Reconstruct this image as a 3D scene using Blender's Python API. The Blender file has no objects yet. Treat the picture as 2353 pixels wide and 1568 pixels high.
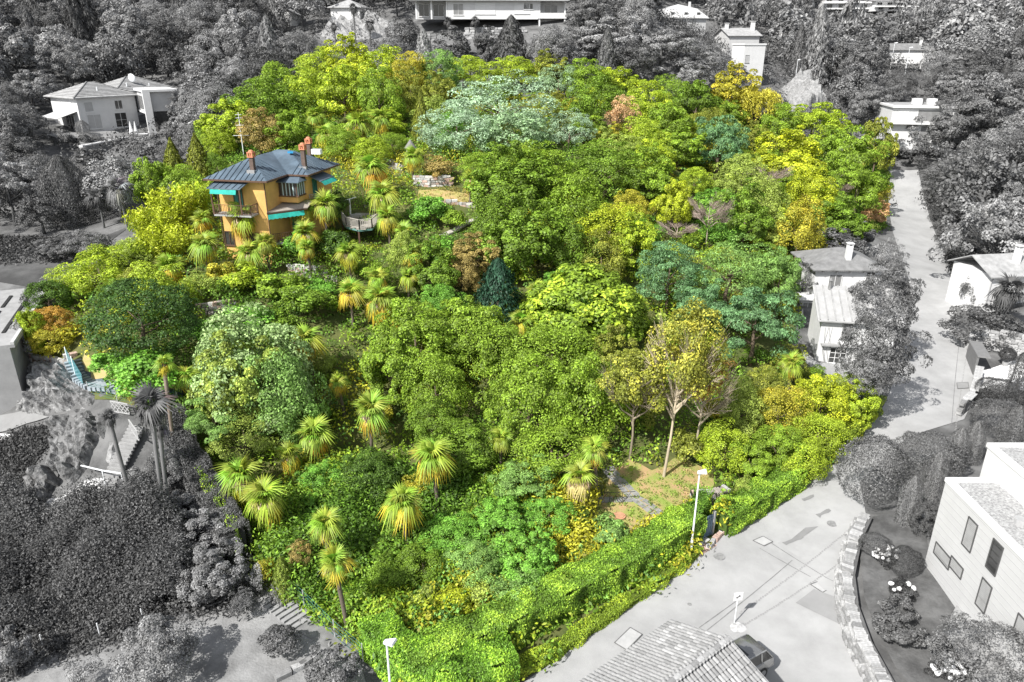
import bpy, bmesh, math, random
import numpy as np
from mathutils import Vector, Matrix
from mathutils.geometry import delaunay_2d_cdt
from math import sin, cos, tan, atan, atan2, pi, radians, degrees, sqrt, hypot

# ------------------------------------------------------------------ camera, sky, sun, exposure
S = bpy.context.scene
COL = S.collection
PITCH = radians(22.0)
CAMZ = 30.0
camd = bpy.data.cameras.new('camera'); camd.lens = 25.92; camd.sensor_width = 36.0
camd.clip_start = 0.5; camd.clip_end = 3000
cam = bpy.data.objects.new('camera', camd); COL.objects.link(cam)
cam.location = (0, 0, CAMZ); cam.rotation_euler = (pi/2-PITCH, 0, 0)
S.camera = cam
AZ, EL = radians(44.0), radians(44.0)        # light travels towards AZ from +Y to +X
w = bpy.data.worlds.new("World"); S.world = w; w.use_nodes = True
nt = w.node_tree; nt.nodes.clear()
sky = nt.nodes.new('ShaderNodeTexSky'); sky.sky_type = 'NISHITA'; sky.sun_disc = False
sky.sun_elevation = EL; sky.sun_rotation = AZ+pi
bg = nt.nodes.new('ShaderNodeBackground'); bg.inputs['Strength'].default_value = 0.125
wo = nt.nodes.new('ShaderNodeOutputWorld')
hsv = nt.nodes.new('ShaderNodeHueSaturation'); hsv.inputs['Saturation'].default_value = .3
nt.links.new(sky.outputs[0], hsv.inputs['Color']); nt.links.new(hsv.outputs[0], bg.inputs['Color']); nt.links.new(bg.outputs[0], wo.inputs['Surface'])
sl = bpy.data.lights.new('sun', 'SUN'); sl.energy = 5.0; sl.angle = radians(0.5); sl.color = (1.0, .975, .93)
so = bpy.data.objects.new('sun', sl); COL.objects.link(so)
ld = Vector((sin(AZ)*cos(EL), cos(AZ)*cos(EL), -sin(EL)))
so.rotation_euler = ld.to_track_quat('-Z', 'Y').to_euler(); so.location = (-60, -60, 90)
S.view_settings.view_transform = 'Standard'; S.view_settings.look = 'None'
S.view_settings.gamma = 1; S.view_settings.use_curve_mapping = False
S.view_settings.exposure = 0.5
cy = S.cycles
cy.max_bounces = 5; cy.diffuse_bounces = 3; cy.glossy_bounces = 2; cy.transmission_bounces = 3; cy.transparent_max_bounces = 4
cy.caustics_reflective = False; cy.caustics_refractive = False

# ------------------------------------------------------------------ picture <-> place (only to find where things stand)
CP, SP = cos(PITCH), sin(PITCH)
FX, CX, CY = 1694.1, 1176.5, 784.0
def ray(u, v):
    a, b = (u-CX)/FX, (CY-v)/FX
    return np.array([a, CP+b*SP, -SP+b*CP])
def proj(x, y, z):
    d = y*CP+(CAMZ-z)*SP
    up = (z-CAMZ)*CP+y*SP
    return CX+FX*x/d, CY-FX*up/d, d
def at(u, v, z):
    r = ray(u, v); t = (z-CAMZ)/r[2]
    return r[0]*t, r[1]*t
def atY(u, v, Y):
    r = ray(u, v); t = Y/r[1]
    return r[0]*t, Y, CAMZ+r[2]*t
def onx(u, v, X):
    r = ray(u, v); t = X/r[0]
    return X, r[1]*t, CAMZ+r[2]*t

# ------------------------------------------------------------------ terrain height from surveyed points
CT = []
def cY(u, v, Y, dz=0): x, y, z = atY(u, v, Y); CT.append((x, y, z+dz))
def cz(u, v, z): x, y = at(u, v, z); CT.append((x, y, z))
for a in [(1230,1560,0),(1600,1290,0),(1740,1170,0),(1950,1010,.2),(2190,870,.3),(2180,740,.8),(2150,600,2),(2080,480,4),(2070,385,8),
          (2300,1560,.2),(2000,1400,0),(2150,1330,.9),(2100,1150,.9),(1450,1200,.7),(1525,1095,1.2),(400,1450,.3),(180,1180,1.2),(1000,1500,.1),
          (700,1420,.6),(100,870,5.2),(170,640,9),(330,830,7.2),(1000,410,15),(1060,510,12),(2340,700,3.6),(270,890,6.8),(120,835,6.6),(20,1050,1.5)]: cz(*a)
CT += [(-20,45,1.3),(0,45,1),(-30,60,8),(-15,60,6),(0,60,4.2),(15,60,2.6),(28,60,1.2),(-30,75,10.8),(-15,75,10.6),(0,75,8.8),(20,75,6),(38,75,2.3),
       (-30,90,14),(-15,90,15),(5,90,13.2),(25,90,9.5),(45,90,3.6),(-30,105,17),(0,105,17.5),(25,105,13.2),(45,105,7),(58,105,3),
       (-30,125,21),(0,125,21),(25,125,17),(45,125,11.5),(62,125,4.5),(-20,140,24),(10,140,23),(40,140,16),
       (-70,122,16.6),(-55,103,13),(-67,107,12.2),(-60,124,15.4),(-50,80,10),(-50,70,9.2),(-60,80,10),(-75,150,21),(-100,150,25),(-90,100,14),(-90,70,9),(-60,45,3),(-60,30,0),(-30,41,1),(-27,47.5,6.6),
       (0,166,33.5),(30,166,33.5),(0,156,29.5),(30,156,29),(0,260,50),(0,400,95),(-150,250,62),(-150,400,115),(-60,200,38),(100,200,24),(54,165,20),(47,220,31),
       (130,300,42),(200,400,85),(100,140,13),(85,120,8),(130,200,30),(150,120,20),(90,90,6),(65,70,3),(100,60,7),(60,40,2),(60,20,0),(40,25,.4),(-10,15,0),(-60,15,0),(20,15,0),
       (98,200,25),(75,170,19),(300,300,90),(-300,300,120),(-260,120,60),(260,120,45),(0,600,150),(300,600,160),(-300,600,170)]
for a in [(1725,182,170,-.3),(1690,128,190,-.3),(640,60,181,-.2),(775,54,177,-.2),(1545,64,218,-.3),(2030,114,228,-.3),(2060,138,208,-.3),(2060,156,196,-.5),(1800,70,262,-.2)]: cY(*a)
CT = np.array(CT)
def _tps(r2): return np.where(r2 > 1e-9, r2*np.log(np.maximum(r2, 1e-12)), 0.0)
_P = CT[:, :2]/100.0; _n = len(_P)
_K = _tps(((_P[:, None]-_P[None])**2).sum(2)) + np.eye(_n)*2e-3
_A = np.zeros((_n+3, _n+3)); _A[:_n, :_n] = _K; _A[:_n, _n] = 1; _A[:_n, _n+1:] = _P; _A[_n, :_n] = 1; _A[_n+1:, :_n] = _P.T
_W = np.linalg.solve(_A, np.concatenate([CT[:, 2], np.zeros(3)]))
def h_exact(X, Y):
    X = np.asarray(X, float); Y = np.asarray(Y, float); sh = X.shape
    q = np.stack([X.ravel(), Y.ravel()], 1)/100.0
    out = np.empty(len(q))
    for i in range(0, len(q), 20000):
        s = q[i:i+20000]
        out[i:i+20000] = _tps(((s[:, None]-_P[None])**2).sum(2))@_W[:_n] + _W[_n] + s@_W[_n+1:]
    return out.reshape(sh)
GX0, GY0, GS = -330.0, 0.0, 1.0
_gx = np.arange(GX0, 331, GS); _gy = np.arange(GY0, 641, GS)
_G = h_exact(*np.meshgrid(_gx, _gy))
def hA(X, Y):
    fx = np.clip((np.asarray(X, float)-GX0)/GS, 0, len(_gx)-1.001); fy = np.clip((np.asarray(Y, float)-GY0)/GS, 0, len(_gy)-1.001)
    i = fx.astype(int); j = fy.astype(int); a = fx-i; b = fy-j
    return (_G[j, i]*(1-a)+_G[j, i+1]*a)*(1-b)+(_G[j+1, i]*(1-a)+_G[j+1, i+1]*a)*b
def h(x, y): return float(hA(x, y))
def ground(u, v, dz=0.0):
    r = ray(u, v); t0 = 14/r[1]; st = .5/r[1]; c = np.array([0, 0, CAMZ])
    T = t0+st*np.arange(1100)
    P = c[None]+T[:, None]*r[None]
    below = P[:, 2] <= hA(P[:, 0], P[:, 1])+dz
    k = int(np.argmax(below)) if below.any() else len(T)-1
    lo, hi = (T[k-1] if k else T[k]), T[k]
    for _ in range(14):
        m = (lo+hi)/2; p = c+r*m
        if p[2] <= h(p[0], p[1])+dz: hi = m
        else: lo = m
    p = c+r*hi
    return float(p[0]), float(p[1]), h(p[0], p[1])

PLOT_PX = [(700,143,5),(780,120,5),(1150,150,5),(1240,150,5),(1590,190,5),(1768,212,5),(1775,272,4),(1840,240,6),(1980,300,5),(2042,300,5),(2055,370,3),(2035,430,2),(2040,510,1),
  (1900,545,2),(1838,600,3),(1838,700,3),(1812,780,3),(1850,830,1.5),(1920,878,1),(2025,925,.8),(1960,1022,0),(1830,1122,0),(1640,1243,0),(1600,1283,0),(1400,1432,0),(1200,1566,0),(1050,1640,0),(960,1600,0),(870,1545,0),(780,1480,0),
  (640,1372,0),(585,1330,0),(545,1250,1),(455,1060,1.5),(400,950,2),(215,905,.5),(160,815,.5),(60,812,.5),(38,760,2),(75,660,3),(205,585,1),(255,555,2),(300,520,3),(310,430,4),(330,385,5),(430,325,5),(545,212,5)]
PLOT = [ground(u, v, d)[:2] for u, v, d in PLOT_PX]
def hull_edges():
    pts = sorted(set(PLOT)); cr = lambda o, a, b: (a[0]-o[0])*(b[1]-o[1])-(a[1]-o[1])*(b[0]-o[0])
    lo, up = [], []
    for p in pts:
        while len(lo) > 1 and cr(lo[-2], lo[-1], p) <= 0: lo.pop()
        lo.append(p)
    for p in reversed(pts):
        while len(up) > 1 and cr(up[-2], up[-1], p) <= 0: up.pop()
        up.append(p)
    H = lo[:-1]+up[:-1]; out = []
    for a, b in zip(H, H[1:]+H[:1]):
        L = hypot(b[0]-a[0], b[1]-a[1])
        if L > 3 and not ((a[1]+b[1])/2 < 97 and (a[0]+b[0])/2 > -22) and (a[1]+b[1])/2 > 38: n = (-(b[1]-a[1])/L, (b[0]-a[0])/L); out.append((n[0], n[1], -(n[0]*a[0]+n[1]*a[1])))     # inside: n.p + c > 0
    return out
HULL = hull_edges()
# ------------------------------------------------------------------ materials
def srgb(r, g, b): return tuple(((c/255)/12.92 if c/255 < .04045 else (((c/255)+.055)/1.055)**2.4) for c in (r, g, b))
def grey(v): return (v, v, v)
MATS = {}
def M(name, col=(.5,.5,.5), rough=.8, var=.15, scale=3.0, bump=0.0, col2=None, metal=0.0, coord='Object', detail=5, bscale=None, spec=.5):
    if name in MATS: return MATS[name]
    m = bpy.data.materials.new(name); m.use_nodes = True; n = m.node_tree; b = n.nodes['Principled BSDF']
    b.inputs['Roughness'].default_value = rough; b.inputs['Metallic'].default_value = metal
    b.inputs['Specular IOR Level'].default_value = spec
    tc = n.nodes.new('ShaderNodeTexCoord'); nz = n.nodes.new('ShaderNodeTexNoise')
    nz.inputs['Scale'].default_value = scale; nz.inputs['Detail'].default_value = detail; nz.inputs['Roughness'].default_value = .65
    if coord == 'World':
        g = n.nodes.new('ShaderNodeNewGeometry'); src = g.outputs['Position']
    else: src = tc.outputs[coord]
    n.links.new(src, nz.inputs['Vector'])
    cr = n.nodes.new('ShaderNodeValToRGB')
    c2 = col2 if col2 else tuple(min(1, c*(1+var)) for c in col)
    c1 = col if col2 else tuple(c*(1-var) for c in col)
    cr.color_ramp.elements[0].position = .36; cr.color_ramp.elements[1].position = .64
    cr.color_ramp.elements[0].color = (*c1, 1); cr.color_ramp.elements[1].color = (*c2, 1)
    n.links.new(nz.outputs['Fac'], cr.inputs['Fac']); n.links.new(cr.outputs['Color'], b.inputs['Base Color'])
    if bump:
        bp = n.nodes.new('ShaderNodeBump'); bp.inputs['Strength'].default_value = bump; bp.inputs['Distance'].default_value = .08
        n2 = n.nodes.new('ShaderNodeTexNoise'); n2.inputs['Scale'].default_value = bscale or scale*4; n2.inputs['Detail'].default_value = 6
        n.links.new(src, n2.inputs['Vector']); n.links.new(n2.outputs['Fac'], bp.inputs['Height']); n.links.new(bp.outputs['Normal'], b.inputs['Normal'])
    MATS[name] = m; return m
def leafmat():
    """one foliage material: hue from the object's own colour, each leaf a little different, alpha = how far leaves turn yellow"""
    m = bpy.data.materials.new('foliage'); m.use_nodes = True; n = m.node_tree; n.nodes.clear(); L = n.links
    oi = n.nodes.new('ShaderNodeObjectInfo'); at_ = n.nodes.new('ShaderNodeAttribute'); at_.attribute_name = 'rnd'
    a2 = n.nodes.new('ShaderNodeAttribute'); a2.attribute_name = 'clump'
    mr = n.nodes.new('ShaderNodeMapRange'); mr.inputs['To Min'].default_value = .5; mr.inputs['To Max'].default_value = 1.65
    L.new(at_.outputs['Fac'], mr.inputs['Value'])
    m2 = n.nodes.new('ShaderNodeMapRange'); m2.inputs['To Min'].default_value = .72; m2.inputs['To Max'].default_value = 1.3
    L.new(a2.outputs['Fac'], m2.inputs['Value'])
    mu = n.nodes.new('ShaderNodeMath'); mu.operation = 'MULTIPLY'; L.new(mr.outputs[0], mu.inputs[0]); L.new(m2.outputs[0], mu.inputs[1])
    vm = n.nodes.new('ShaderNodeVectorMath'); vm.operation = 'SCALE'; L.new(oi.outputs['Color'], vm.inputs[0]); L.new(mu.outputs[0], vm.inputs['Scale'])
    # turning leaves: a share of clumps goes to the warm side of its own hue (no change on grey)
    hs = n.nodes.new('ShaderNodeHueSaturation'); hs.inputs['Hue'].default_value = .475; hs.inputs['Value'].default_value = 1.3
    L.new(vm.outputs[0], hs.inputs['Color'])
    gt = n.nodes.new('ShaderNodeMapRange'); gt.inputs['From Min'].default_value = .0; gt.inputs['From Max'].default_value = .25
    sb = n.nodes.new('ShaderNodeMath'); sb.operation = 'SUBTRACT'
    cm = n.nodes.new('ShaderNodeMath'); cm.operation = 'SUBTRACT'; cm.inputs[0].default_value = 1.0; L.new(oi.outputs['Alpha'], cm.inputs[1])
    av = n.nodes.new('ShaderNodeMath'); av.operation = 'MULTIPLY_ADD'; av.inputs[1].default_value = .6
    mm = n.nodes.new('ShaderNodeMath'); mm.operation = 'MULTIPLY'; mm.inputs[1].default_value = .4
    L.new(at_.outputs['Fac'], mm.inputs[0]); L.new(a2.outputs['Fac'], av.inputs[0]); L.new(mm.outputs[0], av.inputs[2])
    L.new(av.outputs[0], sb.inputs[0]); L.new(cm.outputs[0], sb.inputs[1]); L.new(sb.outputs[0], gt.inputs['Value'])
    mx = n.nodes.new('ShaderNodeMix'); mx.data_type = 'RGBA'; L.new(gt.outputs[0], mx.inputs['Factor'])
    L.new(vm.outputs[0], mx.inputs['A']); L.new(hs.outputs['Color'], mx.inputs['B'])
    geo = n.nodes.new('ShaderNodeNewGeometry'); last = None          # the garden keeps its colour, everything beyond its boundary is grey
    for (a, b, c) in HULL:
        dt = n.nodes.new('ShaderNodeVectorMath'); dt.operation = 'DOT_PRODUCT'; dt.inputs[1].default_value = (a, b, 0); L.new(geo.outputs['Position'], dt.inputs[0])
        ad = n.nodes.new('ShaderNodeMath'); ad.operation = 'ADD'; ad.inputs[1].default_value = c; L.new(dt.outputs['Value'], ad.inputs[0])
        if last is None: last = ad.outputs[0]
        else: mi = n.nodes.new('ShaderNodeMath'); mi.operation = 'MINIMUM'; L.new(last, mi.inputs[0]); L.new(ad.outputs[0], mi.inputs[1]); last = mi.outputs[0]
    gtn = n.nodes.new('ShaderNodeMath'); gtn.operation = 'GREATER_THAN'; gtn.inputs[1].default_value = -.35; L.new(last, gtn.inputs[0])
    bw = n.nodes.new('ShaderNodeRGBToBW'); L.new(mx.outputs['Result'], bw.inputs[0]); bm_ = n.nodes.new('ShaderNodeMath'); bm_.operation = 'MULTIPLY'; bm_.inputs[1].default_value = .75; L.new(bw.outputs[0], bm_.inputs[0])
    m3 = n.nodes.new('ShaderNodeMix'); m3.data_type = 'RGBA'; L.new(gtn.outputs[0], m3.inputs['Factor']); L.new(bm_.outputs[0], m3.inputs['A']); L.new(mx.outputs['Result'], m3.inputs['B'])
    C = m3.outputs['Result']
    df = n.nodes.new('ShaderNodeBsdfDiffuse'); tr = n.nodes.new('ShaderNodeBsdfTranslucent'); gl = n.nodes.new('ShaderNodeBsdfGlossy')
    gl.inputs['Roughness'].default_value = .6; gl.inputs['Color'].default_value = (1, 1, 1, 1)
    L.new(C, df.inputs['Color']); L.new(C, tr.inputs['Color'])
    s1 = n.nodes.new('ShaderNodeMixShader'); s1.inputs[0].default_value = .3; L.new(df.outputs[0], s1.inputs[1]); L.new(tr.outputs[0], s1.inputs[2])
    s2 = n.nodes.new('ShaderNodeMixShader'); s2.inputs[0].default_value = .025; L.new(s1.outputs[0], s2.inputs[1]); L.new(gl.outputs[0], s2.inputs[2])
    o = n.nodes.new('ShaderNodeOutputMaterial'); L.new(s2.outputs[0], o.inputs['Surface']); return m
LEAF = leafmat()
def tintmat(name, rough=.9, bump=.3):
    m = M(name, (1, 1, 1), rough, .25, 6, bump); n = m.node_tree; b = n.nodes['Principled BSDF']
    oi = n.nodes.new('ShaderNodeObjectInfo'); mx = n.nodes.new('ShaderNodeMix'); mx.data_type = 'RGBA'; mx.blend_type = 'MULTIPLY'; mx.inputs['Factor'].default_value = 1
    src = b.inputs['Base Color'].links[0].from_socket
    n.links.new(src, mx.inputs['A']); n.links.new(oi.outputs['Color'], mx.inputs['B']); n.links.new(mx.outputs['Result'], b.inputs['Base Color']); return m
BARK = tintmat('bark')

# ------------------------------------------------------------------ objects
def tag(o, label=None, cat=None, group=None, kind=None):
    if label: o['label'] = label
    if cat: o['category'] = cat
    if group: o['group'] = group
    if kind: o['kind'] = kind
    return o
def empty(name, loc, rz=0.0, label=None, cat=None, group=None):
    o = bpy.data.objects.new(name, None); o.empty_display_size = .3; COL.objects.link(o)
    o.location = loc; o.rotation_euler = (0, 0, rz); return tag(o, label, cat, group)
def link(name, me, parent=None, loc=(0,0,0), rot=(0,0,0), sc=(1,1,1), color=None):
    o = bpy.data.objects.new(name, me); COL.objects.link(o)
    if parent: o.parent = parent
    o.location = loc; o.rotation_euler = rot; o.scale = sc
    if color: o.color = color
    return o
class MB:
    def __init__(s): s.v = []; s.f = []
    def add(s, vs, fs):
        k = len(s.v); s.v += [tuple(p) for p in vs]; s.f += [tuple(i+k for i in f) for f in fs]; return s
    def box(s, x0, x1, y0, y1, z0, z1):
        return s.add([(x0,y0,z0),(x1,y0,z0),(x1,y1,z0),(x0,y1,z0),(x0,y0,z1),(x1,y0,z1),(x1,y1,z1),(x0,y1,z1)],
                     [(0,3,2,1),(4,5,6,7),(0,1,5,4),(1,2,6,5),(2,3,7,6),(3,0,4,7)])
    def prism(s, poly, z0, z1):
        n = len(poly); z0 = z0 if hasattr(z0, '__len__') else [z0]*n; z1 = z1 if hasattr(z1, '__len__') else [z1]*n
        return s.add([(p[0], p[1], z) for p, z in zip(poly, z0)]+[(p[0], p[1], z) for p, z in zip(poly, z1)],
                     [tuple(range(n-1, -1, -1)), tuple(range(n, 2*n))]+[(i, (i+1) % n, n+(i+1) % n, n+i) for i in range(n)])
    def tube(s, pts, rads, n=6, caps=True):
        pts = [Vector(p) for p in pts]; rads = rads if hasattr(rads, '__len__') else [rads]*len(pts); vs = []; fs = []
        for i, p in enumerate(pts):
            d = (pts[min(i+1, len(pts)-1)]-pts[max(i-1, 0)]).normalized()
            a = d.cross(Vector((0, 0, 1)) if abs(d.z) < .95 else Vector((1, 0, 0))).normalized(); b = d.cross(a)
            for k in range(n):
                t = 2*pi*k/n; vs.append(p+a*(cos(t)*rads[i])+b*(sin(t)*rads[i]))
        for i in range(len(pts)-1):
            for k in range(n): fs.append((i*n+k, i*n+(k+1) % n, (i+1)*n+(k+1) % n, (i+1)*n+k))
        if caps: fs.append(tuple(range(n-1, -1, -1))); fs.append(tuple((len(pts)-1)*n+k for k in range(n)))
        return s.add(vs, fs)
    def bar(s, a, b, wd, ht):
        a, b = Vector(a), Vector(b); d = (b-a).normalized(); sd = d.cross(Vector((0,0,1)) if abs(d.z) < .95 else Vector((0, 1, 0))).normalized()*wd/2; up = sd.cross(d).normalized()*ht/2
        return s.add([a-sd-up, a+sd-up, a+sd+up, a-sd+up, b-sd-up, b+sd-up, b+sd+up, b-sd+up],
                     [(0,1,2,3),(7,6,5,4),(0,4,5,1),(1,5,6,2),(2,6,7,3),(3,7,4,0)])
    def dome(s, c, r, rz, nu=14, nv=6, full=False, jit=0, seed=0):
        R = random.Random(seed); vs = []; fs = []; lo = -pi/2 if full else 0
        for j in range(nv+1):
            a = lo+(pi/2-lo)*j/nv
            for i in range(nu):
                t = 2*pi*i/nu; k = 1+jit*(R.random()-.5)
                vs.append((c[0]+r*k*cos(a)*cos(t), c[1]+r*k*cos(a)*sin(t), c[2]+rz*k*sin(a)))
        for j in range(nv):
            for i in range(nu): fs.append((j*nu+i, j*nu+(i+1) % nu, (j+1)*nu+(i+1) % nu, (j+1)*nu+i))
        return s.add(vs, fs)
    def mesh(s, name, mat, smooth=False):
        me = bpy.data.meshes.new(name); me.from_pydata(s.v, [], s.f); me.update()
        bm = bmesh.new(); bm.from_mesh(me); bmesh.ops.recalc_face_normals(bm, faces=bm.faces); bm.to_mesh(me); bm.free()
        if mat: me.materials.append(mat)
        if smooth: me.polygons.foreach_set('use_smooth', [True]*len(me.polygons))
        return me
    def build(s, name, mat, parent=None, smooth=False, loc=(0,0,0), rot=(0,0,0), bevel=0, color=None):
        o = link(name, s.mesh(name, mat, smooth), parent, loc, rot, color=color)
        if bevel:
            b = o.modifiers.new('bevel', 'BEVEL'); b.width = bevel; b.segments = 2; b.limit_method = 'ANGLE'
        return o
def inpoly(x, y, poly):
    x = np.asarray(x, float); y = np.asarray(y, float); r = np.zeros(x.shape, bool); n = len(poly)
    for i in range(n):
        x1, y1 = poly[i][:2]; x2, y2 = poly[(i+1) % n][:2]
        if y1 == y2: continue
        r ^= ((y1 > y) != (y2 > y)) & (x < (x2-x1)*(y-y1)/(y2-y1)+x1)
    return r
def densify(poly, step, closed=True):
    out = []; n = len(poly)
    for i in range(n if closed else n-1):
        a, b = np.array(poly[i][:2]), np.array(poly[(i+1) % n][:2]); k = max(1, int(np.hypot(*(b-a))/step))
        out += [tuple(a+(b-a)*j/k) for j in range(k)]
    if not closed: out.append(tuple(poly[-1][:2]))
    return out
def drape(name, poly, off, step, mat, parent=None, kind='structure', zf=None, thick=0.0, label=None, cat=None, wig=0.0, seed=0):
    R = random.Random(seed)
    bd = densify(poly, step)
    if wig: bd = [(x+R.uniform(-wig, wig), y+R.uniform(-wig, wig)) for x, y in bd]
    xs = [p[0] for p in bd]; ys = [p[1] for p in bd]
    gx, gy = np.meshgrid(np.arange(min(xs), max(xs), step), np.arange(min(ys), max(ys), step)); gx = gx.ravel(); gy = gy.ravel()
    ins = inpoly(gx, gy, bd); gx, gy = gx[ins], gy[ins]
    B = np.array(bd)
    keep = np.array([((B[:, 0]-a)**2+(B[:, 1]-b)**2).min() > (step*.45)**2 for a, b in zip(gx, gy)]) if len(gx) else np.zeros(0, bool)
    pts = [Vector(p) for p in bd]+[Vector((float(a), float(b))) for a, b in zip(gx[keep], gy[keep])]
    n = len(bd)
    vo, eo, fo, *_ = delaunay_2d_cdt(pts, [(i, (i+1) % n) for i in range(n)], [], 1, 1e-5)
    cz_ = [(vo[f[0]]+vo[f[1]]+vo[f[2]])/3 for f in fo]
    vs = [(p.x, p.y, (zf(p.x, p.y) if zf else h(p.x, p.y))+off) for p in vo]
    me = bpy.data.meshes.new(name); me.from_pydata(vs, [], [tuple(f) for f in fo]); me.update()
    if me.polygons and sum(p.normal.z for p in me.polygons) < 0: me.flip_normals()
    me.materials.append(mat); o = link(name, me, parent)
    return tag(o, label, cat, None, kind)
def G(pts, dz=0.0): return [ground(u, v, dz)[:2] for u, v in pts]
# ------------------------------------------------------------------ foliage prototypes (real leaf-sized faces)
def _unit(v): return v/np.maximum(np.linalg.norm(v, axis=-1, keepdims=True), 1e-6)
def leaves_mesh(name, P, N, T, L, Wd, clump, rng, curl=.25):
    """rhombic leaves: centre P, normal N, direction T, length L, width Wd"""
    n = len(P); N = _unit(N); T = _unit(T-(T*N).sum(1, keepdims=True)*N); B = np.cross(N, T)
    L = (L*rng.uniform(.7, 1.3, n))[:, None]; Wd = (Wd*rng.uniform(.7, 1.3, n))[:, None]
    V = np.empty((n, 4, 3)); V[:, 0] = P-T*L*.5; V[:, 1] = P+B*Wd*.5+N*L*curl*.3; V[:, 2] = P+T*L*.5-N*L*curl*.3; V[:, 3] = P-B*Wd*.5+N*L*curl*.3
    me = bpy.data.meshes.new(name); me.vertices.add(4*n); me.vertices.foreach_set('co', V.ravel())
    me.loops.add(4*n); me.loops.foreach_set('vertex_index', np.arange(4*n, dtype=np.int32))
    me.polygons.add(n); me.polygons.foreach_set('loop_start', np.arange(0, 4*n, 4, dtype=np.int32))
    me.update(calc_edges=True)
    for nm, val in (('rnd', rng.uniform(0, 1, n)), ('clump', clump)):
        a = me.attributes.new(nm, 'FLOAT', 'FACE'); a.data.foreach_set('value', val.astype(np.float32))
    me.materials.append(LEAF); return me
def crown(kind, seed):
    g = np.random.default_rng(seed)
    par = dict(b=(115, 150, .225, .062, .040, (.45, .97), .55), bs=(34, 110, .34, .115, .07, (.25, .88), .6), f=(100, 130, .23, .07, .026, (.4, 1.), .5),
               m=(120, 60, .17, .075, .035, (.6, 1.), .6), e=(190, 80, .19, .062, .036, (.7, .92), .4), mag=(190, 80, .19, .068, .036, (.7, .95), .4),
               sp=(75, 95, .2, .065, .045, (.3, 1.), .55), lo=(60, 90, .26, .10, .06, (.45, .97), .55))[kind]
    nc, lp, cr, ll, lw, (r0, r1), flat = par; q_ = (.78, 1.0, 1.22, .88, 1.1, .95)[seed % 6]; ll *= q_; lw *= q_*g.uniform(.8, 1.15)
    if kind in ('b', 'lo', 'f'): nc = int(nc*(1, .72, .85, .6, .95, .8)[seed % 6]); cr *= (1, 1.25, .9, 1.2, .85, 1.1)[seed % 6]
    # lumpy outline: the radius depends on direction through a few random lobes
    lob = _unit(g.normal(size=(9, 3))); amp = g.uniform(-.2, .2, 9)
    if kind in 'e mag': amp *= .35
    C = _unit(g.normal(size=(nc*3, 3))); C = C[C[:, 2] > -.62][:nc]
    rr = g.uniform(r0, r1, len(C))**.8*(1+(np.maximum(0, C@lob.T)**3*amp*2.2).sum(1)); C = C*rr[:, None]
    sz = cr*g.uniform(.65, 1.3, len(C)); ci = np.repeat(np.arange(len(C)), lp); n = len(ci)
    out = _unit(C+np.array([0, 0, .15]))[ci]
    D = _unit(g.normal(size=(n, 3))+out*.75+np.array([0, 0, .35])); rad = g.uniform(.55, 1, n)**.6
    sq = np.array([1, 1, .6 if kind == 'f' else .85])
    P = C[ci]+D*(rad*sz[ci])[:, None]*sq
    Nn = D*.7+out*.3+g.normal(size=(n, 3))*flat+np.array([0, 0, .25])
    if kind == 'e': T = np.array([0, 0, 1.])+g.normal(size=(n, 3))*.4; Nn = D+g.normal(size=(n, 3))*.4
    elif kind == 'f': T = D+np.array([0, 0, -.5])+g.normal(size=(n, 3))*.5
    elif kind == 'm': T = D+np.array([0, 0, .7])+g.normal(size=(n, 3))*.4
    else: T = D+g.normal(size=(n, 3))*.8
    return leaves_mesh('crown_'+kind, P, Nn, T, np.full(n, ll), np.full(n, lw), g.uniform(0, 1, len(C))[ci], g)
def conifer(seed, n=5200, blunt=.9):
    g = np.random.default_rng(seed); z = g.uniform(-1, 1, n); th = g.uniform(0, 2*pi, n)
    R = np.maximum(.03, (1-(z+1)/2)**blunt)*(1+.22*np.sin(th*5+z*9+seed)+.1*np.sin(th*9-z*17)); rad = R*g.uniform(.75, 1.02, n)
    P = np.stack([rad*np.cos(th), rad*np.sin(th), z], 1); o = np.stack([np.cos(th), np.sin(th), np.full(n, .25)], 1)
    T = np.array([0, 0, -.5])+o+g.normal(size=(n, 3))*.3
    return leaves_mesh('crown_conifer', P, o+g.normal(size=(n, 3))*.5, T, np.full(n, .13), np.full(n, .05), (np.sin(th*5+z*9)*.5+.5)*g.uniform(.6, 1, n), g)
def column(seed, n=10500):
    g = np.random.default_rng(seed); z = g.uniform(-1, 1, n); th = g.uniform(0, 2*pi, n)
    R = np.clip((1-z)*1.6, 0, 1)**.6*np.clip((z+1.3)*2, 0, 1)**.3*(1+.12*np.sin(th*6+seed)+.1*np.sin(th*4+z*3)); rad = R*g.uniform(.82, 1.0, n)
    P = np.stack([rad*np.cos(th), rad*np.sin(th), z], 1); o = np.stack([np.cos(th), np.sin(th), np.full(n, .2)], 1)
    return leaves_mesh('crown_column', P, o+g.normal(size=(n, 3))*.4, np.array([0, 0, 1.])+g.normal(size=(n, 3))*.25, np.full(n, .06), np.full(n, .04), (np.sin(th*6)*.5+.5)*g.uniform(.5, 1, n), g)
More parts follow.
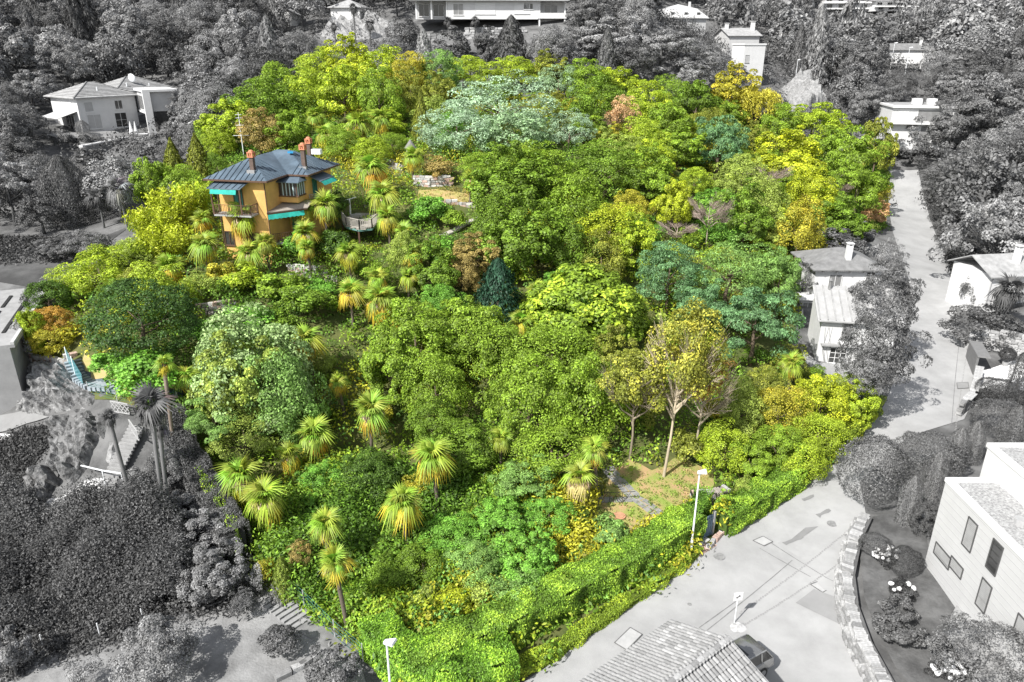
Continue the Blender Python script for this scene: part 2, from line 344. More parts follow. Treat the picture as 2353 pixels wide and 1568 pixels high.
def strands(kind, seed):
    g = np.random.default_rng(seed); Ps = []; Ts = []; cl = []
    ns = 110 if kind == 'willow' else 60
    for i in range(ns):
        th = g.uniform(0, 2*pi); q = g.uniform(0, 1)**.5; m = 60
        t = np.linspace(0, 1, m)
        if kind == 'willow':
            r = .25+.75*q; x = r*np.clip(t*2.4, 0, 1)**.7; z = .35+.6*np.sin(np.clip(t*2.4, 0, 1)*pi/2)*(1-.45*q)-np.clip(t-.3, 0, 1)*1.9*q
        else:
            r = .9*q; x = r*(.35+.65*t**1.5)+.22*t**3; z = -1+2*(t-.12*t**4)*(1-.3*q*g.uniform(.3, 1))
        P = np.stack([x*cos(th), x*sin(th), z], 1)+g.normal(size=(m, 3))*(.03 if kind == 'willow' else .07)
        if kind == 'bamboo': k = int(m*.2); P = P[k:]
        Ps.append(P); Ts.append(np.gradient(P, axis=0)); cl.append(np.full(len(P), g.uniform()))
    P = np.concatenate(Ps); n = len(P); T = _unit(np.concatenate(Ts))
    T = T*(1. if kind == 'willow' else .3)+g.normal(size=(n, 3))*(.35 if kind == 'willow' else .7)
    return leaves_mesh('crown_'+kind, P, g.normal(size=(n, 3))+np.array([0, -.2, .5]), T, np.full(n, .12 if kind == 'willow' else .17), np.full(n, .03 if kind == 'willow' else .05), np.concatenate(cl), g)
def clipped(seed, n=11000):
    g = np.random.default_rng(seed); D = _unit(g.normal(size=(n, 3))); D[:, 2] = np.where(D[:, 2] < -.5, -D[:, 2], D[:, 2])
    r = 1+.09*np.sin(D[:, 0]*4+seed)*np.cos(D[:, 1]*5)+.05*np.sin(D[:, 2]*7+D[:, 0]*9)+g.normal(size=n)*.03; P = D*r[:, None]; P[:, 2] = np.sign(P[:, 2])*np.abs(P[:, 2])**.9
    return leaves_mesh('crown_clipped', P, D+g.normal(size=(n, 3))*.5, D*.3+g.normal(size=(n, 3)), np.full(n, .05), np.full(n, .032), g.uniform(0, 1, n), g)
def trunk_proto(seed, limbs=6, reach=.75, thick=.05, twigs=0):
    R = random.Random(seed); m = MB(); b = []
    bend = [R.uniform(-.06, .06) for _ in range(4)]
    m.tube([(0, 0, -.06), (bend[0], bend[1], .35), (bend[0]+bend[2], bend[1]+bend[3], .75), (bend[0]*.5, bend[1]*.5, 1.15)], [thick*1.4, thick, thick*.75, thick*.25], 7)
    for i in range(limbs):
        t = 2*pi*i/limbs+R.uniform(-.4, .4); z0 = R.uniform(.5, .9); r = reach*R.uniform(.6, 1)
        p0 = (bend[0]*z0, bend[1]*z0, z0-.05); p1 = (r*.45*cos(t), r*.45*sin(t), z0+.1*R.random()+.04); p2 = (r*cos(t+.2), r*sin(t+.2), z0+R.uniform(.15, .4))
        m.tube([p0, p1, p2], [thick*.5, thick*.32, thick*.08], 5, False)
        for k in range(twigs):
            q = R.uniform(.3, 1); a = t+R.uniform(-1, 1); bx = tuple(p1[j]+(p2[j]-p1[j])*q for j in range(3)); l = R.uniform(.15, .4)
            e = (bx[0]+l*cos(a), bx[1]+l*sin(a), bx[2]+R.uniform(-.02, .22)); m.tube([bx, e], [thick*.2, thick*.07], 3, False)
            for _ in range(2):
                a2 = a+R.uniform(-1, 1); m.tube([tuple((bx[j]+e[j])/2 for j in range(3)), (e[0]+.12*cos(a2), e[1]+.12*sin(a2), e[2]+R.uniform(0, .12))], [thick*.12, thick*.06], 3, False)
    return m.mesh('trunk', BARK, True)
PROTO = {k: [crown(k, 10*i+s) for s in range(c)] for i, (k, c) in enumerate([('b', 6), ('bs', 4), ('f', 4), ('m', 3), ('e', 3), ('mag', 1), ('sp', 3), ('lo', 4)])}
PROTO['clip'] = [clipped(1), clipped(2)]; PROTO['c'] = [conifer(1), conifer(2)]; PROTO['y'] = [conifer(3, 6000, .6), conifer(4, 6000, .55)]; PROTO['col'] = [column(1), column(2)]
PROTO['w'] = [strands('willow', 1)]; PROTO['bam'] = [strands('bamboo', 1), strands('bamboo', 2)]
TRUNK = [trunk_proto(s) for s in range(4)]; BARE = [trunk_proto(20+s, 16, .95, .03, 26) for s in range(3)]
SPARSE = [trunk_proto(40+s, 12, .85, .034, 12) for s in range(2)]
NAMES = dict(b='broadleaf_tree', bs='shrub', f='feathery_tree', m='silver_tree', e='evergreen_tree', mag='magnolia_tree', sp='autumn_tree', lo='broadleaf_tree', c='conifer', y='yew_tree', col='columnar_shrub', w='willow_tree', bam='bamboo_clump', clip='clipped_bush', t='bare_tree')
CATS = dict(b='tree', bs='shrub', f='tree', m='tree', e='tree', mag='tree', sp='tree', lo='tree', c='conifer', y='tree', col='shrub', w='tree', bam='bamboo', clip='bush', t='tree')
RT = random.Random(5)
CROWNS = []          # (x, y, z centre, r, rz)
def place_tree(kind, x, y, r, rz, zc, color, label, group=None, trunkcol=(.16, .12, .085), lean=(0, 0), turn=0.0, name=None, ck=None):
    """x, y ground point; crown centre zc above ground"""
    z = h(x, y)
    e = empty(name or NAMES[kind], (x, y, z), 0, label, CATS[kind], group)
    a = RT.uniform(0, 2*pi)
    if kind != 't':
        link('crown', RT.choice(PROTO[ck or kind]), e, (lean[0], lean[1], zc), (0, 0, a), (r, r*RT.uniform(.92, 1.08), rz), (*color, turn))
    pr = RT.choice({'t': BARE, 'sp': SPARSE}.get(kind, TRUNK))
    if kind == 't': link('branches', pr, e, (0, 0, 0), (0, 0, a), (r, r, rz*1.05), (*trunkcol, 1))
    elif kind not in ('bs', 'clip'): 
        o = link('trunk', pr, e, (0, 0, 0), (atan2(-lean[1], zc), atan2(lean[0], zc), 0) if lean != (0, 0) else (0, 0, a), (r, r, max(zc, .4)), (*trunkcol, 1))
    CROWNS.append((x+lean[0], y+lean[1], z+zc, r, rz)); return e
def solve(u, v, hc):
    r = ray(u, v); c = np.array([0, 0, CAMZ]); x, y, z = ground(u, v, hc)
    return x, y
def tree_px(kind, u, v, wpx, hpx, color, label, turn=0.0, group=None, clear=.35, **k):
    """crown seen at (u, v) with that width and height: find where it stands"""
    hc = 2.0
    for _ in range(5):
        x, y = solve(u, v, hc); d = y*CP+(CAMZ-h(x, y)-hc)*SP; r = wpx*d/FX/2
        a = atan2(CAMZ-h(x, y)-hc, y); vis = hpx*d/FX/2
        rz = sqrt(max(vis**2-(r*sin(a))**2, (.55*r)**2))/max(cos(a), .5); rz = min(rz, r*2.6)
        hc = rz*(1-.12)+clear
    return place_tree(kind, x, y, r, rz, hc, color, label, group, turn=turn, **k)

# ------------------------------------------------------------------ palms: trunk, crown of fan fronds, dead skirt; every frond a part
def frond_proto(seed, droop):
    R = random.Random(seed); g = np.random.default_rng(seed); vs = []; fs = []; rn = []
    pet = .42; vs += [(0, -.012, 0), (0, .012, 0), (pet, .014, .03), (pet, -.014, .03)]; fs.append((0, 1, 2, 3)); rn.append(.2)
    N = 17
    for i in range(N):
        a = radians(-112+224*i/(N-1))+R.uniform(-.04, .04); L = (.62-.16*abs(i/(N-1)-.5)*2)*R.uniform(.9, 1.08); w = .042
        c, s = cos(a), sin(a); z0 = .03
        def q(t, side):
            x = pet+c*L*t-s*side; y = s*L*t+c*side
            return (x, y, z0-droop*(t*L)**2*(1.2+.8*R.random()*(t > .9))+.05*t-abs(side)*.5)
        k = len(vs); vs += [q(0, 0), q(.5, w), q(.5, -w), q(1, 0)]; fs += [(k, k+2, k+3, k+1)]; rn.append(R.uniform(.3, 1))
    me = bpy.data.meshes.new('frond'); me.from_pydata(vs, [], fs); me.update()
    for nm in ('rnd', 'clump'):
        at_ = me.attributes.new(nm, 'FLOAT', 'FACE'); at_.data.foreach_set('value', np.array(rn, dtype=np.float32) if nm == 'rnd' else np.full(len(fs), .5, np.float32))
    me.materials.append(LEAF); return me
FROND = [frond_proto(s, (.5, .8, 1.1)[s]) for s in range(3)]; FROND_OLD = [frond_proto(10+s, 1.5+.6*s) for s in range(2)]
PT = MB().tube([(0, 0, -.1), (.01, 0, .3), (-.01, .01, .7), (0, 0, 1)], [.16, .12, .13, .15], 8).mesh('trunk', BARK, True)
_g = np.random.default_rng(3); _n = 420; _th = _g.uniform(0, 2*pi, _n); _z = _g.uniform(-1, 0, _n); _rr = (.12+.34*(_z+1)**.8)*_g.uniform(.7, 1.1, _n)
SKIRT = leaves_mesh('dead_fronds', np.stack([_rr*np.cos(_th), _rr*np.sin(_th), _z*.95], 1), np.stack([np.cos(_th), np.sin(_th), _th*0+.2], 1)+_g.normal(size=(_n, 3))*.3, np.stack([np.cos(_th)*.5, np.sin(_th)*.5, _th*0-1], 1)+_g.normal(size=(_n, 3))*.15, np.full(_n, .4), np.full(_n, .05), _g.uniform(0, 1, _n), _g)
PALMS = []
def palm(x, y, H, R, label, green=(.25, .34, .04), old=(.56, .44, .04), dead=(.46, .34, .24), bark=(.16, .13, .10), skirt=1.0, n=32, group='windmill palms in the hillside garden', lean=0.0, z=None):
    z = h(x, y) if z is None else z
    e = empty('palm_tree', (x, y, z), 0, label, 'palm', group); Rr = random.Random(int(x*91+y*37))
    lx, ly = lean+Rr.uniform(-.09, .09)*H, 0; wild = Rr.uniform(.12, .32); yel = Rr.uniform(.55, .8); old = tuple(c*k_ for c, k_ in zip(old, (Rr.uniform(.8, 1.05), Rr.uniform(.75, 1.05), 1)))
    link('trunk', PT, e, (0, 0, 0), (0, atan2(lx, H), 0), (1.0, 1.0, H), (*bark, 1))
    for i in range(n):
        t = i*2.399963+Rr.uniform(-.2, .2); q = i/(n-1)           # from upright new fronds to hanging old ones
        el = radians(76-122*q**1.1)+Rr.uniform(-wild, wild)
        isold = q > yel
        me = Rr.choice(FROND_OLD if q > .5 else FROND); col = old if isold and Rr.random() < .85 else tuple(c*Rr.uniform(.85, 1.25) for c in green)
        s = R*Rr.uniform(.72, 1.1)
        link('frond', me, e, (lx, ly, H+.05), (Rr.uniform(-.3, .3), -el, t), (s, s, s), (*col, 0.0))
    if skirt > .05:
        link('dead_fronds', SKIRT, e, (lx, ly, H-.05), (0, 0, Rr.uniform(0, 6)), (R*1.25, R*1.25, R*.75*skirt), (*dead, 0))
    PALMS.append((x, y)); CROWNS.append((x, y, z+H, R*.5, R*.5)); return e
def palm_px(u, v, wpx, H, label, **k):
    x, y = solve(u, v, H); d = y*CP+(CAMZ-h(x, y)-H)*SP
    return palm(x, y, H, wpx*d/FX/2*1.12, label, **k)
# ------------------------------------------------------------------ the setting
GM = M('ground_grey', grey(.13), .95, .4, .35, .6, coord='World', bscale=3)
def grid_mesh():
    xs = np.unique(np.concatenate([np.arange(-330, -90, 6), np.arange(-90, 110, 1.5), np.arange(110, 331, 6)])); ys = np.unique(np.concatenate([np.arange(2, 190, 1.5), np.arange(190, 641, 8)]))
    X, Y = np.meshgrid(xs, ys); Z = hA(X, Y); nx, ny = len(xs), len(ys)
    V = np.stack([X.ravel(), Y.ravel(), Z.ravel()], 1); i = np.arange((nx-1)*(ny-1)); r = i//(nx-1); c = i % (nx-1); a = r*nx+c
    F = np.stack([a, a+1, a+nx+1, a+nx], 1)
    me = bpy.data.meshes.new('ground'); me.from_pydata(V.tolist(), [], F.tolist()); me.update(); me.materials.append(GM)
    me.polygons.foreach_set('use_smooth', [True]*len(me.polygons)); tag(link('ground', me), kind='structure')
grid_mesh()
GREEN_G = M('garden_soil', (.07, .10, .02), .95, .2, .5, .6, col2=(.13, .13, .04), coord='World', bscale=4)
drape('garden_ground', PLOT, .035, 1.5, GREEN_G)
ROAD = M('asphalt_pale', grey(.36), .9, .12, .3, .25, coord='World', bscale=30)
road_l = [(1150,1605),(1215,1562),(1400,1433),(1600,1285),(1640,1246),(1830,1125),(1960,1025),(2030,935),(2050,885),(2085,780),(2095,690),(2075,600),(2050,530),(2040,460),(2048,390)]
road_r = [(2110,392),(2128,470),(2150,540),(2178,600),(2192,680),(2205,760),(2232,840),(2245,900),(2215,965),(2085,1005),(1975,1110),(1992,1200),(1962,1262),(1943,1350),(1951,1420),(1976,1500),(2030,1580),(2120,1760),(1000,1760)]
ROADP = G(road_l+road_r)
drape('road', ROADP, .06, 1.2, ROAD)
LAWNG = M('lawn_grey', grey(.23), .95, .3, .4, .5, coord='World', bscale=8)
drape('lawn', G([(430,1415),(600,1340),(700,1420),(830,1530),(860,1640),(-60,1700),(-60,1520),(200,1500)]), .04, 1.2, LAWNG)
drape('field', G([(-60,540),(250,540),(300,520),(205,590),(95,665),(-60,640)]), .04, 1.5, M('field_grey', grey(.075), .95, .4, .3, .4, coord='World'))
# straw coloured clearing by the hedge, and the stone path across it
drape('dry_clearing', G([(1345,1180),(1380,1150),(1400,1085),(1440,1060),(1500,1085),(1560,1050),(1640,1090),(1630,1180),(1560,1210),(1480,1240),(1410,1245),(1350,1235)]), .07, .7,
      M('dry_grass', (.44, .29, .15), .95, .2, .9, .5, col2=(.24, .32, .06), coord='World', bscale=14), wig=.2)
PAVE = M('path_stone', (.23, .23, .23), .85, .2, 2.5, .3, col2=(.34, .33, .31))
JOINT = M('path_bed', (.09, .09, .085), .95, .2, 3)
def plank_path(name, ctr, wd, label, n, mat, off=.09, bedmat=None, gap=.05, pname='flagstone', cross=1, steps=False, seed=1):
    """walk of separate slabs along a centre line"""
    R = random.Random(seed)
    pts = [np.array(p[:2]) for p in ctr]; seg = [np.hypot(*(pts[i+1]-pts[i])) for i in range(len(pts)-1)]; Lt = sum(seg)
    def P(s):
        for i, l in enumerate(seg):
            if s <= l or i == len(seg)-1: d = (pts[i+1]-pts[i])/l; return pts[i]+d*s, d
            s -= l
    e = empty(name, (*pts[0], h(*pts[0])), 0, label, 'path'); 
    o = Vector((pts[0][0], pts[0][1], h(*pts[0])))
    for i in range(n):
        a, d = P(Lt*i/n); b, _ = P(Lt*(i+1)/n); b = b-d*gap; nn = np.array([-d[1], d[0]])
        z = (h(*a)+h(*b))/2+off
        for c in range(cross):
            w0 = -wd/2+wd*c/cross; w1 = w0+wd/cross-gap
            q = [a+nn*w0, b+nn*w0, b+nn*w1, a+nn*w1]; q = [(p[0]-o.x+R.uniform(-.02, .02), p[1]-o.y+R.uniform(-.02, .02)) for p in q]
            zz = [(h(*a) if k in (0, 3) else h(*b))+off-o.z+R.uniform(-.012, .012) for k in range(4)] if not steps else [z-o.z+R.uniform(-.01, .01)]*4
            MB().prism(q, [t-.18 for t in zz], zz).build(pname, mat, e)
    return e
plank_path('garden_path', G([(1395,1075),(1420,1105),(1455,1140),(1535,1200)]), 1.0, 'grey flagstone path crossing the straw coloured clearing beside the hedge', 11, PAVE, cross=2)
plank_path('garden_path', G([(1345,1149),(1395,1149),(1452,1147)]), .8, 'short grey stone path running along the iron railing to the palm with the dead skirt', 5, PAVE, cross=2, seed=2)
plank_path('upper_path', G([(1005,545),(1040,530),(1070,512),(1100,500)]), 1.2, 'pale stone path climbing to the terrace right of the wooden deck', 8, M('pale_path', (.45, .42, .38), .9, .15, 2, .3), seed=3)
WALKM = M('blue_grey_slab', (.30, .34, .37), .8, .12, 2, .2); WALKD = M('dark_slab', (.10, .13, .15), .8, .1, 2)
# hillside walkway of pale planks with dark gaps, left of the silver tree
def walkway():
    ctr = G([(172,832),(190,868),(222,888),(300,900),(360,905),(415,912)])
    pts = densify(ctr, .5, False); e = empty('hillside_walkway', (*pts[0], h(*pts[0])), 0, 'pale blue grey stepped walkway on the slope above the grey rocks', 'walkway'); o = Vector((*pts[0], h(*pts[0])))
    wd = .75
    for i in range(0, len(pts)-1):
        a, b = np.array(pts[i]), np.array(pts[i+1]); d = (b-a)/max(np.hypot(*(b-a)), 1e-6); nn = np.array([-d[1], d[0]])
        z = h(*((a+b)/2))+.22
        q = [a-nn*wd, a+d*.33-nn*wd, a+d*.33+nn*wd, a+nn*wd]; MB().prism([(p[0]-o.x, p[1]-o.y) for p in q], z-o.z-.3, z-o.z).build('step', WALKM, e)
    return pts
WPTS = walkway()
drape('walkway_bed', [tuple(p) for p in G([(160,838),(180,880),(215,900),(300,912),(420,924),(420,898),(300,886),(225,872),(190,840)])], .08, .8, M('walkway_bed', (.10, .13, .15), .9, .3, 2, coord='World'))
drape('dry_slope', G([(190,810),(240,850),(300,868),(420,880),(420,900),(300,888),(215,872),(185,835)]), .09, .7, M('dry_slope', (.5, .36, .2), .95, .2, 1.2, .5, col2=(.33, .33, .1), coord='World', bscale=12), wig=.2)
# terrace with pale gravel, rocks and the clearing above the house
drape('upper_clearing', G([(960,440),(1000,436),(1085,450),(1100,465),(1040,470),(960,462)]), .08, .8, M('upper_clearing', (.46, .32, .15), .95, .2, 1, .4, col2=(.34, .33, .10), coord='World'), wig=.15)

# rock faces: ridged, fractured displacement of the slope
from mathutils import noise as NZ
def rock_patch(name, poly, lift, step, mat, seed, label, amp=1.0, streak=None, cut=.8):
    bd = densify(poly, step); xs = [p[0] for p in bd]; ys = [p[1] for p in bd]; B = np.array(bd)
    gx, gy = np.meshgrid(np.arange(min(xs), max(xs), step), np.arange(min(ys), max(ys), step)); gx = gx.ravel(); gy = gy.ravel(); k = inpoly(gx, gy, bd); gx, gy = gx[k], gy[k]
    D = [sqrt(((B[:, 0]-a)**2+(B[:, 1]-b)**2).min()) for a, b in zip(gx, gy)]
    kk = [i for i, d in enumerate(D) if d > step*.5]
    pts = [Vector(p) for p in bd]+[Vector((float(gx[i]), float(gy[i]))) for i in kk]; dd = [0]*len(bd)+[D[i] for i in kk]; n = len(bd)
    vo, eo, fo, ov, *_ = delaunay_2d_cdt(pts, [(i, (i+1) % n) for i in range(n)], [], 1, 1e-5)
    vs = []
    for p in vo:
        d = sqrt(((B[:, 0]-p.x)**2+(B[:, 1]-p.y)**2).min()); e = min(1, d/cut)
        z0 = h(p.x, p.y)
        q = Vector((p.x*.55+seed, p.y*.55, z0*.5)) if not streak else Vector(((p.x*streak[0]+p.y*streak[1])*.9+seed, (p.x*-streak[1]+p.y*streak[0])*.28, z0*.12))
        r = 0
        for fr_, am__ in ((.75, 1.35), (2.0, .55), (4.5, .2)):
            qq = q*fr_+Vector((NZ.noise(q*fr_*1.7), NZ.noise(q*fr_*1.7+Vector((9, 0, 0))), 0))*.25; ds, ps = NZ.voronoi(qq); c0 = NZ.cell_vector(ps[0]*7.3+Vector((.5, .5, .5)))
            r += am__*((c0.x-.35)*.8+(qq-ps[0]).dot(c0*2-Vector((1, 1, 1)))*.9-(.45*max(0, 1-(ds[1]-ds[0])/.12)))
        r += .35
        jx = NZ.noise(q*2.2)*.25*e; nx_, ny_ = h(p.x-.6, p.y)-h(p.x+.6, p.y), h(p.x, p.y-.6)-h(p.x, p.y+.6); N_ = Vector((nx_, ny_, 1.2)).normalized()*(e*(lift+amp*r)-.25*(1-e)); vs.append((p.x+N_.x, p.y+N_.y, z0+N_.z))
    me = bpy.data.meshes.new(name); me.from_pydata(vs, [], [tuple(f) for f in fo]); me.update()
    if sum(p.normal.z for p in me.polygons) < 0: me.flip_normals()
    me.materials.append(mat); o = link(name, me); return tag(o, label, None, None, 'structure')
def rockmat(name, lo, hi, sc=(1, 1, 1)):
    m = M(name, grey(lo), .9, .3, 2.2, 1.0, col2=grey(hi), coord='World', bscale=7, detail=9); return m
RK = rockmat('rock_grey', .06, .33); RK2 = rockmat('rock_dark', .045, .24); RK3 = rockmat('rock_pale', .16, .36)
rock_patch('rock_face', G([(60,820),(170,820),(190,880),(225,905),(215,945),(130,955),(60,960),(0,945),(0,915),(40,870)]), .2, .16, RK, 3, 'jumbled grey boulders under the planter wall', .9)
rock_patch('rock_face', G([(125,950),(215,930),(250,960),(245,1010),(205,1080),(110,1180),(60,1190),(50,1120),(110,1060),(100,1000)]), .3, .16, RK2, 11, 'steep streaked grey rock face beside the stairs', .9, streak=(.8, .6))
rock_patch('rock_face', G([(250,1000),(300,1010),(270,1060),(215,1120),(190,1150),(150,1165),(230,1070)]), .1, .25, RK3, 23, 'pale smoother rock slab left of the stairs', .5)
rock_patch('rock_face', G([(1790,205),(1830,196),(1880,225),(1905,262),(1850,275),(1805,255)]), 3.2, .8, RK3, 31, 'pale bare rock outcrop below the street above the garden', 1.2, cut=2.2)
def undergrowth(name, poly, n, hmax, cols, label, seed, leafsz=.28, per=34, skip=(), rad=(.5, 1.2)):
    """low plants nobody could count: leaf clumps over the ground, one object"""
    g = np.random.default_rng(seed); B = np.array([p[:2] for p in poly]); lo, hi_ = B.min(0), B.max(0)
    X = g.uniform(lo[0], hi_[0], n*4); Y = g.uniform(lo[1], hi_[1], n*4); k = inpoly(X, Y, poly)
    for s in skip: k &= ~inpoly(X, Y, s)
    X, Y = X[k][:n], Y[k][:n]; m = len(X)
    f = np.array([NZ.noise(Vector((a*.11, b*.11, seed))) for a, b in zip(X, Y)])
    H = hmax*np.clip(.35+f*1.2+g.uniform(0, .5, m), .12, 1.3); R = g.uniform(*rad, m)
    ci = np.repeat(np.arange(m), per); nn = len(ci); D = _unit(g.normal(size=(nn, 3))*np.array([1, 1, .6])+np.array([0, 0, .8]))
    D[:, 2] = np.abs(D[:, 2])
    ZO = np.array([max(0, NZ.noise(Vector((a*.33, b*.33, seed+2)))+.25) for a, b in zip(X, Y)])*hmax*.8 if hmax > 1.5 else np.zeros(m)
    P = np.stack([X[ci]+D[:, 0]*R[ci], Y[ci]+D[:, 1]*R[ci], (hA(X, Y)+ZO)[ci]+D[:, 2]*H[ci]*g.uniform(.5, 1, nn)], 1)
    me = leaves_mesh(name, P, D+g.normal(size=(nn, 3))*.5, D+g.normal(size=(nn, 3))*.8, np.full(nn, leafsz), np.full(nn, leafsz*.5), g.uniform(0, 1, m)[ci], g)
    f2 = np.array([NZ.noise(Vector((a*.07+9, b*.07, seed+4))) for a, b in zip(X, Y)]); q = np.clip(f2*1.3+.5+g.uniform(-.22, .22, m), 0, .999)
    ca = np.array(cols)[(q*len(cols)).astype(int)][ci]
    at_ = me.attributes.new('tint', 'FLOAT_COLOR', 'FACE'); at_.data.foreach_set('color', np.concatenate([ca, np.ones((nn, 1))], 1).astype(np.float32).ravel())
    me.materials.clear(); me.materials.append(TINTLEAF); o = link(name, me); return tag(o, label, None, None, 'stuff')
def tintleaf():
    m = LEAF.copy(); m.name = 'undergrowth_leaf'; n = m.node_tree; oi = next(x for x in n.nodes if x.type == 'OBJECT_INFO')
    a = n.nodes.new('ShaderNodeAttribute'); a.attribute_name = 'tint'
    for l in list(n.links):
        if l.from_node == oi and l.from_socket.name == 'Color': n.links.new(a.outputs['Color'], l.to_socket)
        elif l.from_node == oi: s = l.to_socket; n.links.remove(l); s.default_value = .12
    return m
TINTLEAF = tintleaf()
FRONT = G([(600,1290),(700,1400),(870,1500),(1000,1520),(1150,1470),(1590,1205),(1400,1240),(1345,1150),(1000,1100),(700,1080),(560,1180)])
STAIRZ = G([(160,1140),(230,1090),(300,975),(400,985),(380,1060),(330,1110),(290,1170),(180,1185)])
CLEAR = G([(1345,1180),(1380,1140),(1400,1060),(1500,1075),(1560,1040),(1650,1080),(1650,1190),(1560,1215),(1410,1250),(1350,1235)])
WSKIP = G([(140,800),(210,930),(430,935),(430,870),(240,850),(190,800)])
GC = [(.11,.22,.02),(.15,.27,.025),(.20,.34,.03),(.26,.39,.03),(.34,.41,.03),(.16,.32,.06),(.42,.41,.03)]
UPCL = G([(950,425),(1110,440),(1110,540),(1000,560),(990,540),(1040,480),(950,470)])
undergrowth('undergrowth', PLOT, 9000, 1.7, GC, 'mixed green undergrowth covering the slope between the trees', 7, skip=[CLEAR, WSKIP, UPCL])
undergrowth('thicket', FRONT, 2600, 2.3, GC, 'dense fresh green thicket between the lower palms and the front hedge', 15, leafsz=.24, per=46, skip=[CLEAR])
undergrowth('grey_undergrowth', G([(560,1290),(590,1400),(430,1420),(0,1560),(-150,1560),(-150,1180),(120,1190),(250,1130),(380,1000),(440,1050)]), 2200, 1.3, [grey(.13), grey(.17), grey(.22)], 'dark grey scrub covering the foot of the rocky slope', 8, leafsz=.22, skip=[STAIRZ])
undergrowth('grass', G([(1345,1180),(1400,1130),(1400,1085),(1500,1085),(1560,1050),(1630,1090),(1630,1180),(1560,1210),(1410,1245),(1350,1235)]), 230, .22, [(.24,.34,.05),(.36,.32,.08),(.46,.34,.16),(.2,.3,.04)], 'tufts of dry and green grass in the clearing', 9, leafsz=.14, per=16, rad=(.2, .5))
undergrowth('shrub_thicket', G([(-40,1195),(110,1200),(230,1180),(330,1185),(400,1250),(430,1300),(440,1390),(300,1420),(110,1470),(-40,1500)]), 2600, 3.0, [grey(.13), grey(.19), grey(.26), grey(.32)], 'broad dark grey shrub thicket filling the slope above the bottom lawn', 18, leafsz=.15, per=110, rad=(.5, 1.1))
undergrowth('field_grass', G([(-60,545),(240,545),(255,565),(120,600),(-60,610)]), 700, .5, [grey(.08), grey(.14)], 'dark rough grass on the field at the left edge', 19, leafsz=.3, per=20)
undergrowth('clearing_grass', G([(950,425),(1110,440),(1110,475),(1000,480),(950,470)]), 260, .25, [(.20,.28,.04),(.34,.30,.08)], 'low grass tufts on the upper clearing', 27, leafsz=.16, per=14, rad=(.2, .5))
undergrowth('verge_plants', G([(2115,400),(2250,560),(2300,740),(2230,760),(2195,650),(2140,520)]), 500, 1.6, [grey(.06), grey(.1)], 'grey roadside plants along the right verge', 12)
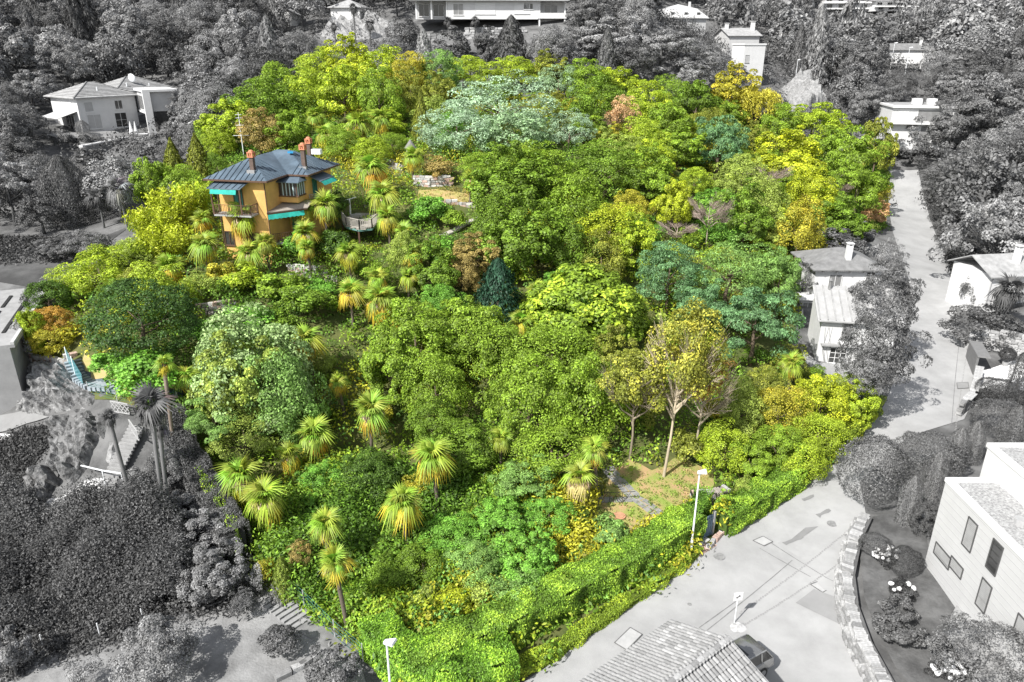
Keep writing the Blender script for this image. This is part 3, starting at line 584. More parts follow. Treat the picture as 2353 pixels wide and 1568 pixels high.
# ------------------------------------------------------------------ trees of the garden (where and how big each is seen)
K = dict(G1=(.15,.245,.022), G2=(.08,.15,.02), G=(.21,.32,.028), YG=(.32,.42,.03), Y=(.38,.44,.025), YY=(.52,.48,.06), SA=(.31,.43,.17), T=(.30,.43,.23), TL=(.35,.48,.31), T2=(.14,.27,.11), TG=(.20,.34,.08),
          O=(.46,.28,.05), YO=(.38,.36,.035), B=(.33,.26,.08), P=(.66,.42,.22), D=(.055,.115,.022), DT=(.035,.10,.055), OL=(.23,.26,.035), PG=(.30,.38,.07), F=(.17,.36,.045))
HERO = [
('b',600,250,150,90,'G1','green tree at the upper left edge, below the grey wood',0),
('b',655,205,120,80,'G','bushy green tree under the upper left corner of the coloured garden',.3),
('b',735,165,110,80,'YG','yellow green tree at the highest left corner of the garden',.5),
('b',805,160,110,80,'Y','bright yellow tree on the top edge, right of the corner',.3),
('b',880,168,105,80,'YG','light green tree on the top edge, below the bare palm trunks',.6),
('b',945,180,95,80,'YO','ochre tinged tree on the top edge left of the silver grove',.5),
('b',1010,175,90,80,'TG','bluish green tree on the top edge just left of the silver grove',0),
('b',700,222,90,80,'YG','yellow green tree above the two upper palms',.4),
('b',790,215,110,90,'YG','loose yellow green tree above the pair of skirted palms',.5),
('b',870,235,90,100,'G','green tree right behind the pair of skirted palms',.3),
('b',930,225,80,80,'OL','olive green tree left of the silver grove',.4),
('c',968,270,55,110,'OL','olive cypress left of the silver grove',0),
('b',525,290,120,90,'YG','lime tree left of the aerial mast',.3),
('b',595,310,90,80,'B','reddish brown thin tree behind the aerial mast',.4),
('b',660,300,90,70,'G','green tree between the aerial mast and the upper palms',.2),
('b',640,255,80,60,'G1','dark tree above the aerial mast',0),
('m',1150,245,220,140,'TL','largest silver green mimosa at the middle of the silver grove',0),
('m',1050,300,170,110,'TL','silver mimosa at the left end of the silver grove',0),
('m',1180,310,150,100,'T','grey green mimosa at the front right of the silver grove',0),
('m',1310,300,105,90,'TL','small bluish mimosa standing right of the silver grove',0),
('m',1285,190,90,80,'T','silver green mimosa up behind the right of the grove',0),
('bs',1025,335,80,50,'T','feathery blue green shrub in front of the silver grove',0),
('b',1080,170,110,55,'YG','yellow green tree on the top edge above the silver grove, left one',.4),
('b',1180,168,110,50,'YG','yellow green tree on the top edge above the silver grove, right one',.3),
('b',1255,170,80,55,'OL','olive tree on the top edge right of the silver grove',.5),
('b',1345,190,100,70,'G','green tree on the top edge above the pink tipped tree, left one',.2),
('b',1420,195,100,60,'YG','yellow green tree on the top edge above the pink tipped tree, right one',.6),
('b',1365,245,110,90,'G1','dark green tree left of the pink tipped tree',0),
('sp',1425,270,90,110,'P','pink tipped flowering tree in the upper right of the garden',.0),
('b',1490,240,90,70,'YG','yellow green tree just right of the pink tipped tree',.5),
('b',1540,215,80,60,'G','green tree on the top edge right of the pink tipped tree',0),
('b',1600,240,100,80,'G1','dark olive tree left of the weeping tree',.2),
('b',1680,225,100,80,'YO','russet yellow tree behind the weeping tree',.5),
('w',1735,255,105,105,'YY','pale yellow weeping tree by the upper right corner',0),
('b',1540,290,110,80,'G','green tree below and right of the pink tipped tree',0),
('b',1620,290,90,60,'OL','olive tree in front of the weeping tree',.3),
('f',1650,340,125,120,'T2','blue green feathery tree below the weeping tree',0),
('b',1560,345,110,70,'G','green tree left of the blue green feathery tree',.2),
('b',1480,320,110,70,'YG','light tree below the pink tipped tree',.4),
('f',1865,305,170,110,'YG','broad bright green feathery tree at the right hand peak of the garden',0),
('b',1785,300,100,80,'G','green tree left of the bright feathery tree at the right peak',.2),
('f',1935,375,150,140,'G','large fresh green feathery tree near the right edge above the road',0),
('f',1965,445,120,110,'G','fresh green feathery tree by the right edge, below the larger one',0),
('b',1925,520,110,80,'G1','dark rounded tree at the right edge above the white cottages',0),
('b',2015,345,70,110,'OL','olive tree at the far right tip of the garden',.5),
('b',1815,380,140,90,'Y','large yellowing tree below the right hand peak',.5),
('b',1860,450,100,90,'Y','yellowing tree beside the exposed branches',.4),
('b',1835,535,100,110,'YO','yellow and orange leaved tree above the white cottages',.5),
('t',1755,410,100,110,'PG','tangle of bare pinkish branches among the yellowing trees',0),
('t',1900,430,90,100,'PG','bare grey branches showing inside the feathery trees at right',0),
('b',1750,470,90,90,'PG','pale green tree behind the tall bare tree',.2),
('b',1700,420,110,90,'PG','light green tree between the feathery and the yellowing tree',.3),
('b',2010,495,50,50,'P','small pinkish shrub where the garden meets the road',0),
('b',1170,430,170,140,'G1','broad green tree right of the upper clearing',0),
('b',1100,390,90,70,'G','green tree behind the palm of the upper clearing',.2),
('b',1245,395,140,120,'G','rounded green tree in front of the silver grove',0),
('b',1390,395,160,130,'G1','large dark green tree below the bluish mimosa',0),
('b',1310,480,140,120,'G','green tree in the upper middle, right of the broad one',0),
('b',1490,420,120,90,'G','green tree between the dark one and the yellow domed one',.1),
('b',1500,365,90,60,'YG','yellow green tree above the yellow domed tree',.5),
('b',1545,475,85,95,'Y','yellow domed tree left of the tall bare tree',0),
('b',1400,530,150,100,'Y','lime yellow tree in the middle of the garden',0),
('b',1450,575,100,90,'YG','lime green tree to the right of the lime yellow one',.4),
('b',1200,560,180,130,'G1','wide dark green tree below the stone path',0),
('b',1130,510,110,90,'G1','green tree right beside the stone path',0),
('b',1380,600,120,90,'OL','thin olive tree with twigs above the magnolia',.5),
('b',1300,570,110,100,'G1','dark green tree above the magnolia, left side',0),
('b',1298,575,22,22,'O','small red leaved tree in a dark gap near the middle',0),
('t',1630,490,80,160,'PG','tall bare pinkish tree in the right half of the garden',0),
('t',1555,530,80,80,'PG','small bare tree left of the tall bare pinkish one',0),
('b',1710,510,110,100,'G1','green tree right of the tall bare pinkish tree',0),
('f',1540,630,140,120,'T2','dark blue green acacia left of the large acacia',0),
('f',1680,620,170,120,'TG','large acacia with light tips above the autumn tree',.2),
('f',1790,650,110,130,'TG','acacia at the right edge beside the white cottages',.2),
('f',1735,740,170,140,'T2','blue green acacia overhanging the right of the autumn tree',0),
('f',1610,700,110,100,'T2','acacia behind the top of the autumn tree',0),
('mag',1345,715,235,190,'G','round glossy magnolia with yellow tips in the centre',.75),
('b',1085,600,110,70,'B','brown flowering tree above the dark yew',.0),
('b',1060,635,80,70,'B','lower brown tree left of the dark yew',.2),
('y',1145,665,110,130,'DT','dark blue green yew in the middle of the garden',0),
('b',1000,630,110,90,'G1','green tree right of the palms above the oaks',0),
('b',1010,690,90,60,'F','fresh green tree left below the dark yew',0),
('b',925,590,70,80,'PG','pale green tree between two palms right of the deck',0),
('b',955,785,170,140,'G','oak at the upper left of the big oak group',0),
('b',1065,765,170,130,'G','oak at the top of the big oak group',0),
('b',900,860,130,120,'G','oak at the left edge of the big oak group',.1),
('b',1000,900,150,140,'G','oak in the middle left of the big oak group',0),
('b',1130,810,150,130,'G','oak in the middle of the big oak group',.1),
('b',1265,825,190,140,'G','large oak directly below the magnolia',0),
('b',1215,930,180,170,'G','large oak in the middle right of the big oak group',.05),
('b',1335,930,160,160,'G','oak at the right edge of the big oak group',0),
('b',1270,1040,190,130,'G','lowest oak of the group, above the palm with the dead skirt',0),
('b',1405,850,110,110,'OL','olive tree right of the big oaks',.3),
('b',1455,900,120,140,'OL','dull green tree between the oaks and the autumn tree',.3),
('b',1060,1045,150,110,'G1','darker green tree below the middle oaks',0),
('b',1000,975,110,90,'G1','dark green tree at the lower left of the oaks',0),
('f',1210,1100,130,80,'TG','blue green bushy tree under the lowest oak',0),
('b',590,845,215,190,'SA','silvery acacia above the lower palms on the left',.15),
('b',540,905,170,160,'PG','pale acacia with yellow sprays at the left',.35),
('b',640,920,160,170,'TG','soft green acacia behind the lower left palms',.1),
('f',490,960,120,90,'TG','green acacia leaning over the shaded corridor',0),
('f',560,1000,150,100,'PG','yellowish acacia above the paired lower palms',.2),
('e',325,735,225,180,'D','large round dark evergreen left of the centre slope',0),
('e',110,685,90,80,'G2','dark green clipped tree beside the flat roof',0),
('e',72,765,65,110,'YG','green shrub tree at the far left corner of the garden',.3),
('e',118,745,90,80,'O','orange leaved shrub tree on the planter terrace',.2),
('e',110,780,100,60,'YO','yellow green clipped shrub in front of the orange one',.5),
('b',230,625,130,80,'YG','yellow green tree along the left edge below the bamboo',.3),
('b',150,655,90,60,'YG','low lime tree between the dark tree and the left edge',.4),
('b',305,590,80,60,'PG','light green shrub tree under the bamboo',.2),
('b',270,680,80,60,'G1','shaded green tree behind the large round evergreen',0),
('bam',350,520,100,120,'Y','bamboo clump nearest the left edge of the garden',0),
('bam',400,480,100,130,'Y','tallest bamboo clump left of the yellow villa',0),
('bam',450,460,80,110,'YG','bamboo clump right beside the cypresses',0),
('bam',385,560,110,110,'Y','lower bamboo clump above the small leaning palm',0),
('bam',320,580,80,80,'YG','lowest bamboo clump by the left edge',0),
('c',400,380,75,110,'OL','left one of the two dark cypresses behind the bamboo',0),
('c',455,370,75,110,'OL','right one of the two dark cypresses behind the bamboo',0),
('b',340,430,80,100,'G','green tree by the left edge behind the bamboo',0),
('b',350,400,70,60,'G1','small dark tree at the upper left edge above the bamboo',0),
('b',500,385,60,60,'G1','green tree at the left end of the villa roof',0),
('b',458,325,90,60,'G','green tree at the left edge between cypresses and the upper trees',0),
('b',505,335,70,50,'YG','yellow green tree just left of the foot of the aerial mast',0),
('b',392,352,60,45,'G1','dark green tree at the left edge above the bamboo and beside the cypresses',0),
('b',700,350,60,30,'G1','green tree behind the villa roof near its ridge',0),
('b',790,330,90,60,'G','green tree behind the right chimney',0),
('b',900,330,80,35,'G','low green hedge tree below the pair of skirted palms',0),
('b',850,350,80,50,'YG','light green tree above the palm right of the villa',.2),
('bs',640,655,120,60,'G','broad leaved bush below the villa palms',.2),
('bs',550,640,110,60,'YG','yellow green bush below the basement of the villa',.3),
('bs',700,690,130,60,'G1','leafy bush on the bank above the stone wall',0),
('bs',740,665,80,50,'F','fresh green bush above the stones, right part',0),
('bs',560,730,120,60,'F','leafy bush right of the pale rocks',0),
('bs',480,770,110,60,'F','fresh bush right of the large round evergreen',0),
('bs',455,660,90,50,'PG','bush above the pale rocks',.2),
('bs',640,745,100,50,'G1','dark bush behind the top of the silvery acacia',0),
('bs',330,850,150,40,'F','low spreading plants under the large round evergreen',0),
('bs',250,830,90,40,'F','low plants at the left foot of the large round evergreen',.2),
('bs',680,560,70,70,'F','bright bush in front of the villa ground floor',0),
('bs',770,470,60,70,'G2','dark bush behind the deck',0),
('bs',770,560,80,80,'G2','shaded dark bush below the deck',0),
('bs',990,480,90,70,'F','bright green bank left of the stone path',0),
('bs',1040,500,60,50,'G','bush on the bank just left of the stone path',0),
('bs',1000,580,110,50,'F','low bush below the stone path',0),
('bs',1010,385,90,45,'B','dry reddish bush above the terrace wall',.3),
('b',845,1090,130,130,'G2','dark green glossy bush tree between the lower palms',.3),
('b',735,1100,100,80,'F','leafy green tree between the lower left palms',0),
('b',715,1170,70,90,'F','fresh green tree left of the tall bottom palms',0),
('y',650,1325,55,85,'PG','small pale conifer in the bottom left corner',0),
('bs',600,1315,55,70,'YO','golden shrub left of the small pale conifer',.3),
('b',690,1290,60,80,'B','brownish shrub behind the small pale conifer',.4),
('b',1160,1200,140,80,'F','bluish fresh sumac thicket below the oaks',0),
('b',1260,1185,110,80,'F','fresh sumac left of the clearing',0),
('bs',1330,1200,60,60,'G2','small dark bush at the left of the clearing',.1),
('b',1040,1240,130,90,'F','fresh green sumac at the left of the thicket',0),
('b',1090,1300,130,90,'TG','blue green sumac in the middle of the bottom thicket',0),
('b',1210,1290,140,90,'F','green sumac behind the middle of the long hedge',.1),
('b',970,1300,110,90,'G1','dark green shrub tree at the left of the bottom thicket',0),
('bs',960,1380,80,70,'PG','pale yellow green shrub at the lower left of the thicket',.4),
('bs',1040,1380,90,70,'Y','yellow shrub in the bottom thicket',.3),
('bs',1110,1360,90,60,'PG','pale green shrub in the middle of the bottom thicket',.5),
('bs',1190,1370,110,60,'TG','feathery green shrub low in the thicket',0),
('bs',1270,1340,100,60,'G','green shrub close behind the long hedge',.2),
('bs',880,1330,90,70,'G1','shaded bush right of the bottom palm',0),
('b',890,1250,90,80,'G1','dark shrub tree between the bottom palms',0),
('bs',1400,1220,90,40,'TG','low feathery plant at the bottom of the clearing',0),
('b',1700,945,100,110,'PG','pale yellow green tree right of the autumn tree trunk',.35),
('b',1665,1030,110,90,'YG','light green tree behind the rubble pile',.3),
('b',1760,895,90,80,'OL','olive tree right of the autumn tree',.4),
('b',1790,950,120,110,'YO','ochre green tree in the right corner thicket',.5),
('b',1885,925,120,100,'Y','bright yellow green tree in the right corner by the road',.4),
('b',1960,945,80,80,'YG','yellow green tree at the road corner below the cottages',.3),
('b',1880,1000,120,90,'YG','low yellow green tree beside the road',.3),
('b',1790,1035,110,90,'G','green tree above the right hand hedge',.1),
('b',1720,1060,90,70,'G','green tree behind the right hand hedge end',.0),
('b',1840,1060,100,80,'YG','shrub tree along the road above the hedge',.4),
('bs',1870,860,55,40,'G1','dark bush beside the palm by the cottages',0),
('bs',1580,1020,80,80,'OL','olive bush behind the autumn tree trunk',.3),
]
for k_ in K: K[k_] = tuple(min(.7, x*1.1) for x in K[k_])
for k, u, v, wd, ht, c, lb, tn in HERO:
    a = dict(clear=.35)
    wd *= 1.1; ht *= (1.0 if 1090 < u < 1450 and 370 < v < 440 else 1.3 if v < 1080 else .8) if k in 'bf' and wd > 70 else 1.08
    if k == 't': a['trunkcol'] = (.42, .33, .28)
    if k in 'f' and v > 560: a['clear'] = 1.2
    tree_px(k, u, v, wd, ht, K[c], lb, tn*.6, **a)
# the tall sparse autumn tree with its bare pale trunk
_x, _y, _z = ground(1525, 1097)
place_tree('sp', _x, _y, 2.7, 3.5, 8.6, (.31,.33,.045), 'tall sparse autumn tree with a bare pale trunk above the clearing', turn=.45, trunkcol=(.50, .42, .30), lean=(1.15, 1.6), name='autumn_tree', ck='b')
place_tree('sp', _x+2.9, _y+2.6, 2.5, 2.4, 6.3, (.42, .26, .06), 'rust brown lower crown on the right of the tall autumn tree', turn=.3, trunkcol=(.45, .38, .28), name='autumn_tree')
place_tree('sp', _x-2.2, _y+1.8, 2.4, 2.8, 6.0, K['OL'], 'olive thin tree on the left of the tall autumn tree', turn=.4, trunkcol=(.3, .25, .18), name='autumn_tree')

PALMLIST = [(722,268,50,3,'palm left of the pair of skirted palms above the villa'),(746,308,52,2,'low yellow palm behind the villa ridge'),(822,285,62,3.6,'left palm of the pair with long yellow skirts'),(872,275,58,3.6,'right palm of the pair with long yellow skirts'),
(560,500,78,4.4,'wide palm in front of the villa balcony'),(470,508,52,3,'palm left of the villa wall, beside the bamboo'),(468,565,72,3.2,'spreading palm left of the villa basement'),(575,582,64,2.4,'low palm at the foot of the villa basement'),(613,560,52,3.2,'palm right of the low palm at the villa foot'),
(704,482,62,4,'left palm of the pair at the right corner of the villa'),(742,472,66,4.6,'right palm of the pair at the right corner of the villa'),(700,537,62,3.6,'palm below the pair at the villa corner'),(712,572,46,3.4,'palm with a visible trunk below the villa corner'),(803,580,60,3.2,'palm with thin trunk below the deck'),
(805,672,64,3.6,'golden skirted palm with thin trunk in the left middle'),(852,392,80,3.6,'wide palm above and right of the villa'),(883,450,76,4,'palm behind the deck on its right'),(893,500,60,3,'palm touching the right end of the deck'),(930,535,50,3,'small yellow palm right of the deck'),
(945,362,52,3.2,'palm before the little conical roofed tower'),(1078,412,50,3,'palm at the right end of the upper clearing'),(945,588,56,3,'palm in the pale green tree right of the deck'),(936,638,48,2.4,'small palm with orange skirt above the oaks'),(880,690,84,3.6,'full palm left of the oaks'),
(712,785,82,3.6,'tall palm rising behind the silvery acacia'),(390,615,68,1.6,'small yellow palm in front of the bamboo'),(430,868,62,1.8,'yellow palm at the end of the hillside walkway'),(305,885,62,1.8,'green palm beside the hillside walkway'),(725,1000,86,3,'palm half hidden behind the soft green acacia'),
(660,1045,62,2.8,'palm with thin trunk above the paired lower palms'),(845,945,90,3.6,'palm at the left foot of the big oaks'),(562,1095,100,3.6,'left palm of the paired lower palms by the dark corridor'),(612,1145,100,3.6,'right palm of the paired lower palms, fronds hanging low'),(745,1205,84,4,'upper palm of the two near the bottom fence'),
(783,1295,84,4.6,'lowest palm, tall trunk beside the bottom fence'),(1002,1050,98,4.4,'upper palm of the two below the oaks'),(930,1155,98,4.2,'lower palm of the two below the oaks, pale dead skirt'),(1235,670,52,3,'palm squeezed between the yew and the magnolia'),(1188,742,58,3.2,'yellow palm in the dark gap above the oaks'),
(920,730,50,2.6,'small palm just above the left oaks'),(1378,1035,64,4.2,'palm fronds sticking out right of the lowest oak'),(1150,1010,56,3.2,'orange palm half hidden between the oaks'),(785,880,50,3,'shaded palm behind the left oaks'),(1822,838,58,3.2,'palm beside the white cottages'),
(1475,705,44,3,'small palm right of the magnolia'),(870,640,50,3,'small green palm above the full palm')]
for u, v, wd, H, lb in PALMLIST:
    palm_px(u, v, wd*1.0, H, lb, n=36, skirt=1.1 if wd > 55 else .8)
palm_px(632, 388, 48, 6.6, 'tall thin palm standing right in front of the villa roof', n=24, skirt=.8, bark=(.30, .23, .17))
palm_px(1330, 1098, 84, 3.1, 'palm with a big shaggy pale dead skirt at the clearing', n=16, skirt=2.2, old=(.5, .38, .15), dead=(.52, .38, .28))
palm_px(358, 838, 46, 7.5, 'very tall bare trunked palm beside the hillside walkway', n=14, skirt=.0, bark=(.25, .2, .16))
# ------------------------------------------------------------------ buildings and everything else built by hand
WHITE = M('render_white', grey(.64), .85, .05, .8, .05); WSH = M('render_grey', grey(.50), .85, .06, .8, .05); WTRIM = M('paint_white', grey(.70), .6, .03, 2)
GLASS = M('glass_dark', grey(.045), .12, .3, .7, spec=.8); GLASSM = M('glass_grey', grey(.22), .15, .2, .7, spec=.8); SHUT = M('blind_grey', grey(.42), .6, .06, 2)
YEL = M('ochre_render', (.66, .40, .13), .85, .16, .5, .08, bscale=8); TEAL = M('teal_awning', (.02, .36, .30), .8, .2, 2); TEALD = M('teal_shutter', (.02, .17, .16), .6, .1, 3)
ZINC = M('zinc_roof', (.12, .165, .21), .42, .25, .5, .05, metal=.25); ZSEAM = M('zinc_seam', (.07, .10, .13), .45, .2, .8, metal=.2); BRN = M('brown_wood', (.10, .055, .035), .75, .2, 4)
TERRA = M('terracotta', (.55, .22, .12), .8, .15, 5); RUST = M('chimney_brown', (.12, .085, .07), .85, .2, 3); GW = M('weathered_wood', (.36, .33, .29), .85, .15, 4); CONC = M('concrete', grey(.32), .9, .12, 1.2, .15)
TILEG = M('roof_tile_grey', grey(.34), .85, .18, 1.3, .3, bscale=14); TILED = M('roof_tile_dark', grey(.20), .85, .2, 1.3, .3, bscale=14); METAL = M('galvanised', grey(.55), .4, .08, 3, metal=.5); DARK = M('dark_void', grey(.02), .9, .2, 2)
LAMPH = M('lamp_white', (.82, .84, .86), .35, .03, 3)
def fr(B, side, pl):
    return {'F': lambda a, o, z: (a, pl-o, z), 'R': lambda a, o, z: (pl+o, a, z), 'L': lambda a, o, z: (pl-o, a, z), 'K': lambda a, o, z: (a, pl+o, z)}[side]
def slab(f, a0, a1, o0, o1, z0, z1, mb=None):
    mb = mb or MB(); P = [f(a, o, z) for a in (a0, a1) for o in (o0, o1) for z in (z0, z1)]
    x = [p[0] for p in P]; y = [p[1] for p in P]; z = [p[2] for p in P]; return mb.box(min(x), max(x), min(y), max(y), min(z), max(z))
def win(B, side, pl, c, z0, w_, hh, nx=2, nz=1, fm=WTRIM, gm=None, sill=True, th=.06, name='window', out=.07):
    f = fr(B, side, pl); m = MB(); a0, a1, z1 = c-w_/2, c+w_/2, z0+hh
    slab(f, a0-th, a1+th, -.01, out, z1, z1+th, m); slab(f, a0-th, a1+th, -.01, out, z0-th, z0, m)
    slab(f, a0-th, a0, -.01, out, z0, z1, m); slab(f, a1, a1+th, -.01, out, z0, z1, m)
    for i in range(1, nx): t = a0+w_*i/nx; slab(f, t-.025, t+.025, .012, out-.01, z0, z1, m)
    for i in range(1, nz): t = z0+hh*i/nz; slab(f, a0, a1, .012, out-.02, t-.02, t+.02, m)
    e = m.build(name, fm, B)
    slab(f, a0+.002, a1-.002, -.005, .01, z0+.002, z1-.002).build('pane' if name != 'door' else 'leaf', gm or GLASS, e)
    if sill: slab(f, a0-.12, a1+.12, -.01, .14, z0-th-.08, z0-th-.004).build('sill', fm, e)
    return e
def hip(x0, x1, y0, y1, z, s, th=.14):
    m = MB(); wx, wy = x1-x0, y1-y0; k = min(wx, wy)/2; zr = z+s*k
    r = [(x0+k, (y0+y1)/2), (x1-k, (y0+y1)/2)] if wx >= wy else [((x0+x1)/2, y0+k), ((x0+x1)/2, y1-k)]
    v = [(x0,y0,z),(x1,y0,z),(x1,y1,z),(x0,y1,z),(*r[0],zr),(*r[1],zr)]+[(x0,y0,z-th),(x1,y0,z-th),(x1,y1,z-th),(x0,y1,z-th)]
    f = [(0,1,5,4),(1,2,5),(2,3,4,5),(3,0,4)] if wx >= wy else [(0,1,4),(1,2,5,4),(2,3,5),(3,0,4,5)]
    return m.add(v, f+[(6,7,1,0),(7,8,2,1),(8,9,3,2),(9,6,0,3),(9,8,7,6)])
def gable(x0, x1, y0, y1, z, s, along='x', th=.12, off=.5):
    m = MB()
    if along == 'x':
        ym = y0+(y1-y0)*off; zr = z+s*(ym-y0); z2 = z if off == .5 else zr-s*(y1-ym)
        for A in ([(y0, z), (ym, zr)], [(ym, zr), (y1, z2)]):
            (a, za), (b, zb) = A; m.add([(x0,a,za),(x1,a,za),(x1,b,zb),(x0,b,zb),(x0,a,za-th),(x1,a,za-th),(x1,b,zb-th),(x0,b,zb-th)], [(0,1,2,3),(7,6,5,4),(0,4,5,1),(1,5,6,2),(2,6,7,3),(3,7,4,0)])
    else:
        xm = x0+(x1-x0)*off; zr = z+s*(xm-x0)
        for A in ([(x0, z), (xm, zr)], [(xm, zr), (x1, zr-s*(x1-xm))]):
            (a, za), (b, zb) = A; m.add([(a,y0,za),(b,y0,zb),(b,y1,zb),(a,y1,za),(a,y0,za-th),(b,y0,zb-th),(b,y1,zb-th),(a,y1,za-th)], [(0,1,2,3),(7,6,5,4),(0,4,5,1),(1,5,6,2),(2,6,7,3),(3,7,4,0)])
    return m
def chimney(B, x, y, z0, z1, w_=.55, mat=WHITE, cap=WHITE, par=None):
    c = MB().box(x-w_/2, x+w_/2, y-w_/2, y+w_/2, z0, z1).build('chimney', mat, par or B)
    m = MB().box(x-w_*.62, x+w_*.62, y-w_*.62, y+w_*.62, z1+.22, z1+.32)
    for a in (-1, 1):
        for b in (-1, 1): m.box(x+a*w_*.38-.05, x+a*w_*.38+.05, y+b*w_*.38-.05, y+b*w_*.38+.05, z1+.002, z1+.22)
    if not par: m.build('chimney_cap', cap, c)
    return c
def rail(B, pts, z, hgt=.95, sp=.14, mat=GW, wd=.05, name='railing'):
    m = MB()
    for a, b in zip(pts[:-1], pts[1:]):
        a3, b3 = np.array(a, float), np.array(b, float); L = hypot(*(b3-a3)); n = max(1, int(L/sp))
        m.bar((*a3, z+hgt), (*b3, z+hgt), wd*1.6, wd); m.bar((*a3, z+.12), (*b3, z+.12), wd, wd)
        for i in range(n+1):
            p = a3+(b3-a3)*i/n; t = wd*(1.6 if i in (0, n) else .8); m.box(p[0]-t/2, p[0]+t/2, p[1]-t/2, p[1]+t/2, z, z+hgt)
    return m.build(name, mat, B)
def foot(B, x0, x1, y0, y1):
    e = B; a = e.rotation_euler[2]; q = [(x0, y0), (x1, y0), (x1, y1), (x0, y1)]
    NOGO_W.append([(e.location[0]+px*cos(a)-py*sin(a), e.location[1]+px*sin(a)+py*cos(a)) for px, py in q])
NOGO_PX = []; NOGO_W = []
# ---- the yellow villa
def yellow_villa():
    B = empty('villa', (-23.2, 69.6, 10.3), radians(-12), 'ochre yellow villa with dark zinc hipped roof and teal awnings', 'house')
    Lp = [(-5.4, .7), (-.5, .7), (-.5, 4.9), (1.7, 4.9), (1.7, 10.6), (-5.4, 10.6)]
    MB().prism(Lp, -2.6, 7.55).build('wall', YEL, B)
    x0, x1, xb = -6.4, 2.4, .25; Y0, Y1, YB = 0, 11.5, 4.1; s = .5; Z = 7.7
    def planes(x, y):
        A = {'L': x-x0, 'R': x1-x, 'f': y-YB, 'K': Y1-y} if y >= YB and x >= x0 else None
        Bp = {'L': x-x0, 'r': xb-x, 'F': y-Y0, 'K': Y1-y} if x <= xb else None
        best = None
        for q in (A, Bp):
            if q:
                k = min(q, key=q.get)
                if best is None or q[k] > best[1]: best = (k, q[k])
        return best
    def rz(x, y): b = planes(x, y); return Z+s*max(0, b[1]) if b else None
    st = .1; m = MB(); idx = {}
    nx, ny = int(round((x1-x0)/st)), int(round((Y1-Y0)/st))
    def ok(i, j): x, y = x0+(i+.5)*st, Y0+(j+.5)*st; return x < xb or y > YB
    def vid(i, j):
        if (i, j) not in idx:
            x, y = x0+i*st, Y0+j*st; b = planes(min(x, x1), min(y, Y1)); idx[(i, j)] = len(m.v); m.v.append((x, y, Z+s*max(0, b[1] if b else 0)))
        return idx[(i, j)]
    for i in range(nx):
        for j in range(ny):
            if ok(i, j): m.f.append((vid(i, j), vid(i+1, j), vid(i+1, j+1), vid(i, j+1)))
    roof = m.build('roof', ZINC, B)
    fa = MB(); ed = [(x0, Y0), (xb, Y0), (xb, YB), (x1, YB), (x1, Y1), (x0, Y1)]
    for a, b in zip(ed, ed[1:]+ed[:1]): fa.bar((*a, Z-.07), (*b, Z-.07), .09, .16)
    fa.prism(ed, Z-.16, Z-.1); fa.build('eaves', BRN, roof)
    seam = []
    def walk(px, py, dx, dy, key):
        n = 0
        while n < 90:
            b = planes(px+dx*st*(n+1), py+dy*st*(n+1))
            if b is None or b[0] != key: break
            n += 1
        if n > 3: seam.append(((px, py, Z+.03), (px+dx*st*n, py+dy*st*n, Z+.03+s*st*n)))
    k = .55
    y = Y0+k
    while y < Y1: walk(x0+.01, y, 1, 0, 'L'); (walk(xb-.01, y, -1, 0, 'r') if y < YB else walk(x1-.01, y, -1, 0, 'R')); y += k
    x = x0+k
    while x < x1: (walk(x, Y0+.01, 0, 1, 'F') if x < xb else walk(x, YB+.01, 0, 1, 'f')); x += k
    for a, b in seam: MB().bar(a, b, .05, .07).build('seam', ZSEAM, roof)
    for (cx_, cy_, zt) in ((-1.9, 1.5, 10.15), (1.3, 5.7, 10.4), (.0, 9.6, 10.5)):
        z0 = rz(cx_, cy_); c = MB().box(cx_-.2, cx_+.2, cy_-.2, cy_+.2, z0-.3, zt-.5).build('chimney', RUST, roof)
        mm = MB().box(cx_-.3, cx_+.3, cy_-.3, cy_+.3, zt-.498, zt-.4)
        for a in (-.22, .22):
            for b in (-.22, .22): mm.box(cx_+a-.07, cx_+a+.07, cy_+b-.07, cy_+b+.07, zt-.4, zt-.1)
        mm.box(cx_-.3, cx_+.3, cy_-.3, cy_+.3, zt-.1, zt); mm.dome((cx_, cy_, zt), .26, .2, 8, 3); mm.build('chimney_pot', TERRA, roof)
        MB().box(cx_-.4, cx_+.4, cy_-.5, cy_-.25, z0-.3, z0+.05).build('flashing', M('lead', grey(.35), .5, .1, 3, metal=.4), roof)
    MB().box(-1.0, -.4, 6.8, 7.4, 9.35, 9.52).build('skylight', M('skylight_blue', (.03, .25, .5), .2, .1, 2), roof)
    MB().box(.5, 1.5, 9.0, 9.5, 9.0, 9.5).build('roof_unit', LAMPH, roof)
    # front balcony under a small pent roof
    MB().add([(-5.7,-.75,7.0),(-2.2,-.75,7.0),(-2.0,.7,7.5),(-5.5,.7,7.5),(-5.7,-.75,6.93),(-2.2,-.75,6.93),(-2.0,.7,7.43),(-5.5,.7,7.43)], [(0,1,2,3),(7,6,5,4),(0,4,5,1),(1,5,6,2),(2,6,7,3),(3,7,4,0)]).build('balcony_roof', ZINC, B)
    for i in range(6): MB().bar((-5.6+.64*i, -.75, 7.03), (-5.45+.64*i, .68, 7.53), .05, .05).build('seam', ZSEAM, B)
    MB().add([(-5.3,-.78,6.9),(-2.6,-.78,6.9),(-2.6,-.92,6.5),(-5.3,-.92,6.5),(-5.3,-.74,6.9),(-2.6,-.74,6.9),(-2.6,-.88,6.5),(-5.3,-.88,6.5)], [(0,3,2,1),(4,5,6,7),(0,1,5,4),(3,7,6,2)]).build('awning', TEAL, B)
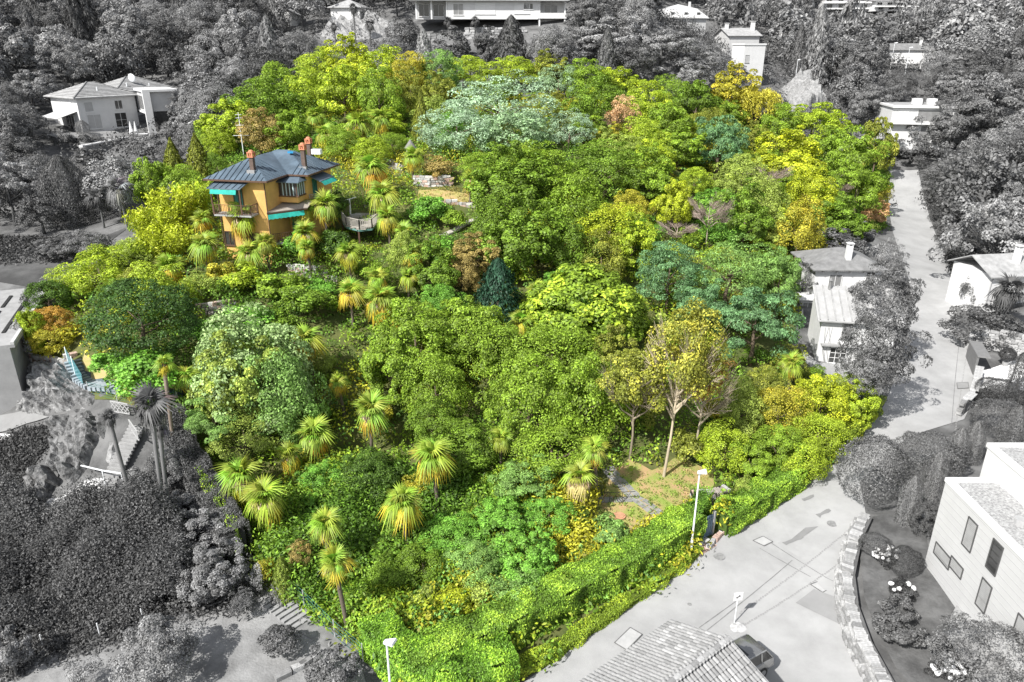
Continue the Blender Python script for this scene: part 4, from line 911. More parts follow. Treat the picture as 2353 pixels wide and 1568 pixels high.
    MB().box(-5.3, -1.4, -.7, .7, 4.35, 4.5).build('balcony_floor', CONC, B); rail(B, [(-5.25, -.65), (-1.45, -.65), (-1.45, .65)], 4.5, .95, .16, BRN, .04)
    for x_ in (-5.35, -2.35): MB().box(x_-.06, x_+.06, -.68, -.56, 4.5, 6.93).build('post', BRN, B)
    win(B, 'F', .7, -3.35, 4.55, .9, 2.15, 2, 1, BRN, TEALD, False, name='door'); win(B, 'F', .7, -4.9, 1.2, .9, 1.3, 2, 1, BRN, GLASS); win(B, 'F', .7, -2.2, 1.2, .9, 1.3, 2, 1, BRN, GLASS)
    # corner bay with windows, its little roof
    MB().box(-.498, 1.5, 3.3, 4.898, 5.1, 5.75).build('bay_wall', YEL, B); MB().box(-.496, 1.45, 3.36, 4.896, 5.752, 7.1).build('bay_window', M('bay_glass', grey(.06), .1, .2, 1, spec=.8), B)
    WF = M('window_blue_white', (.55, .68, .72), .5, .05, 3)
    for i, xx in enumerate(np.linspace(-.42, 1.42, 6)): MB().box(xx-.045, xx+.045, 3.30, 3.36, 5.76, 7.08).build('mullion', WF if i in (1, 2, 3, 4) else BRN, B)
    for yy in (3.45, 3.9, 4.35, 4.8): MB().box(1.45, 1.51, yy-.045, yy+.045, 5.76, 7.08).build('mullion', WF, B)
    MB().box(-.6, 1.62, 3.2, 4.9, 5.66, 5.749).build('bay_sill', BRN, B)
    MB().add([(-.5,2.9,7.15),(1.9,2.9,7.15),(1.9,4.7,7.15),(-.5,4.88,7.68),(1.2,4.88,7.68),(-.5,2.9,7.08),(1.9,2.9,7.08),(1.9,4.88,7.08),(-.5,4.88,7.08)], [(0,1,4,3),(1,2,4),(5,8,7,6),(0,5,6,1),(1,6,7,2)]).build('bay_roof', ZINC, B)
    # pent roof over the terrace with the long teal awning
    P = [(-.498, .55), (2.3, 3.55), (2.3, 4.89), (-.498, 4.89)]
    MB().prism(P, [4.55, 4.55, 5.02, 5.02], [4.62, 4.62, 5.1, 5.1]).build('terrace_roof', M('fibre_roof', (.33, .29, .25), .8, .12, 2), B)
    MB().bar((-.45, .5, 4.5), (2.3, 3.45, 4.5), .05, .12).build('gutter', BRN, B)
    a, b = Vector((-.3, .42, 4.42)), Vector((2.1, 3.1, 4.42)); o_ = Vector((.12, -.16, -.42)); n = 17; v = []
    for i in range(n+1): p = a+(b-a)*i/n; v += [p, p+o_*(.93 if i % 2 else 1.07)]
    MB().add(v, [(2*i, 2*i+1, 2*i+3, 2*i+2) for i in range(n)]).build('awning', TEAL, B)
    for x_ in (.2, 1.2): win(B, 'F', 4.9, x_, 1.7, .8, 2.3, 2, 1, TEALD, TEALD, False, name='door')
    MB().prism([(-.49, .8), (2.3, 3.6), (2.3, 4.89), (-.49, 4.89)], 1.3, 1.5).build('terrace_floor', CONC, B); rail(B, [(-.4, .9), (2.2, 3.7)], 1.5, .9, .18, BRN, .04)
    win(B, 'R', 1.7, 6.6, 4.9, .8, 2.0, 2, 1, TEALD, TEALD, False, name='door'); MB().box(1.7, 2.8, 5.2, 8.2, 4.5, 4.65).build('balcony_floor', CONC, B); rail(B, [(1.75, 5.25), (2.75, 5.25), (2.75, 8.15)], 4.65, .95, .15, GW, .05)
    MB().add([(1.7,5.6,7.4),(3.0,5.4,6.9),(3.0,8.6,6.9),(1.7,8.6,7.4),(1.7,5.6,7.32),(3.0,5.4,6.82),(3.0,8.6,6.82),(1.7,8.6,7.32)], [(0,1,2,3),(7,6,5,4),(0,4,5,1),(1,5,6,2),(2,6,7,3)]).build('side_roof', ZINC, B)
    MB().add([(3.02,5.5,6.85),(3.02,8.5,6.85),(3.4,8.5,6.5),(3.4,5.5,6.5)], [(0,1,2,3)]).build('awning', TEAL, B)
    MB().tube([(-5.5, .6, 7.4), (-5.5, .6, -2)], .05, 6).build('downpipe', BRN, B); MB().tube([(-.42, .62, 7.4), (-.42, .62, -1)], .05, 6).build('downpipe', BRN, B)
    foot(B, -6, 4, 0, 11.5)
    return B
yellow_villa()
# ---- wooden deck with its railing, pole and bench
def deck():
    P = [at(u, v, 12.6) for u, v in [(787,508),(805,494),(838,484),(868,490),(876,505),(855,524),(826,527),(796,520)]]; o = P[0]
    B = empty('deck', (o[0], o[1], 12.6), 0, 'octagonal weathered wooden deck with white baluster railing on the slope', 'deck'); Q = [(p[0]-o[0], p[1]-o[1]) for p in P]
    n = 15; ys = np.linspace(min(q[1] for q in Q), max(q[1] for q in Q), n+1)
    for i in range(n):
        ym = (ys[i]+ys[i+1])/2; xs = []
        for (a, b) in zip(Q, Q[1:]+Q[:1]):
            if (a[1] > ym) != (b[1] > ym): xs.append(a[0]+(b[0]-a[0])*(ym-a[1])/(b[1]-a[1]))
        if len(xs) >= 2: MB().box(min(xs), max(xs), ys[i]+.01, ys[i+1]-.02, -.06, 0).build('plank', GW, B)
    m = MB()
    for a, b in zip(Q, Q[1:]+Q[:1]): m.bar((*a, -.16), (*b, -.16), .08, .18)
    m.build('edge_board', M('teal_edge', (.12, .25, .22), .7, .1, 3), B)
    rail(B, Q[2:]+[Q[0]], 0, .95, .17, M('baluster', (.42, .39, .35), .8, .1, 3), .055)
    for q in Q[::2]: MB().box(q[0]*.95-.08, q[0]*.95+.08, q[1]*.95-.08, q[1]*.95+.08, -3, -.07).build('post', BRN, B)
    x, y = at(806, 498, 12.6); z = 12.6
    p = empty('parasol_pole', (x, y, z), 0, 'white pole with a crossbar standing at the left of the deck', 'pole'); MB().tube([(0,0,0),(0,0,1.9)], .09, 8).build('pole', LAMPH, p); MB().bar((-.6,-.2,1.75),(.7,.3,2.05), .07, .07).build('crossbar', LAMPH, p)
    x, y = at(818, 503, 12.6); t = empty('stone_bench', (x, y, z), .3, 'grey stone bench beside the pole on the deck', 'bench'); MB().box(-.6,.6,-.25,.25,.38,.5).build('seat', CONC, t)
    for s_ in (-.45, .45): MB().box(s_-.08, s_+.08, -.2, .2, 0, .38).build('leg', CONC, t)
deck()
# ---- aerial mast
x, y, z = ground(563, 378); am = empty('aerial_mast', (x, y, z), 0, 'tall white aerial mast with crossed antennas rising behind the villa roof', 'antenna')
MB().tube([(0, 0, -.2), (0, 0, 6.6)], [.06, .035], 6).build('mast', LAMPH, am)
for zz, L_ in ((6.3, .35), (5.9, .35), (5.0, .45), (4.6, .3), (4.2, .3), (3.7, 1.0)):
    mm = MB().bar((-L_, -.1, zz), (L_, .1, zz), .05, .05)
    for k in range(5): t = -L_+2*L_*k/4; mm.bar((t, -.28, zz), (t, .28, zz), .03, .03)
    mm.build('antenna', LAMPH, am)
# ---- little round tower with the conical roof
x, y, z = ground(945, 372); tw = empty('stone_turret', (x, y, z), 0, 'small round stone turret with a conical grey roof among the shrubs', 'turret')
STN = M('stone_pale', (.45, .42, .37), .9, .25, 2, .4); MB().tube([(0,0,-.3),(0,0,1.7)], .55, 12).build('wall', STN, tw); MB().tube([(0,0,1.7),(0,0,2.75)], [.78,.03], 12).build('roof', M('slate', (.2,.19,.19), .8, .2, 4), tw)
# ---- dry stone terrace walls of single stones
SC_ = [M('stone_a', (.42, .42, .41), .9, .2, 3, .4), M('stone_b', (.60, .58, .55), .9, .15, 3, .4), M('stone_c', (.34, .30, .27), .9, .2, 3, .4), M('stone_d', (.50, .36, .30), .9, .2, 3, .4)]
SG_ = [M('stone_g1', grey(.34), .9, .25, 3, .4), M('stone_g2', grey(.45), .9, .2, 3, .4), M('stone_g3', grey(.25), .9, .2, 3, .4)]
def stone_meshes(cols, seed):
    out = []
    for i in range(6):
        R = random.Random(seed*10+i); m = MB(); v = [(sx*.5*R.uniform(.8, 1), sy*.5*R.uniform(.8, 1), sz*.5*R.uniform(.8, 1)) for sz in (-1, 1) for sx, sy in ((-1,-1),(1,-1),(1,1),(-1,1))]
        m.add(v, [(0,3,2,1),(4,5,6,7),(0,1,5,4),(1,2,6,5),(2,3,7,6),(3,0,4,7)]); out.append([m.mesh('stone', c) for c in cols])
    return out
STM, SGM = stone_meshes(SC_, 1), stone_meshes(SG_, 2)
def stone_wall(pts, hgt, label, sz=(.55, .26), thick=.4, base=0.0, batter=0.0, mats=None, seed=1, cope=None, name='stone_wall', cat='wall'):
    R = random.Random(seed); mats = mats or STM; o = pts[0]; e = empty(name, (o[0], o[1], h(*o)), 0, label, cat); zo = e.location[2]
    P = [np.array(p[:2], float) for p in pts]; core = MB(); nst = 0
    for a, b in zip(P[:-1], P[1:]):
        L = hypot(*(b-a)); d = (b-a)/L; nn = np.array([d[1], -d[0]]); an = atan2(d[1], d[0])
        z0 = min(h(*a), h(*b))+base; 
        q = [a-nn*thick*.35, b-nn*thick*.35, b+nn*thick*.35, a+nn*thick*.35]; core.prism([(c[0]-o[0], c[1]-o[1]) for c in q], z0-zo-.4, z0-zo+hgt*.9)
        rows = max(1, int(hgt/sz[1]))
        for r_ in range(rows):
            s_ = R.uniform(-.3, 0)*sz[0]
            while s_ < L:
                w_ = sz[0]*R.uniform(.6, 1.35); c = a+d*(s_+w_/2)+nn*(thick*.15+batter*(rows-r_)/rows); s_ += w_
                if nst >= 290: continue
                nst += 1; zc = z0+hgt*(r_+.5)/rows
                link('stone', R.choice(R.choice(mats)), e, (c[0]-o[0], c[1]-o[1], zc-zo), (R.uniform(-.12, .12), R.uniform(-.08, .08), an+R.uniform(-.14, .14)), (w_*1.02, thick*R.uniform(.7, 1.1), hgt/rows*R.uniform(.85, 1.15)))
        if cope:
            for k in range(int(L/.8)): c = a+d*(.8*k+.4); link('coping', R.choice(mats[0][1:2]*1), e, (c[0]-o[0], c[1]-o[1], z0+hgt-zo+.04), (0, 0, an), (.78, thick*1.5, .12))
    core.build('core', DARK if mats is STM else M('core_grey', grey(.12), .9, .2, 2), e); return e
stone_wall(G([(952,425),(985,430),(1035,428)]), 1.3, 'pale dry stone terrace wall above the straw coloured upper clearing', seed=2)
stone_wall(G([(1000,470),(1050,470),(1085,478)]), .6, 'low stone edging below the upper clearing', seed=3)
stone_wall(G([(455,725),(490,722),(540,712)]), 1.1, 'pale sunlit rubble wall between bush and big round evergreen', (.5, .3), seed=4)
stone_wall(G([(665,632),(700,638),(745,640)]), 1.3, 'dark shaded stone wall on the bank below the villa palms', seed=5)
stone_wall(G([(745,645),(770,650)]), .7, 'short tumbled stone wall at the right end of the bank', seed=6)
stone_wall(G([(870,372),(905,380),(925,392)]), .7, 'pinkish stone wall left of the little turret', seed=7)
stone_wall(G([(72,828),(110,834),(150,832),(170,820)]), .7, 'curved pale stone planter wall below the orange shrub tree', (.5, .24), seed=8)
stone_wall(G([(1588,1148),(1640,1150),(1662,1142)]), .9, 'heap of loose pale rubble and bricks beside the hedge', (.4, .25), .9, seed=9, name='rubble_pile', cat='rubble')
stone_wall(G([(1625,1262),(1655,1228),(1700,1200),(1760,1165),(1822,1128)]), .35, 'low rough kerb of stones under the right hand hedge', (.5, .3), .4, seed=10)
x, y, z = ground(905, 388); wp = MB().prism([(-.6,-.5),(.8,-.4),(.7,.6),(-.7,.5)], -.2, .35).build('stone_table', STN, None, loc=(x, y, z)); tag(wp, 'bright pale stone slab lying left of the turret', 'stone slab')
x, y, z = ground(305, 632); wp = MB().box(-.5,.5,-.35,.35,0,1.0).build('stone_pillar', CONC, None, loc=(x, y, z+.6)); tag(wp, 'pale grey stone block showing above the round evergreen', 'stone block')
# ---- iron railing, manhole, gate by the hedge
P = G([(1352,1157),(1400,1158),(1458,1156)]); o = P[0]; ir = empty('iron_railing', (*o, h(*o)), 0, 'thin black iron railing beside the short path in the clearing', 'railing')
mm = MB()
for a, b in zip(P[:-1], P[1:]):
    mm.bar((a[0]-o[0], a[1]-o[1], .9), (b[0]-o[0], b[1]-o[1], .9), .03, .03)
    for t in (0, .5): c = (a[0]+(b[0]-a[0])*t-o[0], a[1]+(b[1]-a[1])*t-o[1]); mm.bar((*c, -.1), (*c, .9), .03, .03); mm.bar((*c, 0), (c[0]+.6, c[1]+.05, .88), .02, .02)
mm.build('rail', M('iron', grey(.03), .6, .2, 3), ir)
x, y, z = ground(1423, 1189); mh = MB().tube([(0,0,0),(0,0,.1)], .42, 18).tube([(0,0,.1),(0,0,.13)], .3, 18).build('manhole', M('terracotta_lid', (.5,.27,.16), .85, .15, 4), None, loc=(x, y, z+.05)); tag(mh, 'round earth coloured manhole lid in the straw coloured clearing', 'manhole')
x, y, z = ground(1622, 1237); ga = empty('garden_gate', (x, y, z), radians(35), 'narrow blue grey gate in the gap between the two hedges', 'gate'); GM_ = M('gate_blue', (.12,.18,.24), .6, .1, 3)
for k in range(5): MB().box(-.45+.19*k, -.3+.19*k, -.02, .02, .1, 1.7).build('board', GM_, ga)
MB().box(-.5,.5,-.05,-.021,.2,.3).box(-.5,.5,-.05,-.021,1.4,1.5).build('rail', GM_, ga)
for s_ in (-.58, .58): MB().box(s_-.07, s_+.07, -.08, .08, 0, 1.85).build('post', CONC, ga)
stp = empty('entrance_steps', (*G([(1612,1258)])[0], .05), radians(38), 'two reddish stone steps in front of the blue grey gate', 'steps')
MB().box(-.9,.9,-.5,.0,0,.12).build('step', SC_[3], stp); MB().box(-.9,.9,.004,.5,0,.24).build('step', SC_[0], stp)
# ---- hedges: leaf covered boxes following the road
def hedge(pts, wd, hgt, color, label, n, seed=1, leaf=.16, lift=0.0, name='hedge', wob=.16, hf=None, color2=None):
    for _ in range(2): pts = [pts[0]]+[tuple(np.array(a)*(1-t)+np.array(b)*t) for a, b in zip(pts[:-1], pts[1:]) for t in (.25, .75)]+[pts[-1]]
    leaf *= .78; n = int(n*1.5)
    g = np.random.default_rng(seed); P = np.array([p[:2] for p in pts], float); seg = np.hypot(*(P[1:]-P[:-1]).T); L = seg.sum(); cs = np.concatenate([[0], np.cumsum(seg)])
    o = (P[0][0], P[0][1], h(*P[0])); s = g.uniform(0, L, n); k = np.clip(np.searchsorted(cs, s)-1, 0, len(seg)-1); d = (P[1:]-P[:-1])[k]/seg[k][:, None]; c = P[k]+d*(s-cs[k])[:, None]; nn = np.stack([-d[:, 1], d[:, 0]], 1)
    per = g.uniform(0, 2*hgt+wd, n); H = np.full(n, hgt)*(hf(s/L) if hf else 1)
    VN = np.zeros((len(P), 2)); sn = np.stack([-(P[1:]-P[:-1])[:, 1], (P[1:]-P[:-1])[:, 0]], 1)/seg[:, None]; VN[:-1] += sn; VN[1:] += sn; VN /= np.linalg.norm(VN, axis=1, keepdims=True); tt = ((s-cs[k])/seg[k])[:, None]; nn = VN[k]*(1-tt)+VN[k+1]*tt; nn /= np.linalg.norm(nn, axis=1, keepdims=True)
    off = np.where(per < hgt, -wd/2, np.where(per > hgt+wd, wd/2, per-hgt-wd/2)); zz = np.where(per < hgt, per/hgt*H, np.where(per > hgt+wd, (2*hgt+wd-per)/hgt*H, H))
    bump = np.array([NZ.noise(Vector((a*.9, b*.9+seed, z_*1.1))) for a, b, z_ in zip(s, off, zz)])*wob*2.2+g.normal(size=n)*.035
    nx_ = np.where(per < hgt, -1., np.where(per > hgt+wd, 1., off/wd*.6)); nz_ = np.where((per >= hgt) & (per <= hgt+wd), 1., .35)
    N = np.stack([nn[:, 0]*nx_, nn[:, 1]*nx_, nz_], 1); N = _unit(N)
    Pp = np.stack([c[:, 0]+nn[:, 0]*off-o[0], c[:, 1]+nn[:, 1]*off-o[1], hA(c[:, 0], c[:, 1])+zz+lift-o[2]], 1)+N*bump[:, None]
    T = np.array([0, 0, 1.])+g.normal(size=(n, 3))*.5
    e = empty(name, (o[0], o[1], o[2]), 0, label, 'hedge')
    me = leaves_mesh('foliage', Pp, N+g.normal(size=(n, 3))*.55, T, np.full(n, leaf), np.full(n, leaf*.55), np.clip(bump/wob*.5+.5+g.uniform(-.15, .15, n), 0, 1), g)
    link('foliage', me, e, color=(*color, .36 if max(color)-min(color) > .01 else 0))
    m = MB(); Q = densify(pts, .8, False)
    for i in range(len(Q)-1):
        a, b = np.array(Q[i]), np.array(Q[i+1]); dd = (b-a)/max(hypot(*(b-a)), 1e-6); q = np.array([-dd[1], dd[0]])*(wd/2-.26 if wd > 1 else wd/2-.14); f0 = hgt*(hf(np.array([i/len(Q)]))[0] if hf else 1)-(.28 if wd > 1 else .14)
        m.prism([(p_[0]-o[0], p_[1]-o[1]) for p_ in (a-q, b-q, b+q, a+q)], [h(*a)-.2-o[2]+lift*0, h(*b)-.2-o[2], h(*b)-.2-o[2], h(*a)-.2-o[2]], [h(*a)-o[2]+f0+lift]*1+[h(*b)-o[2]+f0+lift]*2+[h(*a)-o[2]+f0+lift])
    ob = m.build('branches', BARK, e, color=(*(c_*.35 for c_ in color), 1)); return e
HG = (.19, .34, .035); HG2 = (.28, .40, .035)
hedge(G([(935,1568),(1035,1528),(1150,1475),(1300,1395),(1450,1318),(1590,1228)]), 1.9, 1.95, HG, 'tall bright green laurel hedge along the road, the long one', 56000, 1, .17)
hedge(G([(868,1478),(900,1530),(960,1566),(1060,1580),(1180,1550)]), 1.9, 1.9, (.17,.34,.03), 'bright green hedge rounding the bottom corner of the garden', 26000, 2, .17)
hedge(G([(1130,1566),(1235,1530),(1400,1420),(1520,1335),(1606,1268)]), .75, .55, HG2, 'low yellow green clipped hedge between the tall hedge and the road', 16000, 3, .11)
hedge(G([(1650,1222),(1730,1172),(1826,1112)]), 1.7, 1.6, HG, 'short bright green hedge right of the gate', 15000, 4, .16)
hedge(G([(1830,1105),(1890,1062),(1955,1010),(2008,940)]), 1.4, 1.5, (.24,.33,.03), 'loose yellow green hedge at the road bend under the corner trees', 11000, 5, .18, wob=.25)
hedge(G([(1590,1222),(1600,1195),(1612,1170)]), 1.1, 1.7, (.13,.27,.03), 'short hedge piece turning in behind the street lamp', 4500, 6, .15)
hedge(G([(398,1010),(450,1110),(500,1200),(552,1300)]), 1.7, 2.6, grey(.14), 'tall grey clipped hedge left of the shaded green corridor', 30000, 7, .14)
hedge(G([(470,1150),(520,1235),(560,1300)]), .35, 2.75, (.22,.36,.03), 'thin green rim of leaves along the grey clipped hedge', 2500, 17, .14)
hedge(G([(2240,930),(2300,925),(2353,940)]), 1.6, 1.3, grey(.09), 'dark clipped hedge below the white courtyard', 7000, 8, .13)
# ---- garden corner fence with steel posts
FPM = M('fence_post', grey(.6), .5, .1, 3, metal=.4); NETM = M('fence_net_teal', (.06, .20, .17), .6, .1, 3)
def net_fence(pts, hgt, label, net=True, mat=None, sp=2.2, top=True, name='wire_fence'):
    Q = densify(pts, sp, False); o = Q[0]; e = empty(name, (o[0], o[1], h(*o)), 0, label, 'fence'); zo = h(*o)
    for q in Q: MB().tube([(q[0]-o[0], q[1]-o[1], h(*q)-zo-.1), (q[0]-o[0], q[1]-o[1], h(*q)-zo+hgt)], .035, 6).build('post', mat or FPM, e)
    if net:
        m = MB()
        for a, b in zip(Q[:-1], Q[1:]):
            for k in range(5): z_ = .1+(hgt-.15)*k/4; m.bar((a[0]-o[0], a[1]-o[1], h(*a)-zo+z_), (b[0]-o[0], b[1]-o[1], h(*b)-zo+z_), .014, .014)
            for k in range(6): t = k/6; c = (a[0]+(b[0]-a[0])*t-o[0], a[1]+(b[1]-a[1])*t-o[1]); z_ = h(c[0]+o[0], c[1]+o[1])-zo; m.bar((*c, z_+.1), (*c, z_+hgt-.05), .01, .01)
        m.build('net', NETM, e)
    return e
net_fence(G([(600,1285),(640,1345),(700,1395),(770,1465),(835,1520)]), 1.2, 'thin teal wire fence with steel posts along the bottom left garden edge')
net_fence(G([(100,1488),(230,1462),(330,1428),(430,1392)]), .9, 'row of thin white stakes along the grey lawn edge', False, LAMPH, 1.6)
net_fence(G([(205,905),(270,922),(340,932),(410,928)]), 1.0, 'light wire fence along the lower side of the hillside walkway', True)
P = G([(158,838),(175,870),(196,900)]); gf = empty('glass_fence', (*P[0], h(*P[0])), 0, 'translucent blue green screen beside the planter terrace', 'screen')
GT_ = M('screen_glass', (.07, .24, .27), .2, .08, 2, spec=.8)
for a, b in zip(P[:-1], P[1:]):
    a = (a[0]-P[0][0], a[1]-P[0][1]); b = (b[0]-P[0][0], b[1]-P[0][1]); z_ = .0
    MB().bar((*a, .75), (b[0]*.97+a[0]*.03, b[1]*.97+a[1]*.03, h(b[0]+P[0][0], b[1]+P[0][1])-h(*P[0])+.75), .03, 1.3).build('panel', GT_, gf); MB().bar((*a, 0), (*a, 1.5), .06, .06).build('post', LAMPH, gf)
# ---- steps
def stairs(a, b, wd, n, label, mat, tread=.12, lift=.1, name='stairs'):
    a, b = np.array(a), np.array(b); d = (b-a)/hypot(*(b-a)); nn = np.array([-d[1], d[0]])*wd/2; L = hypot(*(b-a)); e = empty(name, (a[0], a[1], h(*a)), 0, label, 'stairs')
    for i in range(n):
        p = a+d*L*i/n; q = a+d*L*(i+.62)/n; z_ = max(h(*p), h(*q))+lift-h(*a); MB().prism([(c[0]-a[0], c[1]-a[1]) for c in (p-nn, q-nn, q+nn, p+nn)], z_-.3, z_).build('step', mat, e)
    return e
CG = M('concrete_pale', grey(.30), .9, .12, 2, .2)
drape('steps_bed', G([(590,1366),(640,1352),(740,1432),(830,1500),(820,1530),(700,1462)]), .06, .6, M('steps_bed', grey(.20), .9, .2, 2, coord='World'))
_a, _b = G([(612,1372)])[0], G([(700,1440)])[0]; stairs(_a, _b, 1.25, 9, 'flight of pale slab steps at the bottom left corner of the garden', CG, lift=.16)
_a, _b = G([(245,1130)])[0], G([(318,985)])[0]; stairs(_a, _b, 1.2, 18, 'long pale concrete stairs climbing between rock and palm trunks', CG, lift=.35)
P = G([(195,1105),(245,1125),(290,1140)]); e = empty('stair_handrail', (*P[0], h(*P[0])), 0, 'white handrail at the foot of the long concrete stairs', 'handrail'); mm = MB()
for a, b in zip(P[:-1], P[1:]): mm.bar((a[0]-P[0][0], a[1]-P[0][1], 1.2), (b[0]-P[0][0], b[1]-P[0][1], 1.2), .08, .06); mm.bar((b[0]-P[0][0], b[1]-P[0][1], 0), (b[0]-P[0][0], b[1]-P[0][1], 1.2), .06, .06)
mm.build('rail', LAMPH, e)
LATM = M('lattice_grey', grey(.42), .7, .1, 3)
def lattice(u0, v0, u1, v1, hh, label):
    a, b = G([(u0, v0)])[0], G([(u1, v1)])[0]; L = hypot(b[0]-a[0], b[1]-a[1]); e = empty('lattice_panel', (*a, max(h(*a), h(*b))), atan2(b[1]-a[1], b[0]-a[0]), label, 'lattice')
    n = int(L/.35)+1
    for k in range(-2, n+1):
        for sg in (1, -1):
            x0_, x1_ = k*.35, k*.35+hh*.9; z0_, z1_ = (0, hh) if sg > 0 else (hh, 0); t0 = max(0, -x0_/(x1_-x0_)); t1 = min(1, (L-x0_)/(x1_-x0_))
            if t1 > t0: MB().bar((x0_+(x1_-x0_)*t0, .02*sg, z0_+(z1_-z0_)*t0), (x0_+(x1_-x0_)*t1, .02*sg, z0_+(z1_-z0_)*t1), .02, .05).build('slat', LATM, e)
    MB().bar((0,0,hh), (L,0,hh), .06, .06).bar((0,0,0), (L,0,0), .06, .06).build('frame', LATM, e)
lattice(258, 945, 300, 960, .8, 'pale diagonal lattice panel under the hillside walkway'); lattice(300, 985, 330, 1060, .7, 'white diagonal lattice strip beside the tall palm trunks')
# tall grey palm trunks
for u, v, H, lb, w_ in [(262,960,7.6,'bare grey palm trunk, leftmost beside the long stairs',34),(318,935,9.4,'grey palm with bushy head above the long stairs',110),(345,985,7,'thin grey palm trunk between the two taller ones',34)]:
    x, y = solve(u, v, H); palm(x, y, H, 1.5 if w_ > 60 else .7, lb, grey(.13), grey(.15), grey(.16), grey(.20), .9, 18, 'grey palms by the long stairs')
for u, v, wd, H, lb, g_ in [(2312,668,90,5.5,'grey palm in front of the cottage at the right edge',.13),(415,232,56,5,'pale grey palm right of the white hip roofed house',.24),(275,435,74,4.5,'grey palm with drooping head above the flat roofed house',.22),(225,455,60,3.4,'grey palm half hidden left of the drooping one',.16),(390,300,50,2.5,'low grey palm at the right end of the garden wall',.2),
    (812,20,26,7,'tall shaggy grey palm trunk left of the long villa terrace',.12),(848,58,28,6,'bare grey palm at the top edge of the garden, right one',.12),(715,70,22,5.5,'small bare palm at the top edge of the garden, left one',.12),(770,62,22,5,'small bare palm at the top edge of the garden, middle one',.12),(1030,50,24,3,'small palm in front of the terrace wall, left one',.1),(1090,50,24,3.4,'small palm in front of the terrace wall, right one',.1),(938,55,24,4,'small palm left of the terrace wall',.1)]:
    x, y = solve(u, v, H); d = y*CP+(CAMZ-h(x, y)-H)*SP; palm(x, y, H, wd*d/FX/2*1.1, lb, grey(g_), grey(g_*1.1), grey(g_), grey(g_), .8, 18, 'grey palms outside the garden')

